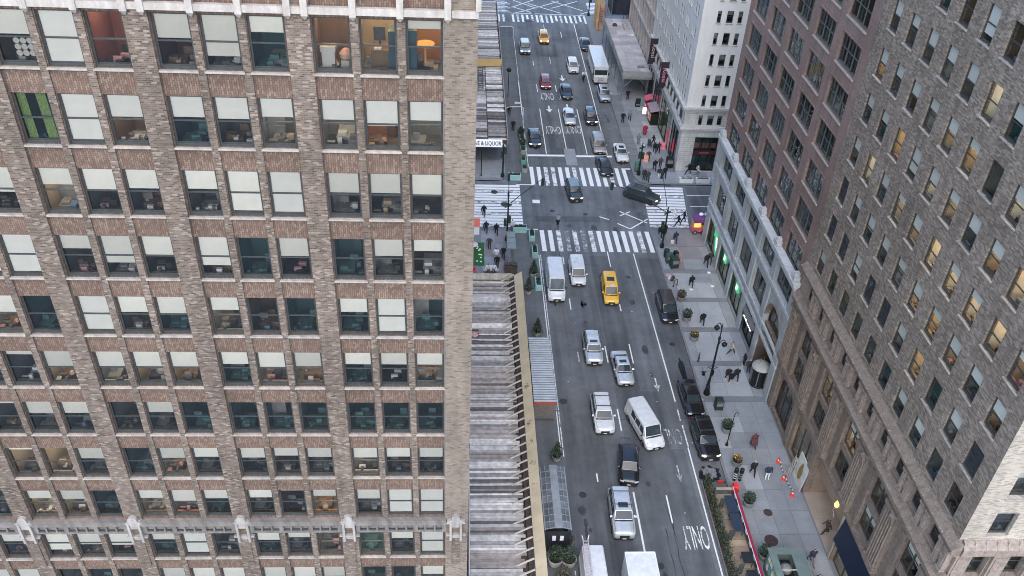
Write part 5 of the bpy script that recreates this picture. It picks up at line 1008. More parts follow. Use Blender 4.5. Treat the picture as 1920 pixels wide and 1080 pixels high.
# ================================================================== lamps, signals, signs, small furniture
M_BLK = plain('black_cast_iron', (.014, .017, .018), .5, .3, .3, 4); M_SIG = plain('dark_green_paint', (.02, .045, .035), .5, .1); M_LAMPG = plain('frosted_lamp', (.4, .42, .4), .4)
def lamp_post(x, y, label, h=9.2):
    t = thing('street_lamp', label, 'lamp post', (x, y, .148)); MB().lathe([(0, 0), (.34, 0), (.34, .15), (.26, .5), (.2, .9), (.24, 1.0), (.15, 1.15), (.12, 1.6), (.1, h*.6), (.08, h*.78), (.13, h*.79), (.13, h*.82), (.06, h*.83), (.045, h)], 12).build('post', M_BLK, t, smooth=50)
    for s_, z, L in ((1, h*.74, .62), (-1, h*.97, .5)):
        MB().tube([(0, 0, z-.4), (s_*.15, 0, z+.1), (s_*L*.6, 0, z+.4), (s_*L, 0, z+.25), (s_*L, 0, z+.05)], .045, 6).build('arm', M_BLK, t)
        MB().lathe([(0, z-.45), (.16, z-.43), (.28, z-.2), (.2, z-.02), (.08, z+.08), (0, z+.1)], 12, s_*L, 0).build('lantern', M_BLK, t, smooth=60); MB().lathe([(0, z-.5), (.14, z-.46), (0, z-.43)], 10, s_*L, 0).build('bulb', M_LAMPG, t)
    MB().tube([(-.5, 0, 3.6), (0, -.25, 3.6), (.5, 0, 3.6), (0, .25, 3.6), (-.5, 0, 3.6)], .03, 5).build('ring', M_BLK, t); MB().box(.12, .16, -.25, .25, 2.6, 3.3).build('plate', M_BLK, t)
    return t
lamp_post(25.3, 65.5, 'tall black double headed street lamp beside the parked black sedan')
t = thing('street_lamp', 'short slender lamp post beside the parked black car', 'lamp post', (25.7, 58.4, .148)); MB().tube([(0, 0, 0), (0, 0, 3.7), (.02, 0, 4.2)], [.06, .04, .04], 8).build('post', M_BLK, t); MB().lathe([(0, 0), (.16, 0), (.12, .25), (0, .3)], 10).build('base', M_BLK, t); MB().tube([(0, 0, 4.2), (.18, -.1, 4.55), (.25, -.2, 4.3)], .03, 6).build('arm', M_BLK, t)
t = thing('street_lamp', 'plain dark lamp post in the far plaza lane', 'lamp post', (7.6, 136.3, .01)); MB().tube([(0, 0, 0), (0, 0, 4.6)], .06, 8).build('post', M_BLK, t); MB().lathe([(0, 4.5), (.35, 4.6), (.42, 4.85), (.2, 5.15), (0, 5.2)], 12).build('lantern', M_BLK, t, smooth=60)
def signal_head(par, x, y, z, rz=0):
    o = link('signal_head', MB().box(-.17, .17, -.14, .14, -.5, .5).mesh('signal_head', M_SIG), par, (x, y, z), rz)
    for k, c in enumerate(((.07, .02, .02), (.06, .05, .02), (.02, .06, .04))): MB().lathe([(0, 0), (.11, 0), (.1, .04), (0, .05)], 10).build('lens', plain('lens_%d' % k, c, .3), o, (0, -.15, .3-.3*k)).rotation_euler = (PI/2, 0, 0)
    return o
def signal_mast(x, y, label, arms, h=5.6, heads=()):
    t = thing('traffic_signal', label, 'traffic signal', (x, y, .148)); MB().lathe([(0, 0), (.28, 0), (.25, .5), (.13, .7), (.1, h*.8), (.09, h), (0, h+.05)], 10).build('mast', M_BLK, t, smooth=50)
    for dx, dy, z, dz in arms:
        MB().tube([(0, 0, z), (dx*.3, dy*.3, z+dz*.45), (dx, dy, z+dz)], [.06, .05, .035], 6).build('arm', M_BLK, t); signal_head(t, dx, dy, z+dz-.5, math.atan2(dx, -dy)+PI/2)
    for dx, dy, z in heads: signal_head(t, dx, dy, z)
    MB().box(-.55, .55, -.02, .02, h*.84, h*.84+.28).build('street_sign', plain('sign_green', (.02, .1, .07), .5), t, (0, 0, 0), .6); MB().box(-.4, .4, -.02, .02, h*.94, h*.94+.25).build('street_sign', M_WBOX, t, (0, 0, 0), -1.)
    return t
signal_mast(5.85, 93.4, 'black traffic signal mast with long arm at the left corner of the crossing', [(4.6, 5.5, 5.2, .7), (.3, 6.2, 4.9, 1.2)], 5.9, ((.2, -.3, 3.3), (-.3, .1, 2.6)))
signal_mast(25.45, 92.3, 'black traffic signal mast with long arms at the right corner of the crossing', [(-6.2, 5.6, 5.1, .9), (.6, 8, 5, 1.4)], 5.9, ((-.3, .2, 3.2),))
signal_mast(25.4, 110.9, 'green traffic signal post on the far pavement by the white building', [], 5.0, ((-.25, -.1, 3.2), (.25, .1, 3.0)))
signal_mast(5.85, 109.6, 'traffic signal post at the corner under the wine shop sign', [], 5.2, ((.25, -.15, 4.2), (-.2, .1, 3.5)))
signal_mast(25.4, 176.0, 'distant traffic signal post at the far crossing', [(-.6, .4, 4.6, .3)], 5.2, ((.2, -.15, 3.2),))
for x in (1.9,): t = thing('support_pole', 'dark pole standing under the wine shop sign', 'pole', (2.85, 109.9, .148)); MB().tube([(0, 0, 0), (0, 0, 3.6)], .06, 8).build('pole', M_BLK, t); MB().lathe([(0, 0), (.15, 0), (.1, .15), (0, .16)], 8).build('foot', M_BLK, t)
def bin_(x, y, m, label, r=.33, h=1.05):
    t = thing('litter_bin', label, 'bin', (x, y, .148)); MB().lathe([(0, 0), (r*.85, 0), (r, h*.9), (r*1.08, h*.92), (r*1.08, h), (r*.85, h), (r*.8, h*.8), (0, h*.8)], 14).build('basket', m, t, smooth=40)
    for k in range(10): a = k*PI/5; MB().tube([(r*.88*math.cos(a), r*.88*math.sin(a), .05), (r*1.04*math.cos(a), r*1.04*math.sin(a), h*.92)], .012, 4).build('rib', M_BLK, t)
    MB().lathe([(0, h*.8), (r*.7, h*.83), (r*.4, h*.98), (0, h*1.02)], 9).build('rubbish', plain('bin_bag', (.05, .06, .06), .3), t); return t
bin_(25.6, 90.2, M_SIG, 'dark green litter bin beside the right signal mast'); bin_(26.35, 95.6, M_BLK, 'black litter bin near the corner food cart'); bin_(6.25, 92.3, M_BLK, 'black litter bin beside the left signal mast', .28)
def box_cabinet(x, y, lx, ly, h, m, label, nm='news_box', cat='box', rz=0):
    t = thing(nm, label, cat, (x, y, .148), rz); MB().box(-lx/2, lx/2, -ly/2, ly/2, .15, h).build('body', m, t); MB().loft([[(-lx/2-.02, -ly/2-.02, h), (lx/2+.02, -ly/2-.02, h), (lx/2+.02, ly/2+.02, h), (-lx/2-.02, ly/2+.02, h)], [(-lx/2+.04, -ly/2+.06, h+.12), (lx/2-.04, -ly/2+.06, h+.12), (lx/2-.04, ly/2, h+.12), (-lx/2+.04, ly/2, h+.12)]]).build('lid', m, t)
    MB().box(-lx/2+.06, lx/2-.06, -ly/2-.02, -ly/2, h*.55, h*.92).build('door', M_FRAME_G, t)
    for x_ in (-1, 1): MB().box(x_*lx/2-.05 if x_ > 0 else -lx/2, x_*lx/2 if x_ > 0 else -lx/2+.05, -ly/2, ly/2, 0, .15).build('foot', M_BLK, t)
    return t
box_cabinet(26.15, 88.0, .9, .9, 1.3, M_SIG, 'dark green newspaper box beside the kerb, nearer of two', rz=.2); box_cabinet(25.75, 89.0, .8, .7, 1.15, plain('green_box', (.035, .08, .065), .5), 'green newspaper box beside the signal mast', rz=.1); box_cabinet(26.5, 89.2, .5, .5, 1.4, M_BLK, 'narrow black box behind the green newspaper boxes', rz=.3)
box_cabinet(26.0, 63.4, .75, .8, 1.15, M_SIG, 'dark green utility cabinet at the foot of the tall lamp', 'utility_cabinet', 'cabinet'); box_cabinet(30.2, 113.2, .9, .9, 1.5, M_BLK, 'black newspaper rack against the white building corner'); box_cabinet(25.35, 112.0, .7, .7, 1.3, plain('bright_green_box', (.05, .2, .12), .5), 'green box beside the far signal post')
t = thing('tilted_board', 'red and white tilted board beside the green newspaper box', 'sign', (26.95, 88.9, .148), .5); MB().loft([[(-.05, -.45, .2), (.05, -.45, .2), (.05, .45, .3), (-.05, .45, .3)], [(.0, -.4, 1.4), (.06, -.4, 1.4), (.06, .45, 1.5), (0, .45, 1.5)]]).build('board', plain('red_white_board', (.5, .3, .3), .6), t); MB().tube([(0, 0, 0), (0, 0, .3)], .04, 6).build('foot', M_BLK, t)
def sandwich(x, y, m, label, w_=.6, h=1.0, rz=0):
    t = thing('sandwich_board', label, 'sign', (x, y, .148), rz)
    for s_ in (-1, 1): MB().loft([[(-w_/2, s_*.25-.015, 0), (w_/2, s_*.25-.015, 0), (w_/2, s_*.25+.015, 0), (-w_/2, s_*.25+.015, 0)], [(-w_/2, s_*.02-.015, h), (w_/2, s_*.02-.015, h), (w_/2, s_*.02+.015, h), (-w_/2, s_*.02+.015, h)]]).build('panel', m, t)
    MB().box(-w_/2+.08, w_/2-.08, -.27, -.262, h*.25, h*.3).build('print', M_WBOX, t); return t
sandwich(28.8, 133.7, M_BLK, 'black chalkboard sign in front of the far shed', .8, 1.4); sandwich(30.2, 118.9, plain('pink_board', (.75, .2, .25), .6), 'pink board on the pavement beside the white building', .9, 1.1); sandwich(27.0, 114.9, plain('orange_board', (.75, .35, .25), .6), 'orange and white board near the green signal post', .8, 1.0)
sandwich(2.0, 96.1, plain('coral_board', (.75, .2, .13), .6), 'coral red board at the left edge of the crossing', .95, 1.5); sandwich(1.95, 94.9, M_WBOX, 'white board below the coral red board', .9, .9)
# pop-up newsstand by the white building
t = thing('souvenir_stand', 'souvenir stand with a sloped pinkish roof and lit goods against the white building', 'stand', (30.2, 128.4, .148)); MB().box(-.5, .9, -1.6, 1.4, 0, 1.9).build('cabinet', M_BLK, t); MB().loft([[(-.7, y, 2.35), (1.0, y, 2.75), (1.0, y, 2.65), (-.7, y, 2.25)] for y in (-1.8, 1.6)]).build('roof', plain('mauve_canvas', (.3, .24, .27), .8), t)
MB().box(-1.3, -.7, 1.4, 1.5, .5, 1.6).build('lit_panel', emit('lit_white_panel', (1, .9, .88), .45), t); r6 = random.Random(2)
for k in range(14): MB().box(-.62+r6.uniform(-.1, .05), -.5, -1.5+k*.2, -1.36+k*.2, .5+r6.random(), 1.0+r6.random()).build('goods', r6.choice([plain('good_r', (.6, .05, .1), .6), M_WBOX, plain('good_o', (.7, .4, .1), .6), plain('good_p', (.65, .3, .35), .6)]), t)
t = thing('red_stall', 'small red and pink stall behind the souvenir stand', 'stall', (30.3, 132.6, .148)); MB().box(-.5, .4, -.8, .8, 0, 1.2).build('body', plain('stall_red', (.5, .05, .1), .6), t); MB().loft([[(-.7, y, 2.0), (.5, y, 2.4), (.5, y, 2.3), (-.7, y, 1.9)] for y in (-.9, .9)]).build('canopy', plain('stall_pink', (.6, .12, .2), .6), t); MB().box(-.6, -.5, -.6, .6, .6, 1.0).build('goods', M_WBOX, t)
# bike racks, hydrant, meters
def rack(x, y, label, rz=0): t = thing('bike_rack', label, 'bike rack', (x, y, .148), rz); MB().tube([(-.3, 0, 0), (-.3, 0, .75), (-.15, 0, .9), (.15, 0, .9), (.3, 0, .75), (.3, 0, 0)], .04, 6).build('hoop', M_BLK, t); MB().box(-.4, -.2, -.1, .1, 0, .02).box(.2, .4, -.1, .1, 0, .02).build('foot', M_BLK, t)
rack(25.6, 84.1, 'black bike rack near the green newspaper boxes', .6); rack(25.6, 70.8, 'black bike rack ahead of the parked black sedan', 1.2); rack(25.6, 66.6, 'black bike rack at the foot of the tall lamp', 1.3)
t = thing('fire_hydrant', 'black fire hydrant with a pale cap at the kerb', 'hydrant', (25.6, 68.4, .148)); MB().lathe([(0, 0), (.18, 0), (.18, .08), (.13, .1), (.13, .5), (.17, .52), (.17, .58), (0, .6)], 12).build('barrel', M_BLK, t); MB().lathe([(0, .6), (.15, .6), (.12, .72), (.03, .8), (0, .8)], 12).build('cap', M_SILL, t)
for s_ in (-1, 1): o = MB().lathe([(0, 0), (.06, 0), (.06, .12), (0, .12)], 8).build('nozzle', M_BLK, t, (s_*.12, 0, .42)); o.rotation_euler = (0, s_*PI/2, 0)
for i, (x, y, lb) in enumerate(((25.85, 54.0, 'black parking payment post nearer the kiosk side'), (25.35, 54.05, 'black and white striped post at the corner of the dining deck'))):
    t = thing('parking_meter' if i == 0 else 'marker_post', lb, 'post', (x, y, .148)); MB().lathe([(0, 0), (.14, 0), (.12, 1.0), (.2, 1.05), (.2, 1.5), (.12, 1.6), (0, 1.62)], 10).build('post', M_BLK, t)
    for q in range(3): MB().lathe([(0, .3+q*.3), (.15, .3+q*.3), (.15, .4+q*.3), (0, .4+q*.3)], 10).build('stripe', M_WBOX if i else M_FRAME_G, t)
t = thing('roadside_clutter', 'red reflective clutter lying at the end of the dining deck', 'clutter', (24.2, 53.9, .02)); MB().box(-.4, .1, -.1, .1, 0, .2).build('block', plain('red_plastic', (.65, .04, .03), .5), t); MB().box(.1, .5, -.15, .05, 0, .12).build('bar', M_DKWOOD, t)
# cones and chain, ladder, painted board by the shop wall
GC = [(30.1, 56.2), (30.0, 54.1), (30.25, 52.2)]; M_OR = plain('orange_plastic', (.85, .07, .03), .45)
for (x, y), lb in zip(GC, ('farthest orange cone of the chained three', 'middle orange cone of the chained three', 'nearest orange cone of the chained three')):
    t = thing('traffic_cone', lb, 'cone', (x, y, .15), 0, 'orange cones beside the ladder'); MB().box(-.2, .2, -.2, .2, 0, .04).build('base', M_OR, t); MB().lathe([(0, .04), (.15, .04), (.04, .72), (0, .72)], 12).build('body', M_OR, t, smooth=50); MB().lathe([(.105, .3), (.11, .3), (.085, .45), (.08, .45)], 12).build('band', M_WBOX, t)
t = thing('plastic_chain', 'black and white chain slung between the orange cones', 'chain', (30.1, 54.2, .15))
for (a, b) in zip(GC, GC[1:]):
    for k in range(9):
        u = (k+.5)/9; p = Vector(a).lerp(Vector(b), u); z = .62-.9*(u*(1-u)); q = Vector(a).lerp(Vector(b), u+.07); z2 = .62-.9*((u+.07)*(1-u-.07)); MB().bar((p.x-30.1, p.y-54.2, z), (q.x-30.1, q.y-54.2, z2), .06, .06).build('link', M_WBOX if k % 2 else M_BLK, t)
t = thing('step_ladder', 'aluminium step ladder standing against the shop board', 'ladder', (30.75, 54.5, .15))
for s_ in (-.25, .25): MB().bar((-.3, s_, 0), (.05, s_*.7, 2.6), .05, .08).build('rail', M_SILL, t); MB().bar((.4, s_, 0), (.05, s_*.7, 2.6), .04, .04).build('stay', M_SILL, t)
for k in range(8): u = (k+.5)/8; MB().bar((-.3+.35*u, -.25+.06*u, 2.6*u), (-.3+.35*u, .25-.06*u, 2.6*u), .1, .03).build('rung', M_SILL, t)
t = thing('painted_board', 'white board with a gold ornament leaning on the shop wall', 'board', (31.15, 53.7, .15)); MB().loft([[(-.15, -1.1, 0), (-.09, -1.1, 0), (-.09, 1.1, 0), (-.15, 1.1, 0)], [(.1, -1.1, 3.0), (.16, -1.1, 3.0), (.16, 1.1, 3.0), (.1, 1.1, 3.0)]]).build('panel', plain('off_white_board', (.55, .54, .5), .7, 0, .2, 1.5), t); MB().loft([[(-.12+z*.083, y*.8, z), (-.1+z*.083, y*.8, z)] for y, z in ((-.0, .6),)]*2, 0, False) if False else MB().poly([(-.165+z*.083, y, z) for y, z in ((0, .5), (-.35, 1.0), (-.4, 1.6), (-.2, 2.3), (0, 2.6), (.2, 2.3), (.4, 1.6), (.35, 1.0))]).build('ornament', plain('old_gold', (.3, .22, .08), .5, .3, .3, 3), t)
# drum kiosk at the arched entrance
t = thing('drum_kiosk', 'black drum shaped booth with a grey domed cap before the arched entrance', 'booth', (31.0, 67.1, .148)); MB().lathe([(0, 0), (.85, 0), (.9, .15), (.82, .2), (.82, 2.1), (.9, 2.15), (.9, 2.3), (0, 2.3)], 20).build('drum', M_BLK, t, smooth=40); MB().lathe([(.0, 2.3), (1.0, 2.32), (.95, 2.5), (.6, 2.7), (.2, 2.75), (0, 2.75)], 20).build('cap', plain('grey_cap', (.33, .33, .31), .7), t, smooth=50)
for k in range(6): a = k*PI/3; MB().box(.8*math.cos(a)-.04, .8*math.cos(a)+.04, .8*math.sin(a)-.04, .8*math.sin(a)+.04, .2, 2.1).build('rib', M_FRAME_G, t)
for s_ in (-.15, .15): MB().tube([(s_, .3, 2.7), (s_+.05, .35, 3.3)], .03, 6).build('finial', plain('brass', (.45, .33, .14), .4, .7), t)
# plaza: kerb hoop gates, barrier, green mat, parasol, shelter, seats
for i, (y, h, lb) in enumerate(((126.8, 2.6, 'white steel hoop gate over the far plaza lane'), (163.0, 2.0, 'most distant white hoop gate over the plaza lane'))):
    t = thing('hoop_gate', lb, 'gate', (8.2, y, .008)); MB().tube([(-1.45, -.2, 0), (-1.4, -.2, h), (-1.0, -.2, h+.25), (1.0, 0, h+.25), (1.35, 0, h), (1.4, 0, 0)], .06, 8).build('hoop', M_WBOX, t)
    for s_ in (-1.45, 1.4): MB().box(s_-.12, s_+.12, -.3, .1, 0, .05).build('foot', M_FRAME_G, t)
t = thing('lane_barrier', 'low white kerb barrier along the far plaza lane', 'barrier', (9.6, 134, .006)); MB().box(-.06, .06, -4, 8, 0, .3).build('rail', M_WBOX, t); MB().box(-1.0, -.05, -.05, .05, 0, .3).build('return', M_WBOX, t)
t = thing('green_mat', 'bright green artificial turf mat with white blossoms beside the corner', 'mat', (2.1, 90.2, .15)); MB().box(-.9, .85, -2.4, 2.6, 0, .03).build('turf', plain('artificial_turf', (.025, .11, .03), .95, 0, .3, 8), t); r7 = random.Random(1)
for k in range(9): x, y = r7.uniform(-.1, .6), r7.uniform(-1.6, 1.8); MB().lathe([(0, .03), (.14, .03), (.1, .1), (0, .12)], 7, x, y).build('blossom', plain('white_blossom', (.6, .68, .6), .8), t)
t = thing('parasol', 'small round pale pink parasol over the green mat', 'parasol', (1.55, 90.6, .15)); MB().tube([(0, 0, 0), (0, 0, 1.3)], .03, 6).build('pole', M_FRAME_G, t); MB().lathe([(.62, 1.2), (.64, 1.22), (.3, 1.42), (0, 1.5)], 14).build('canopy', plain('pale_pink_canvas', (.62, .52, .5), .8), t)
t = thing('bus_shelter', 'narrow glass pavement shelter beside the left signal mast', 'shelter', (6.15, 89.9, .15))
for x in (-.4, .45):
    for y in (-1.8, 1.8): MB().box(x-.04, x+.04, y-.04, y+.04, 0, 2.3).build('post', M_FRAME_G, t)
MB().box(-.5, .55, -1.9, 1.9, 2.3, 2.36).build('roof', plain('pale_roof_glass', (.2, .23, .235), .3), t)
for y in (-1.9, -.65, .6, 1.86): MB().box(-.5, .55, y, y+.05, 2.37, 2.42).build('rib', M_FRAME_G, t)
MB().quad((-.42, -1.8, .3), (-.42, 1.8, .3), (-.42, 1.8, 2.2), (-.42, -1.8, 2.2)).build('side_glass', M_GLASS_D, t)
t = thing('slatted_box', 'dark slatted box with black bags stacked on top at the pavement shelter', 'box', (6.1, 86.9, .15)); MB().box(-.75, .75, -.6, .5, 0, .9).build('body', M_DKWOOD, t); r8 = random.Random(4)
for k in range(5): x = -.6+k*.28; MB().lathe([(0, .9), (.22, .92), (.24, 1.1), (.08, 1.3), (0, 1.32)], 9, x, r8.uniform(-.3, .3)).build('bag', plain('bin_bag', (.05, .06, .06)), t)
t = thing('red_chair', 'red folding chair at the end of the plank shed', 'chair', (1.75, 86.0, .15), .5); m = plain('chair_red', (.6, .06, .07), .5)
MB().box(-.22, .22, -.22, .22, .42, .46).build('seat', m, t); MB().box(-.22, .22, .2, .24, .5, .9).build('backrest', m, t)
for x in (-.2, .2):
    for y in (-.2, .2): MB().tube([(x, y, 0), (x, y, .43)], .02, 5).build('leg', m, t)
t = thing('bench', 'low pale bench under two seated people at the plank shed end', 'bench', (3.7, 86.3, .15)); MB().box(-.9, .9, -.2, .25, .4, .46).build('seat', M_BRACE, t)
for x in (-.7, .7): MB().box(x-.05, x+.05, -.18, .2, 0, .4).build('leg', M_FRAME_G, t)

# ================================================================== vehicles
def car_paint(name, c, metal=.25, rough=.32):
    if name in MATS: return MATS[name]
    b = NB(name, rough, metal, .5); f = b.noise(b.obj(), 2.5, 4)
    b.color(b.mix(b.ramp(f, [(.35, (0, 0, 0)), (.7, (1, 1, 1))]), mul(c, .88), mul(c, 1.06))); b.b.inputs['Coat Weight'].default_value = .8; b.b.inputs['Coat Roughness'].default_value = .08; return b.m
M_CGL = plain('car_glass', (.03, .042, .05), .08, 0, .2, 1, .35); M_TYRE = plain('tyre_rubber', (.018, .018, .019), .85); M_RIM = plain('alloy_rim', (.42, .43, .44), .35, .8); M_TRIM = plain('black_plastic_trim', (.02, .021, .022), .6)
M_HEAD = plain('headlight_glass', (.62, .66, .68), .12, .1, .1, 6, .6); M_HEADON = emit('headlight_lit', (1, .97, .9), .8); M_TAIL = plain('taillight_red', (.35, .02, .02), .2); M_PLATE = plain('licence_plate', (.6, .6, .52), .5)
M_CHROME = plain('chrome', (.55, .56, .57), .15, .9)
WHEEL = {}
def wheel(par, x, y, r, s_):
    k = round(r, 2)
    if k not in WHEEL:
        WHEEL[k] = (MB().lathe([(0, -.1), (r*.6, -.1), (r*.94, -.1), (r, -.06), (r, .06), (r*.94, .1), (r*.66, .1), (r*.62, .06), (0, .06)], 20).mesh('wheel', M_TYRE, 40), None)
        rb_ = MB().lathe([(0, .062), (r*.2, .09), (r*.22, .075), (r*.6, .07), (r*.64, .1), (r*.6, .06), (0, .06)], 20); WHEEL[k] = (WHEEL[k][0], rb_.mesh('rim', M_RIM, 40))
    o = link('wheel', WHEEL[k][0], par, (x, y, r)); o.rotation_euler = (0, s_*PI/2, 0); link('rim', WHEEL[k][1], o); return o
KIND = {  # hood end, windscreen top, roof end, rear glass base (shares of length), shoulder z, hood z, nose z, tail z (shares of height), cabin top width share
 'sedan': (.29, .42, .70, .86, .64, .62, .50, .68, .74), 'suv': (.27, .37, .90, .985, .62, .60, .50, .62, .78), 'hatch': (.26, .38, .84, .97, .62, .60, .48, .64, .76),
 'minivan': (.2, .33, .93, .99, .56, .53, .42, .56, .80), 'van': (.17, .27, .975, .995, .52, .47, .34, .52, .84), 'highvan': (.15, .25, .98, .997, .48, .42, .3, .48, .86), 'connect': (.19, .31, .955, .99, .55, .52, .42, .55, .84)}
CARMESH = {}
def vehicle(kind, x, yf, rz, paint_m, label, L, W, H, rails=False, sunroof=False, lit=False, cat='car', name='car', wr=None, extra=None, darkroof=None, z=.003, group='cars and vans on the avenue'):
    h1, h2, h3, h4, zs, zh, zn, zt, wt = KIND[kind]; zs, zh, zn, zt = zs*H, zh*H, zn*H, zt*H; w_ = W/2; r = wr or (.33 if kind in ('sedan', 'hatch') else .37)
    cx, cy = x-math.sin(rz)*-L/2*0, yf
    # front middle stands at (x, yf); centre lies L/2 behind it along the heading
    t = thing(name, label, cat, (x+math.sin(-rz)*L/2*1.0, yf+math.cos(rz)*L/2, z), rz, group); Y = lambda f: -L/2+f*L
    key = (kind, L, W, H)
    if key not in CARMESH:
        def ring(f, wd, zb, top, ed=.86): y = Y(f); return [(-wd*.86, y, zb), (-wd*.985, y, zb+.12), (-wd, y, (zb+top)/2+.05), (-wd*.975, y, top-.1), (-wd*ed, y, top-.015), (-wd*ed*.5, y, top+.015), (wd*ed*.5, y, top+.015), (wd*ed, y, top-.015), (wd*.975, y, top-.1), (wd, y, (zb+top)/2+.05), (wd*.985, y, zb+.12), (wd*.86, y, zb)]
        st = [(0, .74, .34, zn*.82), (.012, .86, .24, zn*.95), (.04, .94, .2, zn*1.06), (.09, .985, .2, zn+(zh-zn)*.55), (h1*.75, 1, .2, zh*.985), (h1, 1, .2, zs), (h2, 1, .2, zs+.02), (h3, 1, .2, zs+.02), (h4, .985, .22, max(zt, zs*.99)), (.985, .93, .26, zt*.97), (1, .84, .36, zt*.86)]
        if kind == 'sedan': st[8] = (h4, .985, .22, zt*.99); st.insert(9, (.95, .96, .24, zt))
        b = MB().loft([ring(f, w_*a, zb, tp) for f, a, zb, tp in st]); body = b.mesh('body', [paint_m], 35)
        c = MB(); wb = w_*.95; wtp = w_*wt; yA, yB, yC, yD = Y(h1), Y(h2), Y(h3), Y(h4)
        def cr(y, bw, tw, top, zb=None): zb = zs-.06 if zb is None else zb; return [(-bw, y, zb), (-bw*.985, y, zs+.0), (-tw, y, top-.09), (-tw*.9, y, top-.02), (-tw*.45, y, top), (tw*.45, y, top), (tw*.9, y, top-.02), (tw, y, top-.09), (bw*.985, y, zs), (bw, y, zb)]
        ym = (yB+yC)/2
        c.loft([cr(yA, wb*.92, wb*.86, zs+.05), cr(yB, wb, wtp, H-.02), cr(yB+.25, wb, wtp*1.01, H), cr(ym, wb, wtp*1.02, H+.005), cr(yC-.2, wb, wtp, H-.01), cr(yC, wb, wtp*.97, H-.04), cr(yD, wb*.95, wtp*.97, zs+.06)])
        cab = c.mesh('cabin', [paint_m], 30)
        g = {}; e = .014
        def glass_quad(nm, pts, off): g[nm] = MB().poly([tuple(Vector(p)+Vector(off)) for p in pts]).mesh(nm, M_CGL)
        f = lambda y0, z0, y1, z1, u: (y0+(y1-y0)*u, z0+(z1-z0)*u)
        y0, z0 = f(yA, zs+.05, yB, H-.02, .06); y1, z1 = f(yA, zs+.05, yB, H-.02, .93); nx = Vector((0, -(H-.02-zs-.05), (yB-yA))).normalized()*e
        glass_quad('windscreen', [(-wb*.80, y0, z0), (0, y0-.03, z0+.01), (wb*.80, y0, z0), (wtp*.86, y1, z1), (0, y1-.01, z1+.012), (-wtp*.86, y1, z1)], nx+Vector((0, 0, .008)))
        y0, z0 = f(yC, H-.04, yD, zs+.06, .1); y1, z1 = f(yC, H-.04, yD, zs+.06, .9); nx = Vector((0, (H-.1-zs), (yD-yC))).normalized()*e
        if kind not in ('van', 'highvan', 'connect'): glass_quad('rear_window', [(wtp*.85, y0, z0), (-wtp*.85, y0, z0), (-wb*.8, y1, z1), (wb*.8, y1, z1)], nx)
        if kind in ('sedan', 'hatch', 'suv', 'minivan'):
            n = 3 if kind != 'sedan' else 2; ya, yb = yB+(yA-yB)*.42, yC+(yD-yC)*.2
            for s_ in (-1, 1):
                for q in range(n):
                    a0 = ya+(yb-ya)*q/n+.05; a1 = ya+(yb-ya)*(q+1)/n-.05; t0 = max(a0, yB+.08); t1 = min(a1, yC-.06); dz = H-.14
                    X = lambda z_: (wb*.985+(wtp-wb*.985)*(z_-zs)/(H-.09-zs)+.012)*s_
                    if t1-t0 < .2: t0, t1 = min(t0, t1), max(t0, t1)
                    g['side_window_%d_%d' % (s_, q)] = MB().poly([(X(zs+.05), a0, zs+.05), (X(zs+.05), a1, zs+.05), (X(dz), t1, dz), (X(dz), t0, dz)][::s_]).mesh('side_window', M_CGL)
        elif True:
            rng = [(.02, .3)] if kind == 'connect' or kind == 'highvan' else [(.02, .2), (.25, .45), (.5, .7)]
            for s_ in (-1, 1):
                for q, (a, b_) in enumerate(rng):
                    a0, a1 = yB-.25+(yC-yB)*a, yB-.15+(yC-yB)*b_; z0_, z1_ = zs+.08, zs+min(.75, H-zs-.22)
                    X = lambda z_: (wb*.985+(wtp-wb*.985)*(z_-zs)/(H-.09-zs)+.012)*s_
                    g['side_window_%d_%d' % (s_, q)] = MB().poly([(X(z0_), a0, z0_), (X(z0_), a1, z0_), (X(z1_), a1, z1_), (X(z1_), max(a0, a0+.18 if q == 0 else a0), z1_)][::s_]).mesh('side_window', M_CGL)
        nose = zn*.84
        parts = {'grille': MB().box(-w_*.42, w_*.42, Y(0)-.015, Y(0)+.08, .42, nose-.03).mesh('grille', M_TRIM), 'bumper': MB().loft([[(-w_*.86, Y(.018), zz), (-w_*.7, Y(0)-.03, zz), (w_*.7, Y(0)-.03, zz), (w_*.86, Y(.018), zz), (w_*.8, Y(.04), zz), (-w_*.8, Y(.04), zz)] for zz in (.24, .4)]).mesh('bumper', M_TRIM), 'licence_plate': MB().box(-.16, .16, Y(0)-.05, Y(0)-.03, .36, .46).mesh('licence_plate', M_PLATE)}
        parts['cowl'] = MB().loft([[(x_, Y(h1)-.16+abs(x_)*.06, zs+.004-.02*abs(x_)), (x_, Y(h1)+.03+abs(x_)*.03, zs+.05)] for x_ in (-w_*.8, -w_*.4, 0, w_*.4, w_*.8)], 0, False, False).mesh('cowl', M_TRIM)
        sm = MB()
        for s_ in (-1, 1): sm.bar((s_*w_*.78, Y(.05), zn*1.07+.012), (s_*w_*.83, Y(h1*.92), zh*.99+.008), .022, .01)
        parts['bonnet_seam'] = sm.mesh('bonnet_seam', M_TRIM)
        sk = MB()
        for s_ in (-1, 1):
            sk.box(s_*w_*.985-.02, s_*w_*.985+.02, Y(.26), Y(.73), .18, .34)  # dark sill strips paint in shade along the foot of the car
            for q_ in (h1+.06, (h1+h3)/2+.04, h3-.06): sk.box(s_*(w_-.012)-.012, s_*(w_-.012)+.014, Y(q_)-.012, Y(q_)+.012, .36, zs-.06)
        parts['door_seam'] = sk.mesh('door_seam', M_TRIM)
        parts['underbody_shade'] = MB().box(-w_*.84, w_*.84, Y(.05), Y(.96), .13, .25).mesh('underbody_shade', M_TRIM)  # dark plate added to imitate the contact shadow under the car
        lamps = []
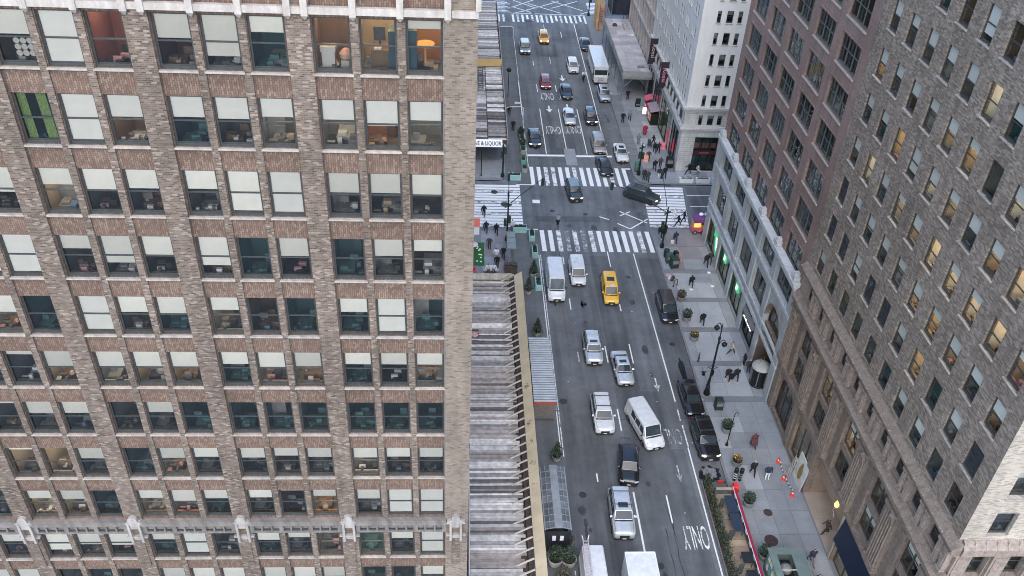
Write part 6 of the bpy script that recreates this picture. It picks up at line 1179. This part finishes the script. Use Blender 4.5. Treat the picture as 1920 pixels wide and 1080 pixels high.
        for s_ in (-1, 1): lamps.append(MB().loft([[(s_*w_*a, Y(fy)+dy, zn*k) for k, dy in ((.84, -.012), (.98, -.012), (1.0, .06), (.84, .06))] for a, fy in ((.52, .004), (.72, .008), (.9, .03))]).mesh('headlight', M_HEAD))
        tl = [MB().box(s_*w_*.9-.09, s_*w_*.9+.03, Y(1)-.09, Y(1)+.005, zt*.72, zt*.93).mesh('taillight', M_TAIL) for s_ in (-1, 1)]
        mir = [MB().loft([[(s_*(w_-.03), Y(h1)+.28, zs+.05), (s_*(w_-.03), Y(h1)+.4, zs+.05), (s_*(w_-.03), Y(h1)+.4, zs+.14)], [(s_*(w_+.17), Y(h1)+.24, zs+.06), (s_*(w_+.17), Y(h1)+.36, zs+.06), (s_*(w_+.17), Y(h1)+.33, zs+.22)]]).mesh('mirror', [paint_m]) for s_ in (-1, 1)]
        CARMESH[key] = (body, cab, g, parts, lamps, tl, mir)
    body, cab, g, parts, lamps, tl, mir = CARMESH[key]
    bo = link('body', body, t); override(bo, {0: paint_m}); cb = link('cabin', cab, t); override(cb, {0: paint_m})
    for nm, me in g.items(): link('side_window' if nm.startswith('side') else nm, me, t)
    for nm, me in parts.items(): link(nm, me, t)
    for me in lamps:
        o = link('headlight', me, t)
        if lit: override(o, {0: M_HEADON})
    for me in tl: link('taillight', me, t)
    for me in mir: o = link('mirror', me, t); override(o, {0: M_TRIM if kind in ('van', 'highvan') else paint_m})
    for s_ in (-1, 1):
        for f_ in (.185, .80):
            wheel(t, s_*(w_-.1), Y(f_), r, s_)
            a = MB().lathe([(0, 0), (r+.05, 0), (r+.05, .005), (0, .005)], 18); o = link('wheel_arch', CARMESH.setdefault(('arch', r), a.mesh('wheel_arch', M_TRIM)), t, (s_*(w_-.012+.0), Y(f_), r+.02)); o.rotation_euler = (0, s_*PI/2, 0)
    yB, yC = Y(h2), Y(h3); wtp = w_*wt
    if rails:
        for s_ in (-1, 1): MB().tube([(s_*wtp*.92, yB+.2, H-.02), (s_*wtp*.92, yB+.3, H+.06), (s_*wtp*.92, yC-.4, H+.06), (s_*wtp*.92, yC-.3, H-.02)], .022, 5).build('roof_rail', M_CHROME if rails == 2 else M_TRIM, t)
        for q in range(2 if rails < 3 else 4): yy = yB+.6+q*(yC-yB-1.2)/(1 if rails < 3 else 3); MB().box(-wtp*.92, wtp*.92, yy-.03, yy+.03, H+.04, H+.07).build('cross_bar', M_CHROME if rails >= 2 else M_TRIM, t)
    if sunroof: MB().box(-wtp*.55, wtp*.55, yB+.28, yB+.28+.75*(1 if sunroof is True else sunroof), H-.01, H+.012).build('sunroof', M_CGL, t)
    if darkroof: MB().box(-wtp*.86, wtp*.86, yB+.12, yC-.25, H-.012, H+.01).build('roof_panel', darkroof, t)
    if kind in ('suv', 'sedan', 'hatch', 'minivan', 'connect'):
        for s_ in (-1, 1): MB().box(-w_*.35+s_*.25, -w_*.35+s_*.25+.0, 0, 0, 0, 0) if False else MB().bar((s_*.34*W-.1, Y(h1)-.02, zs+.035), (s_*.34*W+.4*(-1 if s_ > 0 else .2), Y(h1)+.02, zs+.05), .025, .015).build('wiper', M_TRIM, t)
    if kind in ('van', 'highvan'):
        for q in range(3): MB().box(-w_*.5+q*w_*.42, -w_*.5+q*w_*.42+.03, yB+.5, yC-.4, H-.004, H+.014).build('roof_rib', paint_m, t)
    return t
CP = lambda n, c, m=.25, r=.32: car_paint('paint_'+n, c, m, r)
P_WH = CP('white', (.6, .625, .64), 0, .35); P_BK = CP('black', (.012, .013, .015), .1, .2); P_SV = CP('silver', (.44, .47, .49), .6, .3); P_SVL = CP('pale_silver', (.58, .61, .63), .45, .3); P_YE = CP('taxi_yellow', (.78, .43, .02), 0, .4); P_OR = CP('taxi_orange', (.75, .36, .04), 0, .4)
P_RD = CP('dark_red', (.23, .02, .04), .3, .3); P_NV = CP('navy', (.025, .032, .05), .3, .25); P_GY = CP('dark_grey', (.05, .058, .062), .4, .3); P_TN = CP('tan_silver', (.36, .34, .31), .5, .35); P_GN = CP('green_black', (.045, .058, .06), .35, .2); P_SG = CP('grey_green', (.2, .24, .24), .4, .3)
vehicle('suv', 11.45, 154.5, .0, P_SG, 'grey green sport utility car with pale roof, farthest in the plaza side lane', 4.7, 1.95, 1.75, 0, False, True, darkroof=P_WH)
tx = vehicle('hatch', 15.3, 159.9, 0, P_OR, 'orange yellow taxi just before the far crossing', 4.6, 1.85, 1.6, cat='taxi', name='taxi', lit=True); MB().box(-.3, .3, -.2, -.05, 1.6, 1.78).build('roof_light', M_PLATE, tx)
vehicle('suv', 19.5, 146.3, .0, P_WH, 'white sport utility car in the far lane beside the white delivery truck', 4.7, 1.9, 1.68)
vehicle('sedan', 22.9, 156.9, 0, P_BK, 'black car half hidden behind the white delivery truck', 4.8, 1.85, 1.5)
vehicle('hatch', 14.15, 139.5, 0, P_RD, 'dark red hatchback in the far middle lane', 4.2, 1.8, 1.52, lit=True)
vehicle('sedan', 17.45, 135.5, .02, P_NV, 'dark navy sedan beside the dark red hatchback', 4.8, 1.85, 1.46)
vehicle('suv', 23.65, 134.8, .0, P_SV, 'silver sport utility car with black sunroof parked ahead of the delivery truck', 4.7, 1.92, 1.7, 0, True)
vehicle('sedan', 17.0, 126, 0, P_SVL, 'pale silver sedan over the far lane lettering', 4.7, 1.82, 1.46)
vehicle('suv', 20.45, 126.3, 0, P_BK, 'black sport utility car beside the pale silver sedan', 4.5, 1.85, 1.62, lit=True)
vehicle('sedan', 11.0, 118.6, 0, P_NV, 'dark sedan waiting by the plaza planters beyond the crossing', 4.8, 1.86, 1.46, lit=True)
vehicle('minivan', 20.55, 116.7, 0, P_TN, 'tan silver minivan at the far stop line', 4.9, 1.95, 1.78)
vehicle('sedan', 23.6, 114.2, 0, P_WH, 'white sedan at the kerb beside the far crosswalk', 4.8, 1.85, 1.45, 0, True)
vehicle('sedan', 20.85, 110.0, .1, P_BK, 'black sedan rolling over the far crosswalk', 4.9, 1.86, 1.45)
vehicle('suv', 15.7, 102.9, .09, P_GN, 'dark sport utility car in the middle of the crossing', 4.7, 1.88, 1.66, lit=True, darkroof=P_SG)
vehicle('suv', 26.9, 103.0, 1.0, P_GN, 'dark green black sport utility car turning onto the right crosswalk', 5.0, 1.94, 1.78, 2, lit=True)
vehicle('highvan', 11.15, 80.6, .0, P_WH, 'tall white high roof van at the head of the plaza side lane', 5.9, 2.05, 2.62, cat='van', name='van')
cv = vehicle('connect', 14.0, 83.7, .0, P_WH, 'small white delivery van beside the tall white van', 4.6, 1.85, 1.84, cat='van', name='van'); MB().box(-.5, .5, -.1, 1.2, 1.845, 1.852).build('roof_lettering', plain('faded_print', (.55, .58, .62), .5, 0, .3, 4), cv)
tx = vehicle('connect', 17.42, 80.1, -.03, P_YE, 'bright yellow taxi van in the middle lane', 4.75, 1.76, 1.88, cat='taxi', name='taxi'); MB().box(-.28, .28, -.95, -.8, 1.88, 2.04).build('roof_light', M_PLATE, tx); MB().box(-.45, .45, .1, .9, 1.875, 1.885).build('roof_panel', M_CGL, tx)
vehicle('suv', 14.25, 69.7, 0, P_SVL, 'silver sport utility car with a slatted roof rack', 4.5, 1.88, 1.78, 3, .5)
vehicle('sedan', 17.15, 66.5, .05, P_SVL, 'silver sedan with sunroof in the middle lane', 4.8, 1.83, 1.45, 0, .6)
vehicle('suv', 14.1, 59.7, .0, P_WH, 'white sport utility car with pale roof rails', 4.95, 1.98, 1.68, 1)
vehicle('van', 18.75, 57.7, .26, P_WH, 'white passenger van angling across the lane over the road lettering', 5.6, 2.02, 2.12, cat='van', name='van')
vehicle('hatch', 15.45, 53.3, -.12, P_BK, 'black compact sport utility car mirroring the sky, behind the white passenger van', 4.5, 1.86, 1.64)
vehicle('suv', 14.2, 47.4, -.02, P_SVL, 'large pale silver sport utility car with black sunroof nearest the viewer', 5.0, 1.98, 1.86, 1, .75)
vehicle('minivan', 23.65, 76.8, 0, P_BK, 'black minivan parked at the kerb beside the round planters', 4.9, 1.96, 1.78, lit=False)
vehicle('sedan', 23.45, 62.0, .03, P_BK, 'black sedan parked at the kerb below the tall lamp', 4.9, 1.88, 1.45)
vehicle('suv', 23.65, 56.3, .03, P_BK, 'black sport utility car with chrome roof bars and lit headlights parked at the kerb', 5.0, 1.98, 1.78, 2, False, True)
vn = vehicle('highvan', 11.0, 39.4, 0, P_WH, 'white van with a ladder on its roof at the bottom edge', 5.9, 2.05, 2.5, cat='van', name='van')
la = thing('extension_ladder', 'pinkish aluminium extension ladder on the roof of the white van', 'ladder', (10.45, 42.5, 2.62))
for s_ in (-.2, .2): MB().box(s_-.04, s_+.04, -2.6, 3.1, 0, .08).build('rail', plain('pinkish_aluminium', (.6, .5, .53), .4, .4), la); MB().bar((s_, 3.1, .04), (s_*1.5, 3.35, .25), .06, .06).build('stop', plain('pinkish_aluminium', (.6, .5, .53)), la)
for k in range(19): MB().box(-.2, .2, -2.5+k*.3, -2.44+k*.3, .02, .07).build('rung', plain('pinkish_aluminium', (.6, .5, .53)), la)
def box_truck(x, yr, L, W, H, label, cab=1.9, step=False):
    t = thing('truck', label, 'truck', (x, yr-L/2, .003), 0, 'cars and vans on the avenue'); w_ = W/2; b0 = -L/2+(.0 if step else cab); m = P_WH
    b = MB().box(-w_, w_, b0, L/2, .75, H); b.box(-w_*.9, w_*.9, b0, L/2-.1, .45, .75, 1); b.build('cargo_box', [m, M_TRIM], t)
    for s_ in (-1, 1): MB().box(s_*w_-.03, s_*w_+.03, b0+.01, L/2, H-.07, H+.05).build('roof_edge', M_WBOX, t)
    MB().box(-w_, w_, L/2-.05, L/2+.03, H-.08, H+.05).build('roof_edge', M_WBOX, t)
    if step:
        MB().quad((-w_*.92, b0-.012, 1.75), (w_*.92, b0-.012, 1.75), (w_*.92, b0-.012, 2.62), (-w_*.92, b0-.012, 2.62)).build('windscreen', M_CGL, t); MB().box(-.02, .02, b0-.02, b0, 1.75, 2.62).build('pillar', M_TRIM, t)
        MB().box(-w_*.96, w_*.96, b0-.35, b0, .5, 1.5).build('nose', m, t); MB().box(-.5, .5, b0-.37, b0-.35, .8, 1.1).build('grille', plain('grey_grille', (.35, .36, .37), .5), t); tt = link('lettering', text_mesh('lettering', 'FedEx', .42, plain('grey_print', (.2, .2, .25), .6), .005), t, (0, b0-.36, 1.3)); tt.rotation_euler = (PI/2, 0, 0)
        MB().box(-w_*.98, w_*.98, b0-.42, b0-.2, .38, .55).build('bumper', M_TRIM, t)
        for s_ in (-1, 1): MB().box(s_*(w_+.02)-.01, s_*(w_+.02)+.01, b0+.2, b0+1.2, 1.0, 2.6).build('side_door', M_CGL, t)
    else:
        c = MB().loft([[(-w_*.9, y, .5), (-w_*.92, y, z*.6), (-w_*.85, y, z), (w_*.85, y, z), (w_*.92, y, z*.6), (w_*.9, y, .5)] for y, z in ((-L/2, 1.25), (-L/2+.7, 1.5), (-L/2+1.1, 2.3), (b0-.05, 2.4))]); c.build('cab', m, t, smooth=30); MB().quad((-w_*.75, -L/2+.72, 1.55), (w_*.75, -L/2+.72, 1.55), (w_*.75, -L/2+1.07, 2.2), (-w_*.75, -L/2+1.07, 2.2)).build('windscreen', M_CGL, t)
    for s_ in (-1, 1):
        MB().loft([[(s_*w_, b0-.1, 1.7), (s_*w_, b0+.0, 1.7), (s_*w_, b0, 2.1)], [(s_*(w_+.28), b0-.1, 1.7), (s_*(w_+.28), b0, 1.7), (s_*(w_+.28), b0, 2.15)]]).build('mirror', M_TRIM, t); MB().box(s_*w_*.78-.12, s_*w_*.78+.12, b0-.37 if step else -L/2-.02, b0-.33 if step else -L/2+.05, .75, .98).build('headlight', M_HEAD, t); MB().box(s_*w_*.85-.1, s_*w_*.85+.1, L/2, L/2+.02, .8, 1.1).build('taillight', M_TAIL, t)
        for f_ in (.16, .78): wheel(t, s_*(w_-.14), -L/2+f_*L, .45, s_)
    return t
box_truck(23.65, 152.0, 9.6, 2.35, 3.2, 'white delivery truck parked along the far kerb', step=True)
box_truck(14.55, 43.75, 7.2, 2.4, 3.4, 'white box truck with a plain roof cut by the bottom edge')

# ================================================================== people
POSE = {}
def person_mesh(pose):
    if pose in POSE: return POSE[pose]
    J = {'pelvis': (0, 0, .96, .165, .125), 'belly': (0, 0, 1.12, .17, .125), 'chest': (0, .01, 1.31, .195, .135), 'neck': (0, .01, 1.47, .06, .06), 'jaw': (0, -.015, 1.545, .075, .085), 'head': (0, -.005, 1.635, .088, .1), 'crown': (0, .005, 1.7, .07, .08)}
    sw = {'stand': 0, 'walk': .26, 'stride': .38, 'sit': 0, 'ride': 0}[pose]
    for s, nm in ((-1, 'l'), (1, 'r')):
        k = sw*s
        if pose in ('sit', 'ride'): hip, knee, ank, toe = (s*.1, -.02, .93), (s*.12, -.42, .92), (s*.11, -.44, .55), (s*.12, -.6, .5)
        else: hip, knee, ank, toe = (s*.095, 0, .9), (s*.105, -k*.62-.04*abs(sw), .5), (s*.1, -k+.06*abs(sw) if k < 0 else -k, .085+(.1*abs(sw) if k < 0 else 0)), (s*.12, -k-.15, .045)
        if pose == 'ride': knee, ank, toe = (s*.13, -.3, .68+.12*s), (s*.1, -.12, .38+.12*s), (s*.1, -.28, .33+.12*s)
        a = -k*.8
        sh = (s*.205, .01, 1.41); el = (s*.27, -a*.35+.06, 1.13); wr = (s*.26, -a-.06, .9); ha = (s*.25, -a-.1, .82)
        if pose == 'sit': el, wr, ha = (s*.26, -.1, 1.15), (s*.17, -.32, 1.02), (s*.13, -.4, 1.0)
        if pose == 'ride': el, wr, ha = (s*.28, -.28, 1.2), (s*.25, -.52, 1.08), (s*.24, -.6, 1.06)
        J.update({'hip'+nm: (*hip, .105, .105), 'knee'+nm: (*knee, .07, .072), 'ank'+nm: (*ank, .048, .05), 'toe'+nm: (*toe, .045, .035), 'sh'+nm: (*sh, .085, .085), 'el'+nm: (*el, .06, .06), 'wr'+nm: (*wr, .042, .042), 'ha'+nm: (*ha, .04, .03)})
    if pose == 'ride':
        for n in ('belly', 'chest', 'neck', 'jaw', 'head', 'crown', 'shl', 'shr'): v = J[n]; J[n] = (v[0], v[1]-(v[2]-.96)*.4, v[2]-(v[2]-.96)*.06, *v[3:])
    E_ = [('pelvis', 'belly'), ('belly', 'chest'), ('chest', 'neck'), ('neck', 'jaw'), ('jaw', 'head'), ('head', 'crown')]
    for n in 'lr': E_ += [('pelvis', 'hip'+n), ('hip'+n, 'knee'+n), ('knee'+n, 'ank'+n), ('ank'+n, 'toe'+n), ('chest', 'sh'+n), ('sh'+n, 'el'+n), ('el'+n, 'wr'+n), ('wr'+n, 'ha'+n)]
    names = list(J); me = bpy.data.meshes.new('person'); me.from_pydata([J[n][:3] for n in names], [(names.index(a), names.index(b)) for a, b in E_], [])
    o = bpy.data.objects.new('person', me); COL.objects.link(o)
    md = o.modifiers.new('skin', 'SKIN'); md.use_smooth_shade = True; o.modifiers.new('sub', 'SUBSURF').levels = 1
    if not me.skin_vertices: 
        bpy.context.view_layer.update()
    for i, n in enumerate(names): v = me.skin_vertices[0].data[i]; v.radius = J[n][3:5]; v.use_root = n == 'pelvis'
    dg = bpy.context.evaluated_depsgraph_get(); dg.update(); out = bpy.data.meshes.new_from_object(o.evaluated_get(dg))
    bpy.data.objects.remove(o)
    zone = {}
    for a, b in E_:
        if a.startswith(('hip', 'knee')) or b.startswith('hip'): z_ = 1
        elif a.startswith('ank'): z_ = 4
        elif a.startswith('wr'): z_ = 2
        elif a in ('neck', 'jaw', 'head'): z_ = 2
        else: z_ = 0
        zone[(a, b)] = z_
    segs = [(Vector(J[a][:3]), Vector(J[b][:3]), z_, J[a][3]) for (a, b), z_ in zone.items()]
    out.materials.clear()
    for m in range(5): out.materials.append(None)
    hy = J['head'][1]; hz = J['head'][2]
    for p in out.polygons:
        c = p.center; best = None
        for a, b, z_, r in segs:
            ab = b-a; u = max(0, min(1, (c-a).dot(ab)/ab.length_squared)); d = (c-(a+ab*u)).length/(r+.03)
            if best is None or d < best[0]: best = (d, z_)
        z_ = best[1]
        if z_ == 2 and c.z > hz-.12 and (c.y > hy+.0 or c.z > hz+.05) and abs(c.x) < .15: z_ = 3
        if z_ == 1 and c.z > .84 and pose != 'sit' and pose != 'ride': z_ = 0
        p.material_index = z_; p.use_smooth = True
    POSE[pose] = out; return out
def cloth(n, c): return plain('cloth_'+n, c, .9, 0, .2, 7)
CL = {n: cloth(n, c) for n, c in dict(black=(.012, .013, .016), dark=(.03, .032, .037), navy=(.025, .035, .07), blue=(.05, .08, .17), white=(.68, .69, .7), grey=(.2, .2, .21), red=(.36, .02, .05), brown=(.075, .05, .045), maroon=(.1, .04, .045), olive=(.05, .055, .04), jeans=(.05, .075, .12), beige=(.4, .34, .28), pink=(.5, .3, .3), pale=(.5, .52, .55)).items()}
SKIN = [plain('skin_%d' % i, c, .6) for i, c in enumerate([(.45, .28, .2), (.3, .17, .11), (.16, .09, .06)])]; HAIR = [plain('hair_%d' % i, c, .7) for i, c in enumerate([(.015, .012, .01), (.05, .03, .02), (.35, .3, .22)])]
SHOE = {'w': plain('white_shoe', (.7, .7, .7), .6), 'b': plain('black_shoe', (.015, .015, .016), .5)}
np_ = 0
def person(x, y, face, pose, coat, legs, label, z=.15, shoe='b', hat=None, long=None, s=1., dz=0.):
    global np_; np_ += 1; r = random.Random(np_)
    o = link('person', person_mesh(pose), None, (x, y, z+dz), face); o.scale = (s*1.2, s*1.2, s*1.04); tag(o, label, 'person', 'people on the pavements and crossings')
    override(o, {0: CL[coat], 1: CL[legs], 2: r.choice(SKIN), 3: CL[hat] if hat else r.choice(HAIR[:2]), 4: SHOE[shoe]})
    if long: MB().lathe([(.2, 1.2), (.23, 1.0), (.27, .75), (.31, .42), (.28, .42), (.18, 1.0)], 14).build('coat_skirt', CL[long], o, smooth=50)
    return o
F = 0; B = PI; Rt = PI/2; Lf = -PI/2      # facing the viewer, away, to the right, to the left
person(3.05, 99.2, B, 'walk', 'black', 'black', 'person in black walking on the left crosswalk', .01)
person(3.25, 95.1, B, 'walk', 'black', 'dark', 'person in a black coat walking away, left of a pair below the left crosswalk'); person(4.55, 94.6, B, 'walk', 'black', 'black', 'person in black walking away, right of a pair below the left crosswalk')
person(3.6, 91.4, F, 'stand', 'olive', 'dark', 'person in a dark olive coat beside the green mat'); person(4.35, 89.0, B, 'stand', 'white', 'beige', 'person in a white jacket near the green mat', shoe='w'); person(4.45, 87.4, F, 'stand', 'black', 'black', 'person in black standing behind the seated pair'); person(5.25, 89.3, F, 'walk', 'black', 'dark', 'person in a black coat beside the pavement shelter')
person(6.4, 102.9, Rt, 'stand', 'dark', 'black', 'person in dark clothes behind the left signal mast on the crosswalk', .01); person(6.6, 95.6, F, 'stand', 'pale', 'jeans', 'person in a pale jacket beside the long aqua planter'); person(3.35, 86.35, F, 'sit', 'white', 'dark', 'person in a white top sitting on the bench, left of two', .15, dz=-.44); person(4.0, 86.35, F, 'sit', 'white', 'navy', 'person in a white top sitting on the bench, right of two', .15, dz=-.44)
person(7.55, 129.8, F, 'walk', 'black', 'dark', 'person in black walking by the far shed under the hoop gate', .01); person(7.95, 124.3, F, 'stand', 'black', 'black', 'person in black beside the far plaza planters', .01)
person(25.45, 127.6, F, 'stand', 'black', 'dark', 'person in black with a pale scarf at the far kerb', hat='white'); person(26.65, 128.3, B, 'walk', 'grey', 'dark', 'person in grey behind the one in the pale scarf'); person(28.3, 123.5, B, 'stand', 'red', 'black', 'person in a long red coat with pale hair', hat='white', long='red')
person(26.8, 120.3, F, 'stand', 'grey', 'grey', 'person in grey at the edge of the far pavement strip'); person(29.05, 120.2, Lf, 'walk', 'black', 'black', 'person in black pushing a stroller'); person(28.85, 117.6, B, 'walk', 'black', 'black', 'person in a black and white top, left of a pair by the pink board'); person(29.4, 117.65, B, 'walk', 'dark', 'black', 'person in dark clothes, right of a pair by the pink board')
person(27.45, 115, F, 'stand', 'maroon', 'dark', 'person in a dark red striped top by the orange board'); person(27.9, 112.2, B, 'walk', 'black', 'black', 'person in black behind the one in white trousers'); person(28.85, 113, B, 'stand', 'brown', 'black', 'person in a brown coat near the white building corner'); person(28.15, 109.9, B, 'stand', 'dark', 'white', 'person in white trousers waiting at the far corner', shoe='w'); person(29.0, 110.2, F, 'walk', 'black', 'black', 'person in black beside the one in white trousers')
person(25.9, 109.4, F, 'stand', 'dark', 'dark', 'person in dark clothes at the far kerb, left of two'); person(26.35, 108.95, F, 'walk', 'olive', 'black', 'person in an olive coat at the far kerb, right of two'); person(32.65, 111.3, Lf, 'stride', 'black', 'black', 'person in black striding past the white building shop window'); person(33.9, 110.9, Rt, 'walk', 'pale', 'grey', 'person in pale grey by the white barrier planters', shoe='w')
person(28.5, 97.5, Lf, 'stride', 'black', 'black', 'person in black on the right crosswalk, nearest of three', .01); person(29.45, 98.5, Lf, 'walk', 'black', 'dark', 'person in black on the right crosswalk, behind the nearest', .01); person(28.3, 99, Rt, 'walk', 'white', 'white', 'person in white on the right crosswalk', .01, 'w')
person(25.6, 94.6, F, 'stride', 'black', 'black', 'person in black beside the right signal mast', shoe='w'); person(27.3, 93.3, B, 'walk', 'navy', 'navy', 'person in a navy coat carrying a white bag'); person(30.2, 88.3, F, 'stride', 'black', 'black', 'person in black by the green lit shop, left of two'); person(30.75, 88.8, F, 'walk', 'olive', 'dark', 'person in an olive coat by the green lit shop, right of two'); person(27.4, 83.8, B, 'walk', 'black', 'dark', 'lone person in black near the bike rack', shoe='w'); person(27.2, 76.7, F, 'walk', 'black', 'dark', 'lone person in black with a pale cap near the round planters', shoe='w', hat='pale')
person(29.3, 71.7, Rt, 'stride', 'beige', 'dark', 'person in a pale beige jacket passing the black shop sign', shoe='w'); person(27.9, 67.5, F, 'walk', 'black', 'black', 'person in black, left of the pair with a suitcase', shoe='w'); person(28.8, 67.5, F, 'walk', 'black', 'dark', 'person in black with a bag, right of the pair with a suitcase', shoe='w'); person(30.25, 69.9, Lf, 'stand', 'black', 'black', 'person in black by the drum booth, farther one', shoe='w'); person(30.45, 68.8, F, 'stand', 'dark', 'dark', 'person in dark clothes with a pale cap by the drum booth', hat='white')
person(27.2, 54.7, F, 'walk', 'black', 'black', 'person in black with a white scarf walking past the planters', hat='white'); person(28.45, 54.2, F, 'stand', 'navy', 'white', 'person in a navy vest and white trousers', shoe='w', hat='beige'); person(29.65, 45.0, F, 'stride', 'navy', 'grey', 'person in a dark blue jacket beside the news kiosk'); person(31.9, 48.0, Lf, 'walk', 'brown', 'dark', 'person in brown in the lit lobby entrance'); person(28.2, 58.2, F, 'walk', 'maroon', 'brown', 'person in a brown red coat near the short lamp post', long='maroon'); person(29.3, 42.6, F, 'walk', 'black', 'dark', 'person in black at the bottom edge beside the kiosk')
person(27.5, 136.2, F, 'stand', 'black', 'black', 'person in black standing under the far shed')
def bicycle(x, y, rz, label):
    t = thing('bicycle', label, 'bicycle', (x, y, .01), rz); r = .34
    for yy in (-.52, .52):
        o = MB().lathe([(r-.03, -.02), (r, -.015), (r, .015), (r-.03, .02), (r-.03, -.02)], 20).build('wheel', M_TYRE, t, (0, yy, r)); o.rotation_euler = (0, PI/2, 0)
        for k in range(6): a = k*PI/6; MB().bar((0, yy-r*math.cos(a), r-r*math.sin(a)), (0, yy+r*math.cos(a), r+r*math.sin(a)), .008, .008).build('spoke', M_CHROME, t)
    MB().tube([(0, .52, r), (0, .12, .82), (0, -.4, .8), (0, 0, .32), (0, .12, .82)], .022, 6).build('frame', M_TRIM, t); MB().tube([(0, -.52, r), (0, -.4, .9)], .02, 6).build('fork', M_TRIM, t); MB().tube([(-.25, -.52, 1.02), (0, -.4, 1.0), (.25, -.52, 1.02)], .016, 6).build('handlebar', M_TRIM, t); MB().box(-.07, .07, 0, .26, .88, .94).build('saddle', M_TRIM, t); return t
bicycle(12.6, 96.9, B, 'black bicycle ridden across the near crosswalk'); person(12.6, 96.9, B, 'ride', 'grey', 'black', 'cyclist with a grey top riding away across the crossing', .01, hat='black', dz=.06)
bicycle(20.95, 144.0, F, 'dark bicycle beside the white delivery truck'); person(20.95, 144.0, F, 'ride', 'white', 'black', 'cyclist with a white top beside the delivery truck', .01, hat='white', dz=.06)
t = thing('suitcase', 'black wheeled suitcase between the pair in black', 'suitcase', (28.42, 67.75, .15)); MB().box(-.2, .2, -.14, .14, .06, .7).build('shell', CL['black'], t); MB().tube([(-.12, .12, .7), (-.12, .12, 1.0), (.12, .12, 1.0), (.12, .12, .7)], .012, 5).build('handle', M_CHROME, t)
for x in (-.16, .16): MB().lathe([(0, 0), (.04, 0), (.04, .06), (0, .06)], 8, x, 0).build('wheel', M_TYRE, t)
t = thing('stroller', 'dark folding stroller on the far pavement', 'stroller', (28.4, 119.7, .15)); MB().loft([[(-.25, -.4, .35), (.25, -.4, .35), (.25, .3, .5), (-.25, .3, .5)], [(-.25, -.45, .5), (.25, -.45, .5), (.25, .35, 1.0), (-.25, .35, 1.0)]]).build('seat', CL['dark'], t); MB().tube([(-.22, .3, .6), (-.2, .6, 1.0), (.2, .6, 1.0), (.22, .3, .6)], .02, 6).build('handle', M_TRIM, t)
for x in (-.25, .25):
    for y in (-.35, .35): o = MB().lathe([(0, -.02), (.14, -.02), (.14, .02), (0, .02)], 10).build('wheel', M_TYRE, t, (x, y, .14)); o.rotation_euler = (0, PI/2, 0)
t = thing('shopping_bag', 'white shopping bag beside the person in the navy coat', 'bag', (26.95, 93.2, .15)); MB().loft([[(-.18, -.08, 0), (.18, -.08, 0), (.18, .08, 0), (-.18, .08, 0)], [(-.2, -.1, .45), (.2, -.1, .45), (.2, .1, .45), (-.2, .1, .45)]]).build('sack', CL['white'], t)
for x in (-.07, .07): MB().tube([(x, -.08, .44), (x, 0, .62), (x, .08, .44)], .01, 5).build('handle', CL['white'], t)
t = thing('bag_heap', 'pink and white bags heaped at the kerb near the bike rack', 'bags', (25.3, 85.6, .15)); r9 = random.Random(3)
for k in range(6): MB().lathe([(0, 0), (.2, .02), (.24, .2), (.1, .42), (0, .44)], 8, r9.uniform(-.35, .35), r9.uniform(-.5, .5)).build('bag', CL[('pink', 'pale', 'brown')[k % 3]], t)
